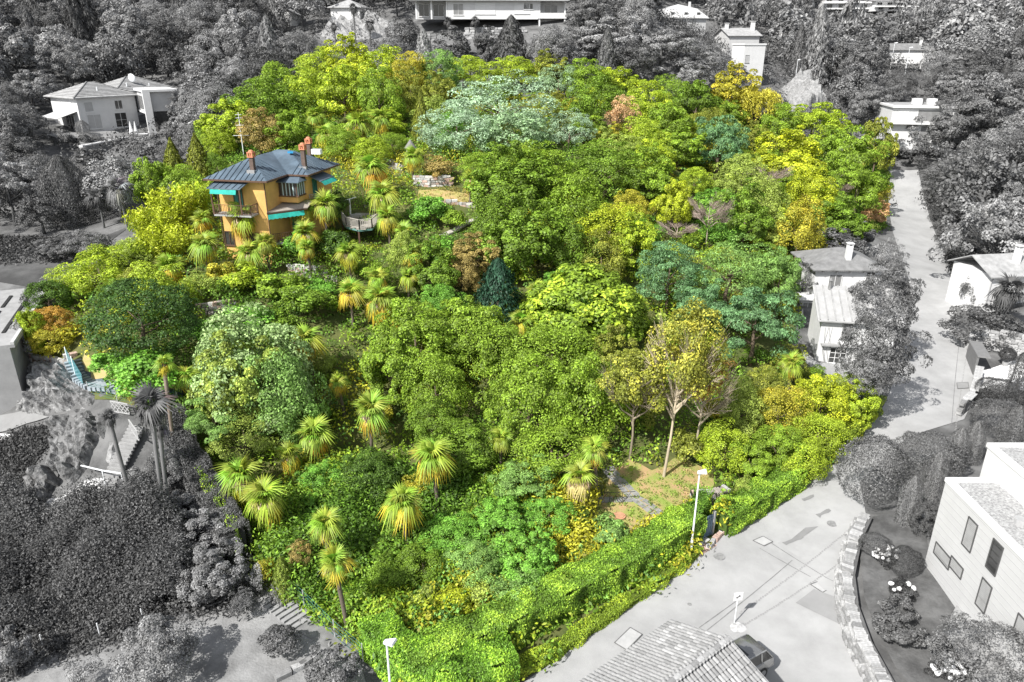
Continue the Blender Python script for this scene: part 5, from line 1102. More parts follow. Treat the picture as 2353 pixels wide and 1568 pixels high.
# ---- white hip roofed house on the left with its portal frame
def left_house():
    zg, ze = 16.9, 22.0; x, y = at(174, 225, ze); B = empty('house', (x, y, zg), radians(55), 'white two storey house with pale hipped tile roofs and a white portal frame', 'house'); H = ze-zg
    MB().box(0, 9.6, 0, 8.5, -1, H).build('wall', WHITE, B)
    r = hip(-.7, 10.3, -.7, 9.2, H, .42).build('roof', TILEG, B)
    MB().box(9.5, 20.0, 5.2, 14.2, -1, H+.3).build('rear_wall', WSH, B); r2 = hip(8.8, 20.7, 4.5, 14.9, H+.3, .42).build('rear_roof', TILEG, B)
    for rr, x0, x1, y0, y1, z0 in ((r, -.7, 10.3, -.7, 9.2, H), (r2, 8.8, 20.7, 4.5, 14.9, H+.3)):
        k = min(x1-x0, y1-y0)/2; n = 11
        for i in range(1, n): t = k*i/n; MB().bar((x0+t, y0+t, z0+.42*t+.03), (x1-t, y0+t, z0+.42*t+.03), .1, .05).build('tile_course', TILED, rr)
        for i in range(1, n): t = k*i/n; MB().bar((x0+t, y0+t, z0+.42*t+.03), (x0+t, y1-t, z0+.42*t+.03), .1, .05).build('tile_course', TILED, rr)
        MB().bar((x0, y0, z0+.05), (x0+k, y0+k, z0+.42*k+.05), .16, .1).build('hip_cap', TILED, rr)
        if x1-x0 > y1-y0: MB().bar((x1, y0, z0+.05), (x1-k, y0+k, z0+.42*k+.05), .16, .1).build('hip_cap', TILED, rr)
    for xx, yy, zz in ((4.2, 1.2, H+.8), (12, 6.2, H+1.0), (16, 6, H+.8)): MB().tube([(xx, yy, zz-.4), (xx, yy, zz+.6)], .09, 6).build('vent_pipe', LAMPH, B)
    ds = MB().dome((0, 0, 0), .75, .22, 16, 4).build('satellite_dish', LAMPH, B, True, loc=(13.6, 7.0, H+2.3), rot=(radians(100), 0, radians(-70))); MB().tube([(0,0,0),(0,-.1,-.9)], .04, 6).build('bracket', METAL, ds)
    win(B, 'F', 0, 1.7, 2.9, 1.3, 1.4, 1, 1, WTRIM, SHUT); win(B, 'F', 0, 6.6, 3.0, 1.2, 1.3, 2, 1, WTRIM, GLASS); win(B, 'F', 0, 2.2, .25, 2.1, 2.1, 2, 1, WTRIM, SHUT); win(B, 'F', 0, 6.6, .15, 1.9, 2.2, 2, 2, WTRIM, GLASS)
    win(B, 'L', 0, 3.6, 2.9, 3.6, 1.5, 1, 1, WTRIM, WTRIM); win(B, 'L', 0, 3.2, .1, 2.6, 2.1, 3, 1, WTRIM, GLASS)
    MB().add([(-.02,.5,3.0),(-.02,6.2,3.0),(-3.2,6.2,2.1),(-3.2,.5,2.1),(-.02,.5,2.95),(-.02,6.2,2.95),(-3.2,6.2,2.05),(-3.2,.5,2.05)], [(0,1,2,3),(7,6,5,4),(0,4,5,1),(2,6,7,3)]).build('awning', WSH, B)
    # dark link, portal frame and glazed bridge
    MB().box(9.6, 9.9, -.05, 1.2, 2.2, H).build('dark_panel', GLASS, B)
    ca, sa = cos(radians(55)), sin(radians(55)); loc = lambda p: ((p[0]-x)*ca+(p[1]-y)*sa, -(p[0]-x)*sa+(p[1]-y)*ca)
    A = (9.7, -.1); px, py, pz = atY(346, 318, 124.5); Q = loc((px, py)); zb, zt = pz-zg, atY(341, 207, 124.5)[2]-zg
    dv = np.array([Q[0]-A[0], Q[1]-A[1]]); Lp = hypot(*dv); dv /= Lp; nv = np.array([-dv[1], dv[0]]);  nv = nv if nv[0] > 0 else -nv      # nv points away from the camera
    def pr(t0, t1, d0, d1, z0, z1): p0, p1 = np.array(A)+dv*t0, np.array(A)+dv*t1; return MB().prism([tuple(p0+nv*d0), tuple(p1+nv*d0), tuple(p1+nv*d1), tuple(p0+nv*d1)], z0, z1)
    pr(.1, Lp-.35, .3, 5, 2.75, zt-.35).build('bridge', WSH, B)
    for i in range(3): w3 = (Lp-.8)/3; pr(.2+w3*i, .1+w3*(i+1), .24, .299, 3.0, zt-1.1).build('glass_panel', GLASSM, B)
    pr(.1, Lp-.35, .1, .3, 2.4, 2.7).build('sill_beam', WTRIM, B)
    pr(-.2, Lp+.3, -.1, 5.2, zt-.34, zt).build('portal_roof', WHITE, B)
    pr(Lp-.3, Lp+.3, -.1, 1.0, zb-.5, zt-.342).build('portal_post', WHITE, B)
    pr(.2, Lp-.4, 1.5, 5, -.5, 2.74).build('recess', GLASS, B)
    foot(B, -4, 21, -6, 15)
    loc2 = lambda a, b: (x+a*cos(radians(55))-b*sin(radians(55)), y+a*sin(radians(55))+b*cos(radians(55)))
    e = empty('terrace_wall', (x, y, zg), radians(55), 'long white topped retaining wall with a step down, below the hip roofed house', 'wall')
    e.rotation_euler = (0, 0, 0); W0, W1, W2, W3 = at(188, 336, 15.7), at(303, 314, 15.7), at(124, 345, 14.6), at(183, 343, 14.6)
    def wallp(a, b, z0, z1, t, nm, mt): v = np.array([b[0]-a[0], b[1]-a[1]]); L = hypot(*v); v /= L; n2 = np.array([-v[1], v[0]])*t/2; q = [np.array(a)-n2, np.array(b)-n2, np.array(b)+n2, np.array(a)+n2]; MB().prism([(p[0]-x, p[1]-y) for p in q], z0-zg, z1-zg).build(nm, mt, e)
    wallp(W0, W1, 11, 15.6, .35, 'wall', M('wall_grey', grey(.3), .9, .1, 1)); wallp(W0, W1, 15.602, 15.8, .6, 'coping', WTRIM); wallp(W2, W3, 11, 14.5, .3, 'lower_wall', WSH); wallp(W2, W3, 14.502, 14.65, .4, 'coping', WTRIM)  # retaining wall face in one even mid grey, copings white
    for q in (W0, (W2[0], W2[1])): MB().box(q[0]-x-.3, q[0]-x+.3, q[1]-y-.3, q[1]-y+.3, 9.5-zg, 15.85-zg if q is W0 else 14.7-zg).build('pillar', WHITE, e)
    drape('lawn_terrace', [W0, W1, loc2(19, 0), loc2(8, -1), loc2(0, -.5), loc2(-6, 1), W2, W3], 0, 1.2, LAWNG, zf=lambda a, b: (lambda dW, dH: 15.65+1.2*dW/(dW+dH+1e-3))(abs((W1[0]-W0[0])*(b-W0[1])-(W1[1]-W0[1])*(a-W0[0]))/hypot(W1[0]-W0[0], W1[1]-W0[1]), max(0, (a-x)*sin(radians(55))-(b-y)*cos(radians(55)))))
    x2, y2 = at(345, 318, 17.2)
    for k, (du, lb) in enumerate([(0, 'closed white parasol on the terrace, left one'), (7, 'closed white parasol on the terrace, right one')]):
        xx, yy = at(305+du*1.5, 318, 17.1); p = empty('parasol', (xx, yy, 17.0), 0, lb, 'parasol'); MB().tube([(0,0,0),(0,0,2.4)], .04, 6).build('pole', METAL, p); MB().tube([(0,0,.7),(0,0,1.2),(0,0,2.5)], [.34,.26,.04], 8).build('canopy', WTRIM, p)
    e2 = empty('garden_table', (*at(328, 318, 17.1), 17.0), .3, 'white garden table under the portal frame', 'table'); MB().box(-.8,.8,-.4,.4,.7,.76).build('tabletop', WTRIM, e2)
    for a in (-.7, .7): MB().box(a-.04, a+.04, -.3, .3, 0, .7).build('leg', WTRIM, e2)
left_house()
# ---- flat roofed building at the left edge
def left_flat():
    zr = 8.6; x1, y1 = at(107, 668, zr); x2, y2 = at(-10, 868, zr-.4); an = atan2(y1-y2, x1-x2); B = empty('flat_roofed_house', (x1, y1, 4), an+pi, 'low flat roofed grey building with slotted concrete roof at the left edge', 'building')
    # local +x runs from the far corner towards the camera along the facade
    MB().box(0, 15, -9, 0, -2.5, zr-4).build('wall', M('wall_dim', grey(.3), .9, .1, 1), B)
    f = MB()
    MB().box(-.6, 15, -9, .35, zr-4, zr-3.75).build('roof', CONC, B)
    for i, (a, b, c, d) in enumerate([(1.0, 12, -1.1, -.85), (1.6, 5, -2.6, -2.35), (6, 12, -2.6, -2.35), (1.6, 9, -4.4, -4.1), (2.5, 9, -6, -5.6)]): MB().box(a, b, c, d, zr-3.748, zr-3.68).build('roof_slot', DARK, B)
    MB().box(-.6, 15, .1, .35, zr-3.748, zr-3.55).build('parapet', WSH, B); MB().box(2, 9, -8.5, -6.5, zr-3.747, zr-3.3).build('roof_step', CONC, B)
    foot(B, -1, 16, -10, 1)
left_flat()
for k, (u, v) in enumerate([(28,868),(40,858),(46,845),(20,880),(50,830)]): 
    pass
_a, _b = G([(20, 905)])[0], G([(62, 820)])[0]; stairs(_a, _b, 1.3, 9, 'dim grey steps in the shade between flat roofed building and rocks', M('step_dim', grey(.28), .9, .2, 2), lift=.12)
drape('pool_terrace', G([(-40,960),(60,946),(114,962),(60,978),(-40,1004)]), .15, .8, M('terrace_pale', grey(.22), .9, .08, 1, coord='World'))
P = G([(-30,1012),(112,965)]); o = P[0]; wl = empty('white_wall', (*o, h(*o)), atan2(P[1][1]-o[1], P[1][0]-o[0]), 'bright white low wall running in from the left edge', 'wall'); L_ = hypot(P[1][0]-o[0], P[1][1]-o[1]); MB().box(0, L_, -.15, .15, -.5, .55).build('wall', WTRIM, wl)
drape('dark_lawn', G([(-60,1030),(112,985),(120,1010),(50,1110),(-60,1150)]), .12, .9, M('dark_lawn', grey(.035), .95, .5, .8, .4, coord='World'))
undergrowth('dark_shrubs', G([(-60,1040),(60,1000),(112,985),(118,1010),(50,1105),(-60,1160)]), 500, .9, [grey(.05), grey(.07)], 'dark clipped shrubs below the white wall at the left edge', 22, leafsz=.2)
# pale strip path at the bottom left
stone_wall(G([(640,1562),(690,1535),(735,1508)]), .35, 'low pale edging wall on the bottom lawn', (.8, .3), .35, mats=SGM, seed=14)
stone_wall(G([(-10,1182),(30,1172),(60,1162)]), .35, 'pale ledge at the foot of the streaked rock face', (.9, .3), .6, mats=SGM, seed=15)
drape('rock_path', G([(60,1165),(120,1180),(250,1130),(250,1105),(200,1110),(140,1150)]), .25, .6, M('path_pale', grey(.5), .9, .15, 1, coord='World'))
# ---- long white villa at the top
def top_villa():
    z0 = 35.0; x, y = at(955, 38, z0); x2, y2 = at(1245, 42, z0); d = y*CP+(CAMZ-z0)*SP; B = empty('long_villa', (x, y, z0), radians(4), 'long white single storey villa with verandas above a stone terrace wall', 'house')
    W = 285*d/FX; MB().box(6.5, W, 0, 9, -.5, 3.0).build('wall', WHITE, B); MB().box(0, 6.5, 2.6, 9, -.5, 3.0).build('veranda_wall', WSH, B)
    for xx in (.15, 3.2, 6.3): MB().box(xx-.15, xx+.15, 0, .3, -.5, 3.0).build('column', WTRIM, B)
    hip(-1, W+6, -1.2, 10, 3.02, .3).build('roof', TILEG, B)
    for c in (1.6, 4.6): win(B, 'F', 2.6, c, .1, 2.0, 2.2, 2, 1, WTRIM, GLASS)
    win(B, 'F', 0, 8.6, .3, 1.9, 2.0, 2, 1, WTRIM, GLASSM); win(B, 'F', 0, 14.0, .5, 4.0, 2.0, 1, 1, WTRIM, WTRIM); win(B, 'F', 0, 21.5, .6, 3, 1.6, 1, 1, WTRIM, WTRIM); win(B, 'F', 0, W-2.2, 1.4, 1.8, 1.0, 3, 1, WTRIM, GLASS)
    MB().box(W, W+5.4, 2.0, 9, -2.5, 3.0).build('wing_wall', WHITE, B); MB().box(W-.3, W+5.6, -.2, 2.0, -.35, -.1).build('balcony_floor', WTRIM, B); MB().box(W-.3, W+5.6, -.2, -.05, -.1, .7).build('balustrade', WHITE, B)
    for xx in (W+.1, W+5.3): MB().box(xx-.15, xx+.15, 0, .3, -3, 3.0).build('column', WTRIM, B)
    win(B, 'F', 2.0, W+2.6, .1, 2.6, 2.1, 2, 1, WTRIM, GLASSM); win(B, 'F', 2.0, W+1.6, -2.0, 2.2, 1.1, 3, 1, WTRIM, GLASS)
    T = stone_wall([(x-3, y-2.2), (x+10, y-1.3), (x+22, y-.6)], 3.6, 'pale stone terrace wall under the long white villa', (1.1, .45), .6, base=-1.5, mats=SGM, seed=21)
    foot(B, -6, W+8, -8, 12)
    x, y, z = atY(830, 78, 160); 
    rock_patch('rock_face', G([(725,78),(790,46),(870,42),(945,66),(940,84),(840,92),(755,96)]), 1.0, .7, RK3, 41, 'pale bare rocky slope left of the long villa', 1.2, cut=3)
top_villa()
def small_house(name, u, v, Yd, wd, dp, hh, label, rot=0, roof='gable', rc=TILEG, wc=WHITE, s=.45, wins=(), along='x', cat='house', **k):
    x, y, z = atY(u, v, Yd); B = empty(name, (x, y, z), radians(rot), label, cat)
    MB().box(0, wd, 0, dp, -2, hh).build('wall', wc, B)
    if roof == 'gable':
        gable(-.5, wd+.5, -.5, dp+.5, hh-.1, s, along).build('roof', rc, B); m = MB()
        if along == 'x': 
            for xx in (0, wd-.2): m.add([(xx,0,hh),(xx,dp,hh),(xx,dp/2,hh+s*dp/2-.05),(xx+.2,0,hh),(xx+.2,dp,hh),(xx+.2,dp/2,hh+s*dp/2-.05)], [(0,1,2),(5,4,3),(0,3,4,1),(1,4,5,2),(2,5,3,0)])
        else:
            for yy in (0, dp-.2): m.add([(0,yy,hh),(wd,yy,hh),(wd/2,yy,hh+s*wd/2-.05),(0,yy+.2,hh),(wd,yy+.2,hh),(wd/2,yy+.2,hh+s*wd/2-.05)], [(0,1,2),(5,4,3),(0,3,4,1),(1,4,5,2),(2,5,3,0)])
        m.build('gable', wc, B)
    elif roof == 'hip': hip(-.6, wd+.6, -.6, dp+.6, hh, s).build('roof', rc, B)
    else: MB().box(-.15, wd+.15, -.15, dp+.15, hh, hh+.3).build('roof', rc, B); MB().box(.1, wd-.1, .1, dp-.1, hh+.301, hh+.32).build('gravel', CONC, B)
    for a in wins: win(B, *a)
    foot(B, -1, wd+1, -1.5, dp+1); return B
small_house('garden_shed', 632, 58, 180, 5, 4, 2.2, 'little white gabled shed among the trees at the top left', 0, 'gable', TILEG, WHITE, .5, along='y')
small_house('outbuilding', 762, 52, 175, 6.5, 6, 3, 'small white flat topped building left of the pale rocky slope', -8, 'hip', TILEG)
# mansard house
B = small_house('mansard_house', 1522, 62, 215, 12.5, 10, 2.2, 'square grey house with white mansard roof and dormer windows at the top', 12, 'none', WSH, WSH, wins=[('F', 0, 3, .3, 1.3, 1.4, 2, 1, WTRIM, GLASSM), ('F', 0, 9, .3, 1.3, 1.4, 2, 1, WTRIM, GLASSM)])
m = MB(); m.prism([(-.6,-.6),(13.1,-.6),(13.1,10.6),(-.6,10.6)], 2.1, 2.3); m.add([(-.5,-.5,2.3),(13,-.5,2.3),(13,10.5,2.3),(-.5,10.5,2.3),(2,2,4.6),(10.5,2,4.6),(10.5,8,4.6),(2,8,4.6),(6.2,5,5.8)], [(0,1,5,4),(1,2,6,5),(2,3,7,6),(3,0,4,7),(4,5,8),(5,6,8),(6,7,8),(7,4,8)]); m.build('mansard_roof', M('slate_pale', grey(.5), .8, .08, 2), B)
for xx in (2.2, 6, 9.6): MB().box(xx, xx+1.3, .3, 2, 2.6, 3.8).build('dormer', WTRIM, B); MB().box(xx+.2, xx+1.1, .24, .29, 2.8, 3.6).build('dormer_window', GLASS, B)
MB().box(9, 9.5, 4, 4.5, 4.5, 6.4).build('chimney', WHITE, B)
# tiled house and cube tower
B = small_house('tiled_house', 1672, 125, 188, 7.5, 9, 4.2, 'house with low pitched grey roof and chimneys behind the white cube tower', 8, 'gable', TILEG, WSH, .35, wins=[('R', 7.5, 3, 1, 1.4, 2.4, 2, 1, SHUT, GLASS), ('R', 7.5, 6.2, 1, 1.4, 2.4, 2, 1, SHUT, GLASS)], along='x')
chimney(B, .8, 4, 4, 6.6, .7); chimney(B, 6.9, 3, 4, 7.0, .8)
B = small_house('cube_tower', 1703, 180, 168, 5.0, 5, 6.6, 'plain white cube shaped tower with flat roof above the garden corner', 14, 'flat', WTRIM, WHITE, wins=[('F', 0, .9, 3.2, .9, 1.4, 1, 1, SHUT, SHUT), ('R', 4.4, 2.6, .5, .8, 2.6, 1, 1, SHUT, SHUT), ('R', 4.4, 2.2, 3.9, .8, 1.5, 1, 1, SHUT, SHUT)])
# bungalows and far blocks
B = small_house('bungalow', 2016, 112, 225, 7, 6, 2.2, 'small bungalow with dark gabled roof, the upper one', -12, 'gable', TILED, WSH, .5, along='x')
B = small_house('bungalow', 2040, 135, 205, 10.5, 6, 2.2, 'white bungalow with low grey roof and chimney, the lower one', -6, 'gable', TILED, WHITE, .45, along='x'); chimney(B, 8.4, 2.4, 2.5, 4.4, .6)
x, y, z = atY(2045, 154, 194); P = empty('car_port', (x, y, z), radians(-8), 'flat white topped car port in front of the lower bungalow', 'car port'); MB().box(0, 7.5, 0, 4, 1.7, 1.9).build('roof', WTRIM, P)
for xx in (.2, 3.7, 7.2): MB().box(xx-.1, xx+.1, .2, .4, -.5, 1.7).build('post', WSH, P)
small_house('white_house', 1787, 68, 260, 7.5, 6, 2.4, 'small white flat house among the upper trees right of the mansard roofed one', -5, 'flat', WTRIM, WHITE)
small_house('cottage', 1800, 118, 200, 3.5, 4, 2, 'tiny pale hut left of the street above the garden', 5, 'flat', WTRIM, WSH) if 0 else None
for i, (u, v, wd, hh, lb) in enumerate([(1892, 22, 17, 4.5, 'far white apartment block, the left and largest one at the top edge'), (1962, 14, 15, 3.6, 'far white apartment block, middle one at the top edge'), (2010, 26, 16, 3.2, 'far white terraced block, right one at the top edge'), (2175, 22, 6, 3, 'tiny far white house right of the apartment blocks'), (2225, 12, 8, 4, 'far pale house at the top near the right corner'), (2230, 40, 7, 3, 'far pale house just under the top right corner one'), (2150, 62, 8, 3, 'far white roofed house in the trees right of the blocks')]):
    x, y, z = ground(u, v, 1.5); B = empty('apartment_block' if i < 3 else 'far_house', (x, y, z+1.5), radians(-8+4*i), lb, 'building')
    for k in range(2 if i < 3 else 1): MB().box(k*.6, wd-k*2, k*1.5, 9, k*hh/2*1.02, (k+1)*hh/(2 if i < 3 else 1)).build('storey', WHITE, B); MB().box(-.5+k*.6, wd+.5-k*2, k*1.5-1.2, k*1.5-.01, (k+1)*hh/(2 if i < 3 else 1)-.3, (k+1)*hh/(2 if i < 3 else 1)+.1).build('balcony', WTRIM, B)
    for k in range(4 if i < 3 else 2):
        for r_ in range(2 if i < 3 else 1): win(B, 'F', r_*1.5, 2+k*(wd-5)/(3 if i < 3 else 1), r_*hh/2+.5, 1.8, 1.2, 2, 1, WTRIM, GLASS, False)
    MB().box(-.3, wd+.3, 0, 9.2, hh+.05 if i >= 3 else hh*1.02+.05, hh+.4).build('roof', TILEG, B); foot(B, -2, wd+2, -4, 10)
# modern white house by the road
x, y = at(2040, 318, 13.2); B = empty('modern_house', (x, y, 13.2), radians(-10), 'modern white house with large grey garage doors above the road bend', 'house')
MB().box(0, 11.5, 0, 9, -2, 5.6).build('wall', WHITE, B); MB().box(-.3, 11.8, -1.2, 0, 2.7, 3.0).build('canopy', WTRIM, B); MB().box(-.3, 11.8, -.6, 9.2, 5.6, 5.95).build('roof_edge', WTRIM, B); win(B, 'F', 0, 7.2, 3.2, 5.4, 2.0, 1, 1, WTRIM, GLASSM, False); win(B, 'F', 0, 8.0, .1, 5.0, 2.2, 2, 1, WTRIM, GLASSM, False); win(B, 'F', 0, 2, 3.8, 1.6, 1.5, 2, 1, WTRIM, WTRIM, False)
MB().prism([(.5,1),(11,1),(11,8),(.5,8)], 5.96, 6.05).build('gravel_roof', CONC, B)
for xx in (4, 6.6): MB().box(xx, xx+1.5, 2, 3.4, 6.052, 7.1).build('roof_unit', WTRIM, B)
foot(B, -2, 15, -6, 10)
# ---- the two white cottages by the road
def cottages():
    zg = 1.4; x, y = at(1872, 838, zg); x2, y2 = at(1863, 722, 6.1); B = empty('cottage', (x, y, zg), radians(-10), 'lower white cottage with grey seamed roof, nearer the road corner', 'house'); H = 4.9
    MB().box(0, 6.6, 0, 4.6, -.8, H).build('wall', WHITE, B)
    for xx in (0.0, 6.4): MB().add([(xx,0,H),(xx,4.6,H),(xx,3.6,H+1.75),(xx+.2,0,H),(xx+.2,4.6,H),(xx+.2,3.6,H+1.75)], [(0,1,2),(5,4,3),(0,3,4,1),(1,4,5,2),(2,5,3,0)]).build('gable', WHITE, B)
    r = gable(-.5, 7.2, -.55, 5.1, H-.22, .52, 'x', .12, .74).build('roof', M('fibre_cement', grey(.36), .8, .1, 1.5), B)
    for i in range(11): xx = -.3+.7*i; MB().bar((xx, -.5, H-.12), (xx, 3.6, H+2.02), .07, .09).build('seam', TILEG, r)
    MB().box(.2, 6.4, -.55, 0, 2.15, 2.3).build('ledge', TILEG, B)
    win(B, 'F', 0, 1.9, .35, 1.4, 1.5, 3, 3, WTRIM, GLASS); win(B, 'F', 0, 2.4, 2.75, .9, 1.6, 1, 1, SHUT, GLASSM, False); win(B, 'F', 0, 5.2, .4, 1.2, 1.4, 2, 2, WTRIM, GLASS)
    v = MB(); R = random.Random(4)
    for k in range(14): a = R.uniform(.2, 4.5); v.tube([(a, -.06, .1), (a+R.uniform(-.5, .5), -.09, 1.6), (a+R.uniform(-1, 1), -.07, 3.9)], [.03, .02, .01], 4)
    v.build('climber', M('climber', grey(.3), .9, .2, 4), B); foot(B, -1, 7.5, -2, 5.5)
    x, y = at(1893, 656, 7.2); ch = MB().tube([(0,0,-.8),(0,0,.7)], .16, 8).tube([(0,0,.7),(0,0,.95)], [.26,.05], 8).build('stovepipe', TILED, B); ch.location = (1.0, 3.2, H+1.9)
    zg = 3.2; x, y = at(1876, 617, 7.6); B = empty('cottage', (x, y, zg), radians(-1), 'upper white cottage with grey tiled roof and white chimney, behind the lower one', 'house'); H = 4.4
    MB().box(0, 7.0, 0, 6.2, -1.2, H).build('wall', WHITE, B); r = hip(-.5, 7.5, -.6, 6.8, H, .42).build('roof', TILED, B)
    win(B, 'F', 0, 2.2, 2.35, 1.3, 1.35, 2, 1, WTRIM, GLASSM); win(B, 'F', 0, 5.9, 1.9, .85, 2.1, 2, 4, WTRIM, GLASS, False); rail(B, [(5.2, -.5), (6.6, -.5)], 1.6, .8, .12, WTRIM, .03)
    for i in range(5): MB().box(.6+1.45*i, .72+1.45*i, -.5, 0, H-.35, H-.2).build('bracket', TILED, B)
    chimney(B, 3.7, 1.2, H+.4, H+2.2, .55)
    MB().box(-1.6, .0, -1.2, .8, -1, 1.2).build('porch_wall', WHITE, B); MB().box(-1.9, 1.4, -1.5, 1.0, 1.25, 1.4).build('porch_roof', WTRIM, B); win(B, 'F', -1.2, -.8, -.4, 1.0, 1.3, 2, 1, WTRIM, GLASSM, False); foot(B, -2, 8, -2, 7)
    x, y = at(1838, 752, 2); p = empty('parasol', (x, y, 2.0), 0, 'closed white parasol left of the lower cottage', 'parasol'); MB().tube([(0,0,-.6),(0,0,2)], .03, 6).build('pole', METAL, p); MB().tube([(0,0,.5),(0,0,.9),(0,0,2.1)], [.3,.22,.03], 8).build('canopy', WTRIM, p)
cottages()
drape('cottage_yard', G([(1838,800),(1850,835),(1920,885),(1990,900),(2030,850),(1960,840),(1880,835)]), .09, .7, M('yard_paving', grey(.32), .9, .15, 1, coord='World'))
# ---- cottage at the right edge
x, y = at(2265, 696, 3.6); B = empty('cottage', (x, y, 3.6), radians(8), 'white cottage with grey roof and chimney at the right edge', 'house')
MB().box(0, 8, 0, 6, -5, 3.1).build('wall', WHITE, B); r = gable(-.5, 8.5, -.5, 6.5, 3.05, .45, 'x').build('roof', TILEG, B); win(B, 'F', 0, 1.7, 1.9, .55, .45, 2, 1, TILED, GLASS, False); chimney(B, 3.9, 1.6, 3.6, 5.6, .6)
MB().tube([(-.1,-.35,2.9),(-.05,-.12,2.4),(-.05,-.1,-.6)], .06, 6).build('downpipe', SHUT, B); MB().add([(.7,-1.9,.9),(3.6,-1.9,.9),(3.6,0,1.6),(.7,0,1.6),(.7,-1.9,.8),(3.6,-1.9,.8),(3.6,0,1.5),(.7,0,1.5)], [(0,1,2,3),(7,6,5,4),(0,4,5,1),(1,5,6,2),(3,7,4,0)]).build('porch_roof', TILED, B); MB().box(.75,.9,-1.85,-1.7,-1,.8).build('post', WTRIM, B); foot(B, -2, 9, -3, 7)
# ---- walled court with garage box at the right
drape('courtyard', G([(2240,860),(2330,830),(2420,850),(2420,960),(2330,930),(2240,935)]), .1, .8, M('court_white', grey(.72), .9, .05, 1, coord='World'))
stone_wall(G([(2222,800),(2290,805),(2400,830)]), 2.3, 'high pale stone wall behind the white courtyard', (.7, .28), .5, mats=SGM, seed=31)
stone_wall(G([(2245,868),(2237,905),(2228,935),(2207,955)]), 1.3, 'curved pale stone wall dividing road and courtyard', (.5, .25), .5, mats=SGM, seed=32, cope=True)
x, y, z = ground(2236, 860); gb = empty('gate_box', (x, y, z), radians(70), 'dark grey sliding gate and slab canopy at the courtyard entrance', 'gate'); MB().box(-.3, 3.6, -.1, .1, 0, 1.9).build('gate_panel', M('gate_dark', grey(.16), .6, .1, 2), gb); MB().box(-.4, 3.8, -1.0, .1, 1.91, 2.05).build('canopy', M('gate_dark2', grey(.2), .7, .1, 2), gb)
x, y, z = ground(2308, 842); pl = empty('potted_tree', (x, y, z), 0, 'clipped bushy tree in a pot against the courtyard wall', 'potted plant'); MB().tube([(0,0,0),(0,0,.55)], [.22,.32], 12).build('pot', CONC, pl); link('crown', PROTO['e'][0], pl, (0,0,1.25), (0,0,1), (.75,.75,.75), (*grey(.09), 0))
# ---- modern flat roofed house at the right
def modern():
    X = 24.7; xa, ya, _ = onx(2150, 1098, X); zt = 7.1; ya = (CAMZ-zt)/tan(PITCH+atan((1098-CY)/FX)); B = empty('modern_house', (X, ya, .8), 0, 'modern pale grey flat roofed house with slot windows, bottom right', 'house'); H = zt-.8
    MB().box(0, 2.75, -13, 0, -1, H-.25).build('wall', M('clad_pale', grey(.52), .8, .04, .6), B)
    for k in range(1, 15): MB().box(-.012, 0, -13, 0, H*k/15-.012, H*k/15+.012).build('board_joint', SHUT, B)
    MB().box(-.05, .28, -13, .05, H-.248, H).box(.28, 2.75, -.28, .05, H-.248, H).build('parapet', WTRIM, B)
    MB().box(.28, 2.748, -13, -.28, H-.25, H-.13).build('gravel_roof', M('gravel', grey(.36), .95, .4, 9, .5), B)
    MB().box(2.75, 12, -12, 1.2, -1, 8.4-.8).build('upper_wall', WHITE, B); MB().box(2.68, 3.0, -12, 1.27, 7.602, 7.85).box(3.0, 12, 1.0, 1.27, 7.602, 7.85).build('upper_parapet', WTRIM, B); MB().box(3.0, 12, -12, 1.0, 7.602, 7.7).build('upper_gravel_roof', M('gravel', grey(.48)), B)
    for cy_, cz_, u in ((-4.2, H-.13, 'a'), (-6.8, H-.13, 'b')): MB().tube([(1.5,cy_,cz_),(1.5,cy_,cz_+.35)], [.28 if u == 'a' else .12]*2, 10).build('roof_vent', METAL, B)
    def W(u, v0, v1, w_, name='window', g_=SHUT, n=1):
        _, yy, zz = onx(u, (v0+v1)/2, X); _, y0, z0 = onx(u, v1, X); _, y1, z1 = onx(u, v0, X); zz0, zz1 = z0-.8, z1-.8; c = yy-ya
        f = fr(B, 'L', 0); m = MB(); o_ = .06; t = .05
        slab(f, c-w_/2-t, c+w_/2+t, -.01, o_, zz1, zz1+t, m); slab(f, c-w_/2-t, c+w_/2+t, -.01, o_, zz0-t, zz0, m); slab(f, c-w_/2-t, c-w_/2, -.01, o_, zz0, zz1, m); slab(f, c+w_/2, c+w_/2+t, -.01, o_, zz0, zz1, m)
        e = m.build(name, M('frame_dark', grey(.08), .6, .1, 2), B); slab(f, c-w_/2, c+w_/2, -.01, .012, zz0, zz1).build('blind' if g_ is SHUT else 'pane', g_, e)
        if g_ is SHUT:
            lm = MB(); q_ = max(6, int((zz1-zz0)/.09))
            for i_ in range(q_): slab(f, c-w_/2, c+w_/2, .013, .03, zz0+(zz1-zz0)*(i_+.1)/q_, zz0+(zz1-zz0)*(i_+.6)/q_, lm)
            lm.build('louvre', M('louvre', grey(.3), .6, .1, 2), e)
    W(2229, 1190, 1268, .75); W(2286, 1240, 1322, .75, g_=GLASS); W(2261, 1330, 1408, .75); W(2346, 1415, 1480, .75)
    W(2166, 1262, 1292, 1.5, g_=SHUT); W(2198, 1290, 1318, 1.1, g_=SHUT)
    drape('house_terrace', [(X-1.9, ya-5.5), (X-.02, ya-3.5), (X-.02, ya-13), (X-1.9, ya-13)], .3, .8, CG, zf=lambda x, y: .8)
    foot(B, -3, 13, -14, 2)
modern()
drape('garden_bed', G([(2000,1195),(2110,1180),(2140,1300),(2230,1420),(2353,1560),(2353,1640),(2120,1620),(2055,1540),(2010,1450),(1984,1380),(1975,1290)]), .25, .8, M('bed_grey', grey(.10), .95, .35, .8, .5, coord='World', bscale=6))
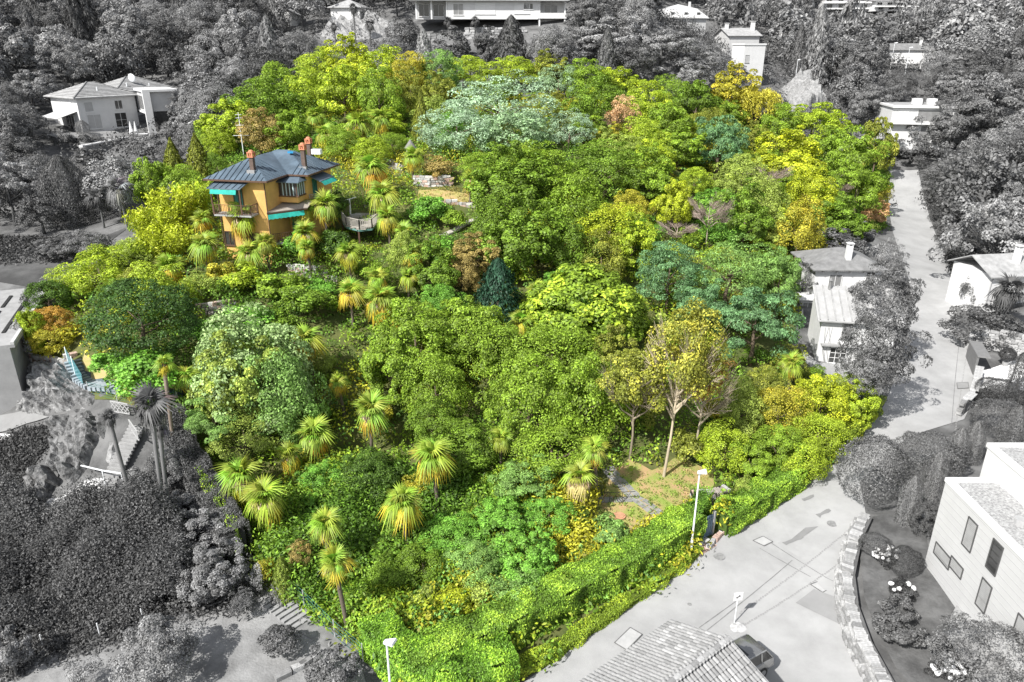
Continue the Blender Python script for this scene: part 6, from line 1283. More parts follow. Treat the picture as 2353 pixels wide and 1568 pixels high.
stone_wall(G([(1992,1205),(1966,1262),(1950,1340),(1956,1412),(1985,1500),(2030,1585),(2060,1640)]), .95, 'curved rough stone retaining wall beside the road at bottom right', (.3, .2), .7, batter=.45, mats=SGM, seed=33)
# hydrangeas: round flower heads
FL = M('hydrangea_white', grey(.8), .8, .08, 20)
hm = MB().dome((0,0,0), .14, .13, 8, 5, True, .3, 3).mesh('flower_head', FL, True)
def hydr(u, v, n, sp, label, seed):
    R = random.Random(seed); x, y, z = ground(u, v); e = empty('hydrangea', (x, y, z), 0, label, 'hydrangea'); link('foliage', PROTO['bs'][seed % 4], e, (0,0,.45), (0,0,seed), (sp, sp*.8, .6), (*grey(.08), 0))
    for i in range(n): a = R.uniform(0, 6.28); q = sp*.9*R.random()**.5; s_ = R.uniform(.7, 1.15); link('flower_head', hm, e, (q*cos(a), q*.8*sin(a), .95-.35*(q/sp)**2), (0,0,a), (s_, s_, s_))
hydr(2032, 1292, 26, 1.0, 'white flowering hydrangea between the clipped ball bushes', 1); hydr(2062, 1372, 8, .9, 'sparse hydrangea behind the retaining wall', 2); hydr(2170, 1560, 22, .9, 'white flowering hydrangea at the bottom edge', 3)
# ---- tile roofed house at the bottom: barrel tiles laid one by one
def tile_house():
    rx, ry = at(1677, 1466, 4.1); xl, yl = at(1540, 1430, 2.75); ax = Vector((-.787, -.617, 0)); an = atan2(ax.y, ax.x)
    B = empty('tile_roofed_house', (rx, ry, 0), an, 'grey house with barrel tiled gable roof at the bottom edge', 'house')       # local x down the ridge, +y to the right slope
    half, s = 3.35, .40; L = 9.0; zr = 4.1
    MB().box(.5, L, -half+.45, half-.45, -.3, 2.6).build('wall', WSH, B)
    MB().add([(.5,-half+.45,2.6),(.5,half-.45,2.6),(.5,0,zr-.25),(.7,-half+.45,2.6),(.7,half-.45,2.6),(.7,0,zr-.25)], [(0,1,2),(5,4,3),(0,3,4,1),(1,4,5,2),(2,5,3,0)]).build('gable', WSH, B)
    rf = MB()
    for sg in (-1, 1): rf.add([(0,0,zr-.1),(L,0,zr-.1),(L,sg*half,zr-.1-s*half),(0,sg*half,zr-.1-s*half),(0,0,zr-.2),(L,0,zr-.2),(L,sg*half,zr-.2-s*half),(0,sg*half,zr-.2-s*half)], [(0,1,2,3),(4,5,6,7),(0,3,7,4),(2,3,7,6)])
    roof = rf.build('roof', M('roof_under', grey(.16), .9, .2, 3), B)
    TM = [M('barrel_tile_%s' % n_, grey(g_), .85, .15, 6, .25) for n_, g_ in (('mid', .27), ('pale', .36), ('dull', .21), ('grey', .30))]
    tm = []
    for m_ in TM:
        t = MB(); v = []; nseg = 5; ln = .42
        for e_, rr in ((0, .105), (1, .085)):
            for k in range(nseg+1): a = pi*k/nseg; v.append((e_*ln, rr*cos(a), rr*sin(a)*.8+(.03 if e_ == 0 else .0)))
        t.add(v, [(k, k+1, nseg+2+k, nseg+1+k) for k in range(nseg)]); t.add([(0, .105*cos(pi*k/nseg), .084*sin(pi*k/nseg)+.03) for k in range(nseg+1)], [tuple(range(nseg+1))]); tm.append(t.mesh('tile', m_))
    R = random.Random(9); cols = int(L/.225); rows = int(half/.36)+1; cnt = 0; rest = {0: MB(), 1: MB()}
    c_ = []
    for sg in (1, -1):
        for i in range(cols):
            for j in range(rows): c_.append((i, sg, j))
    c_.sort(key=lambda q: q[0])
    sl_ = atan(s)
    for i, sg, j in c_:
        x = .11+.225*i; d = half-.36*j; yy = sg*(d+.02); zz = zr-.1-s*d+.03
        if d < .1: continue
        # tile's own x axis runs up the slope
        rot = Matrix.Rotation(-pi/2*sg, 4, 'Z') @ Matrix.Rotation(-sl_, 4, 'Y')
        x += R.uniform(-.012, .012)
        if cnt < 290 and x < 5.6:
            o = link('tile', R.choice(tm[:1]*3+tm[1:]), roof, (x, yy, zz)); o.rotation_euler = rot.to_euler(); cnt += 1
        else:
            m0 = R.choice(tm[:1]*3+tm[1:]); mt = Matrix.Translation((x, yy, zz)) @ rot; k = 0 if m0 in tm[:1] else 1
            rest[k].add([mt @ v.co for v in m0.vertices], [tuple(p.vertices) for p in m0.polygons])
    for k in (0, 1): 
        if rest[k].v: rest[k].build('tile_field', TM[k*3], roof)['kind'] = 'stuff'
    for k in range(int(L/.4)): link('ridge_tile', tm[k % 4], roof, (.02+.4*k, 0, zr-.02), (0, 0, 0), (1.05, 1.5, 1.4))
    for sg in (-1, 1): MB().bar((-.02, 0, zr-.12), (-.02, sg*(half+.05), zr-.12-s*half), .05, .16).build('bargeboard', TILEG, B)
    foot(B, -1, 10, -4, 4)
tile_house()
# ---- the silver estate car beside it
def car():
    x, y = 11.0, 28.35; B = empty('estate_car', (x, y, .08), radians(31), 'silver grey estate car parked under the edge of the tiled roof', 'car')    # local +x = tail
    PA = M('car_paint', grey(.30), .25, .05, 2, metal=.6, spec=.7); GL = M('car_glass', grey(.02), .08, .1, 2, spec=.9); TY = M('tyre', grey(.03), .9, .2, 5); RM = M('rim', grey(.5), .35, .1, 3, metal=.7); BL = M('trim_black', grey(.03), .6, .1, 3)
    st = [(-2.3,.55,.72,.80,.35),(-2.15,.50,.80,.86,.28),(-1.2,.96,.88,.92,.22),(-.75,.99,.90,.93,.22),(0,1.0,.91,.94,.22),(1.0,1.0,.91,.94,.22),(1.8,.99,.88,.92,.24),(2.2,.92,.82,.88,.30),(2.34,.80,.76,.80,.40)]
    m = MB(); n = 10; hw = .92
    for (sx, zt, k1, k2, zb) in st:
        w_ = hw*k2/.94; m.v += [(sx,-w_*.93,zb),(sx,-w_,zb+.15),(sx,-w_,zt*.72),(sx,-w_*.96,zt*.92),(sx,-w_*.82,zt),(sx,w_*.82,zt),(sx,w_*.96,zt*.92),(sx,w_,zt*.72),(sx,w_,zb+.15),(sx,w_*.93,zb)]
    for i in range(len(st)-1):
        for k in range(n): m.f.append((i*n+k, i*n+(k+1) % n, (i+1)*n+(k+1) % n, (i+1)*n+k))
    m.f += [tuple(range(n)), tuple((len(st)-1)*n+k for k in range(n-1, -1, -1))]; b = m.build('body', PA, B, True, bevel=.02)
    c = MB(); cs = [(-1.05,.97,.80),(-.45,1.40,.70),(.3,1.47,.68),(1.3,1.45,.67),(1.85,1.36,.64),(2.2,.98,.74)]
    for sx, zt, w_ in cs: c.v += [(sx,-.82,.93),(sx,-w_,zt),(sx,w_,zt),(sx,.82,.93)]
    for i in range(len(cs)-1):
        for k in range(4): c.f.append((i*4+k, i*4+(k+1) % 4, (i+1)*4+(k+1) % 4, (i+1)*4+k))
    c.f += [(0,1,2,3), (23,22,21,20)]; c.build('cabin', GL, B, False, bevel=.03)
    r = MB(); rs = [(-.5,1.385,.69),(.3,1.475,.69),(1.3,1.455,.68),(1.9,1.36,.66)]
    for sx, zt, w_ in rs: r.v += [(sx,-w_,zt-.03),(sx,-w_*.94,zt+.025),(sx,w_*.94,zt+.025),(sx,w_,zt-.03)]
    for i in range(3):
        for k in range(4): r.f.append((i*4+k, i*4+(k+1) % 4, (i+1)*4+(k+1) % 4, (i+1)*4+k))
    r.f += [(0,1,2,3), (15,14,13,12)]; r.build('roof', PA, B, True)
    MB().box(-.2,.75,-.45,.45,1.505,1.515).build('sunroof', GL, B)
    for sg in (-1, 1):
        MB().bar((-.4, sg*.66, 1.50), (1.8, sg*.64, 1.44), .04, .05).build('roof_rail', RM, B)
        for a, b_ in (((-1.0,sg*.82,.95), (-.5,sg*.71,1.40)), ((.35,sg*.835,.95),(.38,sg*.70,1.45)), ((1.35,sg*.83,.95),(1.42,sg*.69,1.42)), ((2.15,sg*.79,.97),(1.85,sg*.66,1.36))): MB().bar(a, b_, .07, .05).build('pillar', PA, B)
        for wx in (-1.42, 1.42):
            w_ = empty('wheel', (wx, sg*.83, .33)); w_.parent = B; w_.rotation_euler = (pi/2, 0, 0); MB().tube([(0,0,-.11),(0,0,.11)], .33, 20).build('tyre', TY, w_); MB().tube([(0,0,-.115),(0,0,.115)], .21, 12).build('rim', RM, w_)
        MB().box(2.08, 2.33, sg*.62-.12, sg*.62+.12, .62, .86).build('tail_light', M('lamp_dark', grey(.12), .3, .1, 3), B); MB().box(-.85, -.65, sg*.93-.08*sg, sg*.93+.12*sg, .95, 1.08).build('mirror', PA, B) if sg > 0 else MB().box(-.85, -.65, -1.05, -.85, .95, 1.08).build('mirror', PA, B)
    MB().box(2.27, 2.38, -.8, .8, .3, .5).build('bumper', PA, B); MB().box(2.34, 2.36, -.26, .26, .58, .69).build('number_plate', WTRIM, B)
car()
# ---- road sign on its stone, lamps, markings
x, y, z = ground(1687, 1433); sg = empty('road_sign', (x, y, z), radians(8), 'square white road sign with a small black arrow mark on a thin pole', 'sign')
MB().tube([(0,0,0),(0,0,2.1)], .03, 8).build('pole', LAMPH, sg); MB().box(-.26,.26,-.045,-.02,1.65,2.2).build('panel', WTRIM, sg)
am_ = MB().bar((-.1,-.05,1.84), (.1,-.05,1.99), .004, .045).bar((.1,-.05,1.99), (.02,-.05,1.99), .004, .04).bar((.1,-.05,1.99), (.08,-.05,1.92), .004, .04).bar((-.12,-.05,1.88),(-.03,-.05,1.84), .004, .05).build('arrow', M('black_print', grey(.02), .6, .1, 3), sg)
x, y, z = ground(1695, 1444); st_ = MB().dome((0,0,-.05), .5, .22, 9, 3, False, .35, 5).build('boulder', SG_[1], None, loc=(x, y, z+.03)); tag(st_, 'pale boulder at the foot of the white road sign', 'boulder')
def lamp(u, v, H, label, ang=0.0, arm=.55, dz=None, s=1.0, xy=None):
    x, y, z = (*xy, h(*xy)) if xy else ground(u, v); e = empty('street_lamp', (x, y, z), ang, label, 'street lamp', 'street lamps')
    MB().tube([(0,0,-.1),(0,0,1.1),(0,0,1.15),(0,0,H)], [.085,.085,.06,.045], 10).build('pole', LAMPH, e)
    hd = MB(); a = .42*s
    hd.add([(-.12,-.11,H-.02),(-.12,.11,H-.02),(a,.24*s,H+.10),(a,-.24*s,H+.10),(-.12,-.09,H+.1),(-.12,.09,H+.1),(a*.9,.2*s,H+.24),(a*.9,-.2*s,H+.24)], [(0,3,2,1),(4,5,6,7),(0,1,5,4),(1,2,6,5),(2,3,7,6),(3,0,4,7)]); hd.build('lamp_head', LAMPH, e, bevel=.02)
    MB().tube([(0,0,H-.12),(0,0,H+.04)], .08, 8).build('collar', METAL, e)
lamp(1587, 1272, 5.9, 'street lamp at the end of the long front hedge', radians(-10))
_x, _y = at(889, 1485, 5.4); lamp(0, 0, 5.4, 'street lamp at the bottom edge before the corner of the hedge', radians(-20), xy=(_x, _y))
for u, v, H, lb in [(1918,160,6,'far street lamp right of the white cube tower'),(1835,168,4.5,'thin lamp pole beside the street above the rock'),(2058,130,5,'far double armed lamp pole between the dark trees'),(2093,140,6.5,'far street lamp right of the lower bungalow'),(1884,240,3.8,'street lamp just above the right hand peak of the garden')]:
    x, y = solve(u, v-40, H+1); lamp(0, 0, H, lb, radians(-5), s=1.4, xy=(x, y))
# road furniture: drain covers, patches, rows of setts
PATCH = M('asphalt_patch', grey(.27), .9, .08, .5, coord='World'); LID = M('iron_lid', grey(.25), .6, .2, 5)
drape('road_patch', G([(1828,1388),(1870,1356),(1928,1378),(1948,1410),(1952,1448)]), .085, .7, PATCH)
drape('road_patch', G([(2162,735),(2200,735),(2205,750),(2168,750)]), .085, .7, PATCH)
drape('road_dark_mark', G([(1810,1248),(1850,1215),(1880,1212),(1840,1240)]), .085, .6, M('asphalt_dark', grey(.22), .9, .1, 1, coord='World'))  # elongated mark, darker than the road around it
def lidr(u, v, r, lb):
    x, y, z = ground(u, v); tag(MB().tube([(0,0,0),(0,0,.03)], r, 22).tube([(0,0,.03),(0,0,.045)], r*.45, 16).build('manhole', LID, None, loc=(x, y, z+.06)), lb, 'manhole')
JN = M('road_joint', grey(.20), .9, .2, 3)
def joint(a, b, wd=.05):
    P = G([a, b]); d = np.array(P[1])-np.array(P[0]); L = hypot(*d); nn = np.array([-d[1], d[0]])/L*wd/2; drape('road_joint', [tuple(np.array(P[0])-nn), tuple(np.array(P[1])-nn), tuple(np.array(P[1])+nn), tuple(np.array(P[0])+nn)], .078, 1.0, JN, wig=.012)
for a, b in [((1768,1248),(1898,1330)), ((1898,1330),(1942,1352)), ((1745,1262),(1862,1328)), ((1600,1470),(1820,1290)), ((2186,980),(2206,760)), ((1500,1520),(1690,1385))]: joint(a, b)
drape('road_strip', G([(1785,1250),(1800,1244),(1850,1275),(1838,1284)]), .07, .6, M('asphalt_light', grey(.36), .9, .08, .5, coord='World'))
drape('road_strip', G([(1895,1330),(1908,1322),(1948,1345),(1943,1356)]), .07, .6, M('asphalt_light', grey(.36)))
for k_, q_ in enumerate([[(1795,1250),(1840,1232),(1848,1238),(1805,1256)],[(1875,1185),(1905,1170),(1908,1176),(1882,1192)],[(1840,1150),(1868,1138),(1870,1144),(1846,1155)],[(1420,1540),(1470,1515),(1475,1525),(1430,1550)]]): drape('road_dark_mark', G(q_), .085, .3, MATS['asphalt_dark'], wig=.06, seed=k_)  # further small marks in the same darker grey
lidr(1652, 1281, .36, 'round iron manhole lid near the long hedge'); lidr(1912, 1206, .34, 'round iron manhole lid in the middle of the road')
lidr(1584, 1391, .12, 'tiny round valve cover in the road')
def lidq(pts, lb, mat=None):
    P = G(pts); o = P[0]; e = empty('cover_slab', (*o, h(*o)+.06), 0, lb, 'cover'); Q = [(p[0]-o[0], p[1]-o[1]) for p in P]; MB().prism(Q, 0, .035).build('slab', mat or M('cover_slab', grey(.42), .9, .08, 2), e)
    m = MB()
    for a, b in zip(Q, Q[1:]+Q[:1]): m.bar((*a, .03), (*b, .03), .05, .03)
    m.build('frame', M('frame_iron', grey(.15), .7, .2, 3), e)
lidq([(1730,1245),(1753,1235),(1775,1248),(1755,1258)], 'pale square cover slab nearest the gate'); lidq([(1862,1346),(1888,1334),(1912,1350),(1890,1364)], 'pale square cover slab above the dark road patch')
lidq([(1412,1480),(1448,1445),(1475,1462),(1440,1498)], 'large square cover slab left of the tiled roof'); lidq([(2198,882),(2224,880),(2226,894),(2200,896)], 'dark rectangular drain cover at the courtyard entrance', PATCH)
SETT = MB().box(-.065,.065,-.05,.05,0,.03).mesh('sett', M('sett', grey(.30), .9, .2, 6))
def setts(a, b, label, n):
    P = G([a, b]); o = P[0]; e = empty('sett_row', (*o, h(*o)+.055), 0, label, 'paving line'); an = atan2(P[1][1]-o[1], P[1][0]-o[0]); R = random.Random(n)
    for i in range(n): t = i/(n-1); x, y = o[0]+(P[1][0]-o[0])*t, o[1]+(P[1][1]-o[1])*t; link('sett', SETT, e, (x-o[0]+R.uniform(-.02,.02), y-o[1]+R.uniform(-.02,.02), h(x, y)-h(*o)), (0,0,an+R.uniform(-.2,.2)))
setts((1700,1412),(1995,1185),'row of dark setts across the road, the one nearer the hedge',70); setts((1708,1440),(1965,1270),'row of dark setts across the road, the one nearer the retaining wall',56)
setts((2195,990),(2225,790),'row of setts along the right side of the narrow road',60)
# garden stair wall at far slope, street wall by the rock
stone_wall(G([(1835,160),(1950,166),(2040,178)]), 1.6, 'dark wall along the street above the pale rock', (1.2, .4), .4, mats=[[x[2]]*3 for x in SGM], seed=44)
NOGO_PX += [[(-60,1000),(240,1000),(300,950),(430,960),(580,1290),(590,1400),(-60,1540)], [(380,1395),(600,1330),(860,1500),(900,1640),(-60,1700),(-60,1500)], [(-60,535),(260,535),(320,520),(205,600),(95,680),(-60,650)], [(-60,860),(230,900),(400,940),(330,1060),(240,1180),(-60,1180)], [(1940,1170),(2110,1150),(2400,1500),(2400,1700),(2000,1700)], [(2220,780),(2400,780),(2400,960),(2200,960)], [(1840,545),(2080,545),(2080,900),(1840,900)]]
# ------------------------------------------------------------------ fill planting and the grey surroundings
LM = [(850,470,'the wooden deck'),(630,420,'the yellow villa'),(1150,250,'the silver grove'),(1345,715,'the magnolia'),(1145,660,'the dark yew'),(325,735,'the large round evergreen'),(1570,850,'the tall autumn tree'),(1100,880,'the big oaks'),(1430,1170,'the clearing'),
 (590,880,'the silvery acacia'),(1300,1430,'the long front hedge'),(1740,1130,'the right hand hedge'),(400,480,'the bamboo'),(1735,255,'the weeping tree'),(1880,330,'the right hand peak of the garden'),(1630,490,'the tall bare tree'),(1020,430,'the upper clearing'),(590,1120,'the paired lower palms'),
 (230,250,'the white hip roofed house'),(1120,30,'the long white villa'),(1565,35,'the mansard roofed house'),(1735,150,'the white cube tower'),(1850,210,'the bare rock outcrop'),(2080,260,'the modern white house by the road'),(2060,120,'the small bungalows'),(1940,700,'the two white cottages'),
 (2300,660,'the cottage at the right edge'),(2280,1200,'the modern flat roofed house'),(1980,20,'the far apartment blocks'),(50,700,'the flat roofed house at the left edge'),(150,60,'the top left corner'),(450,60,'the wood above the white hip roofed house'),(2300,300,'the right edge'),(650,45,'the little white gabled shed'),(100,1500,'the bottom left corner')]
ORD = ['', 'second ', 'third ', 'fourth ', 'fifth ', 'sixth ', 'seventh ', 'eighth ', 'ninth ', 'tenth ', 'eleventh ', 'twelfth ', 'thirteenth ', 'fourteenth ', 'fifteenth ', 'sixteenth ', 'seventeenth ', 'eighteenth ', 'nineteenth ', 'twentieth ']
AUTO = []
def autolabel():
    bk = {}
    for e, desc, u, v in AUTO:
        if not (-60 < u < 2413): u = min(max(u, 0), 2353)
        d, lu, lv, nm = min((hypot(u-a, (v-b)*1.2), a, b, c) for a, b, c in LM)
        rel = ('right of ' if u > lu else 'left of ') if abs(u-lu) > abs(v-lv)*.9 else ('above ' if v < lv else 'below ')
        bk.setdefault((desc, rel+nm), []).append((d, e))
    for (desc, rn), l in bk.items():
        l.sort(key=lambda t: t[0])
        for i, (d, e) in enumerate(l):
            e['label'] = f'{desc} {rn}' if len(l) == 1 else (f'{ORD[i] if i < 20 else "more distant "}nearest {desc} {rn}' if i else f'{desc} closest {rn}')
# keep-clear windows: what the photograph shows open
OPEN = [(500,340,785,545),(775,420,880,540),(120,180,400,360),(950,-40,1290,66),(1515,-20,1620,66),(1655,60,1770,190),(2030,215,2120,330),(1855,560,2080,850),(2255,590,2360,720),(950,370,1100,470),(1370,1080,1640,1230),(440,690,560,730),(1010,500,1110,560),(745,0,870,130),(870,40,1120,110),
 (1790,150,1900,265),(935,320,960,350),(2040,95,2125,150),(1870,-10,2080,30),(150,800,430,930),(0,600,200,880),(650,590,760,660),(540,270,585,365),(870,335,960,395),(630,35,700,65)]
def hits_open(x, y, z, r, rz, near):
    u, v, d = proj(x, y, z); ru = r*FX/d; rv = rz*FX/d
    for a, b, c, e in OPEN:
        if u+ru*.75 > a and u-ru*.75 < c and v+rv*.5 > b and v-rv*.85 < e: return True
    return False
RF = random.Random(17); CR = np.array([(c[0], c[1], c[3]) for c in CROWNS])
def far_enough(x, y, r, f=.8):
    if len(CR) == 0: return True
    d = np.hypot(CR[:, 0]-x, CR[:, 1]-y); return bool((d > (CR[:, 2]*.62+r*.62)*f).all())
def addc(x, y, r):
    global CR
    CR = np.vstack([CR, [x, y, r]])
_mx, _my = np.meshgrid(np.arange(-260, 261), np.arange(0, 361)); MP = inpoly(_mx, _my, PLOT); MC = inpoly(_mx, _my, CLEAR) | inpoly(_mx, _my, WSKIP)
def masked(Mk, x, y): return bool(Mk[min(360, max(0, int(round(y)))), min(520, max(0, int(round(x))+260))])
PX = [p[0] for p in PLOT]; PY = [p[1] for p in PLOT]; cnt = 0
for _ in range(5200):
    x = RF.uniform(min(PX), max(PX)); y = RF.uniform(min(PY), max(PY)); r = RF.choice([1.1, 1.4, 1.8, 2.3, 2.8]) if y > 55 else RF.choice([.9, 1.2, 1.5])
    if not masked(MP, x, y): continue
    if not far_enough(x, y, r): continue
    rz = r*RF.uniform(.7, 1.0); zc = rz*.8; z = h(x, y)+zc
    if hits_open(x, y, z, r, rz, True) or masked(MC, x, y): continue
    u, v, d = proj(x, y, z)
    c, nm = RF.choice([('G', 'green'), ('G1', 'dark green'), ('F', 'fresh green'), ('YG', 'yellow green'), ('PG', 'pale green'), ('OL', 'olive green'), ('G', 'green'), ('YO', 'ochre')])
    kind = 'bs' if r < 2 else RF.choice(['b', 'b', 'f'])
    e = place_tree(kind, x, y, r, rz, zc, K[c], None, 'smaller trees and bushes between the large ones', turn=RF.choice([0, 0, .2, .4])); addc(x, y, r)
    AUTO.append((e, f'{nm} {"bush" if kind == "bs" else "small tree"}', u, v)); cnt += 1
    if cnt >= 190: break
print('garden fill', cnt)
# grey trees
def gtree(kind, u, v, wd, ht, g, lb, **k): return tree_px(kind, u, v, wd*1.08, ht*1.05, grey(g*2.0), lb, 0, trunkcol=grey(.12), **k)
GT = [('lo',2250,140,170,120,.15,'pale grey tree high on the right hillside'),('f',2280,260,190,150,.15,'large layered grey tree on the right slope'),('f',2190,290,150,150,.12,'dark layered tree right of the modern white house'),('lo',2265,440,180,180,.11,'huge dark tree overhanging the road at right'),
('f',2175,400,100,100,.10,'grey tree leaning over the upper road'),('f',2330,380,170,170,.13,'large grey tree at the right edge above the huge dark one'),('lo',2225,515,120,100,.10,'dark tree low over the road bend'),('lo',2310,520,150,130,.11,'dark tree above the cottage at the right edge'),
('f',2028,690,140,160,.09,'upper crown of the big grey tree beside the cottages'),('f',2030,800,160,190,.09,'large grey tree in front of the two white cottages'),('f',1995,850,120,120,.10,'lower left crown of the grey tree at the cottages'),('f',2030,600,80,100,.15,'pale loose tree behind the upper cottage'),
('lo',1920,555,110,60,.07,'dark tree above the roof of the upper cottage'),('lo',1845,640,50,80,.08,'dark shrub tree left of the upper cottage'),('b',1965,540,80,50,.09,'dark tree behind the ridge of the upper cottage'),
('lo',2245,665,60,80,.09,'dark bush tree left of the cottage at the right edge'),('lo',2260,740,130,80,.08,'dark shrub mass below the cottage at the right edge'),('lo',2330,760,80,60,.08,'dark shrub beside the grey palm'),('lo',2232,600,55,65,.09,'dark roadside bush opposite the upper cottage'),
('clip',2010,1085,140,150,.085,'big clipped dark dome bush beside the road'),('clip',2140,1045,130,95,.11,'wide light speckled clipped bush at the road corner'),('col',2092,1150,46,140,.17,'pale clipped column left of the modern house, lowest'),('col',2150,1095,46,150,.16,'pale clipped column behind the modern house, left one'),
('col',2200,1035,42,110,.17,'pale clipped column by the stone wall'),('col',2238,1015,38,95,.16,'second pale clipped column by the stone wall'),('col',2330,990,60,110,.12,'pale clipped column behind the white upper block'),('col',2345,860,40,110,.08,'dark column at the right edge by the courtyard'),
('clip',2290,900,80,60,.07,'dark clipped hedge dome below the courtyard'),('clip',2300,960,110,70,.10,'grey ivy mound behind the modern house'),('e',2130,1190,70,80,.08,'dark bush against the corner of the modern house'),
('clip',2012,1252,62,46,.07,'clipped round ball bush nearest the road corner'),('clip',2078,1288,68,62,.055,'smooth clipped ball bush by the modern house'),('lo',2070,1450,100,70,.09,'low rounded shrub inside the retaining wall'),('lo',2060,1400,80,60,.10,'flowering shrub mound inside the retaining wall'),
('m',2250,1510,210,150,.12,'large fluffy pale bush in the bottom right corner'),
('b',370,1500,170,150,.17,'round pale topiary bush on the bottom lawn'),('bs',640,1470,90,70,.10,'dark spiky bush on the bottom lawn'),('bs',190,1555,80,60,.20,'small pale bush at the bottom left'),('lo',770,1540,110,90,.12,'grey bush left of the bottom street lamp'),


('b',470,1240,130,100,.16,'pale leafy shrub right of the big thicket'),('b',490,1330,140,120,.15,'broad pale shrub beside the stone steps'),('b',420,1170,100,80,.13,'grey shrub behind the thicket near the tall trunks'),('bs',560,1390,70,50,.10,'low bush left of the stone steps'),('b',380,1080,80,90,.11,'grey bush at the foot of the tall palm trunks'),
('lo',20,1500,90,110,.16,'pale bush at the left bottom edge'),('bs',300,1100,60,50,.2,'small pale bush on the stairs'),
('col',400,455,40,70,.10,'grey tree just outside the left edge of the bamboo'),('col',150,440,90,150,.085,'tall dark column tree below the white hip roofed house'),('lo',60,430,110,110,.085,'dark tree below the left end of the garden wall'),('lo',90,490,100,90,.08,'dark tree above the flat roofed house'),('lo',270,400,100,70,.09,'dark tree under the long garden wall'),
('lo',205,360,70,40,.1,'low grey bush under the garden wall'),('lo',350,340,90,60,.14,'grey tree right of the garden wall'),('b',200,560,90,40,.13,'low grey bush pair at the field edge, right one'),('b',130,575,70,40,.12,'low grey bush pair at the field edge, left one'),
('clip',190,297,26,34,.16,'small clipped egg shaped bush by the white house'),('bs',222,318,30,18,.12,'round bush on the lawn of the white house'),('bs',150,320,40,40,.14,'bushy tree at the front corner of the white house'),('bs',195,322,34,36,.12,'bush before the large window of the white house'),
('lo',470,230,130,90,.17,'pale grey tree above the garden left edge'),('lo',550,175,120,80,.16,'grey tree along the upper left edge of the garden'),('lo',440,290,90,80,.13,'grey tree right of the white hip roofed house'),('lo',370,250,40,60,.05,'black tree against the right part of the white house'),
('y',1175,100,80,110,.07,'dark spire shaped conifer before the long white villa'),('lo',1040,105,90,70,.12,'grey tree below the terrace wall of the villa'),('lo',925,80,70,70,.09,'round dark tree left of the long white villa'),('lo',900,110,60,50,.17,'pale small tree above the garden top edge'),
('b',1120,110,60,60,.11,'grey tree left of the dark spire conifer'),('f',1400,90,150,100,.17,'pale twiggy tree above the garden, left of the white cube tower'),('f',1520,120,150,100,.16,'pale twiggy tree left of the white cube tower'),('f',1300,110,110,80,.13,'grey tree right of the dark spire conifer'),('f',1620,150,110,80,.13,'grey tree right below the mansard roofed house'),
('lo',1765,240,80,80,.12,'dark tree below the white cube tower'),('lo',1700,180,70,60,.12,'tree at the foot of the white cube tower'),('lo',1960,200,110,110,.14,'tree behind the street lamp above the garden'),('f',1990,250,100,110,.15,'tall pale tree left of the modern white house'),('lo',1925,285,60,40,.15,'low pale tree between the rock and the garden'),
('lo',2095,345,90,60,.10,'dark bush under the modern white house'),('f',2150,300,110,110,.13,'tree covering the right half of the modern white house'),('f',2010,215,90,70,.14,'pale tree left above the modern white house'),('lo',1850,270,70,50,.13,'bush at the foot of the pale rock outcrop')]
for k, u, v, wd, ht, g_, lb in GT: gtree(k, u, v, wd, ht, g_, lb, clear=3.2 if 'at the cottages' in lb or 'beside the cottages' in lb or 'two white cottages' in lb else .35)
CR = np.array([(c[0], c[1], c[3]) for c in CROWNS])
NOGO = [ROADP, PLOT]+[G(p) for p in NOGO_PX]+NOGO_W
_mx, _my = np.meshgrid(np.arange(-260, 261), np.arange(0, 361)); MASK = np.zeros(_mx.shape, bool)
for p in NOGO: MASK |= inpoly(_mx, _my, p)
def masked(Mk, x, y): return bool(Mk[min(360, max(0, int(round(y)))), min(520, max(0, int(round(x))+260))])
def nogo(x, y, r): return any(masked(MASK, x+dx, y+dy) for dx, dy in ((0,0),(r*.6,0),(-r*.6,0),(0,r*.6),(0,-r*.6)))
cnt = 0; FARP = []
for _ in range(26000):
    y = RF.uniform(38, 330)**1.0; hw = (y*CP+8)*CX/FX*1.06; x = RF.uniform(-hw, hw)
    r = RF.uniform(2.2, 4.6) if y < 130 else (RF.uniform(3.2, 5.6) if y < 200 else RF.uniform(4.2, 7.5))
    if not far_enough(x, y, r, .98): continue
    if nogo(x, y, r): continue
    rz = r*RF.uniform(.75, 1.15); zc = rz+RF.uniform(.3, 1.6); z = h(x, y)+zc
    if hits_open(x, y, z, r, rz, True): continue
    u, v, d = proj(x, y, z)
    if v > 1580 or u < -80 or u > 2430 or v < -90: continue
    if v > 620 and u > 1700: continue
    g_ = RF.choice([.07, .10, .13, .17, .21]) if u < 1700 else RF.choice([.09, .12, .16, .20]); tone = 'dark grey' if g_ < .11 else ('pale grey' if g_ > .15 else 'grey')
    kind = RF.choice(['lo', 'lo', 'f', 'f', 'b', 'b', 'b', 'sp', 'lo', 'y'])
    if kind in ('y', 'c', 'col'): rz *= 1.45; r *= .62; zc = rz+.5
    if y > 185 or cnt > 235:
        FARP.append((x, y, h(x, y)+zc, r, rz, g_*2.0)); addc(x, y, r); continue
    e = place_tree(kind, x, y, r, rz, zc, grey(g_*2.0), None, 'grey trees around the garden', trunkcol=grey(.1)); addc(x, y, r)
    shp = dict(lo='bushy tree', f='layered tree', b='round tree', y='conical tree', sp='thin tree', col='column tree', c='narrow conifer')[kind]
    AUTO.append((e, f'{tone} {shp}', u, v)); cnt += 1
print('grey fill', cnt, len(FARP))
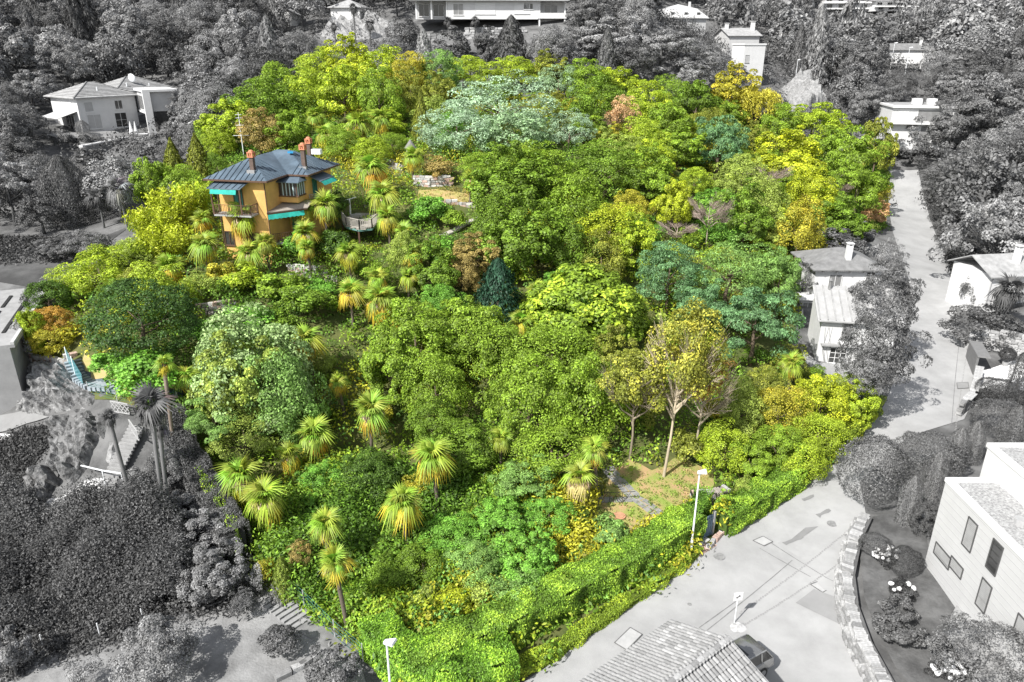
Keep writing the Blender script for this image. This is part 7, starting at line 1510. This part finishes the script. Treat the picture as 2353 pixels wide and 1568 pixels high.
def far_wood():
    ar = []
    for m_ in PROTO['lo']+PROTO['f'][:2]:
        n = len(m_.vertices); co = np.empty(n*3); m_.vertices.foreach_get('co', co); q = co.reshape(-1, 4, 3); q = q[::5 if len(q) < 7000 else 9]; c = q.mean(1, keepdims=True); ar.append(c+(q-c)*2.0)
    g = np.random.default_rng(4); V = []; Cc = []
    for x, y, z, r, rz, g_ in FARP:
        q = ar[g.integers(len(ar))]; t = g.uniform(0, 6.28); R_ = np.array([[cos(t), -sin(t), 0], [sin(t), cos(t), 0], [0, 0, 1]]); V.append((q@R_.T)*np.array([r, r, rz])+np.array([x, y, z])); Cc.append(np.full(len(q), g_))
    V = np.concatenate(V); Cc = np.concatenate(Cc); n = len(V)
    me = bpy.data.meshes.new('far_wood'); me.vertices.add(4*n); me.vertices.foreach_set('co', V.ravel()); me.loops.add(4*n); me.loops.foreach_set('vertex_index', np.arange(4*n, dtype=np.int32)); me.polygons.add(n); me.polygons.foreach_set('loop_start', np.arange(0, 4*n, 4, dtype=np.int32)); me.update(calc_edges=True)
    for nm in ('rnd', 'clump'): a = me.attributes.new(nm, 'FLOAT', 'FACE'); a.data.foreach_set('value', g.uniform(0, 1, n).astype(np.float32))
    a = me.attributes.new('tint', 'FLOAT_COLOR', 'FACE'); a.data.foreach_set('color', np.stack([Cc, Cc, Cc, Cc*0+1], 1).astype(np.float32).ravel())
    me.materials.append(TINTLEAF); tag(link('far_wood', me), 'grey wood covering the far hillsides', None, None, 'stuff')
far_wood()
undergrowth('wood_undergrowth', [(-160,85),(-160,250),(170,250),(170,100),(75,100),(62,125),(20,142),(-30,142),(-62,100),(-56,84)], 4200, 3.2, [grey(.10), grey(.14), grey(.18)], 'grey undergrowth between the trees on the slopes behind', 31, leafsz=.5, per=36, rad=(1.2, 2.6), skip=[ROADP, PLOT]+NOGO_W)
autolabel()
tris = sum(sum(len(p.vertices)-2 for p in m.polygons) if len(m.polygons) < 5000 else len(m.loops)-2*len(m.polygons) for m in bpy.data.meshes); print('mesh tris', tris, 'objects', len(bpy.data.objects))
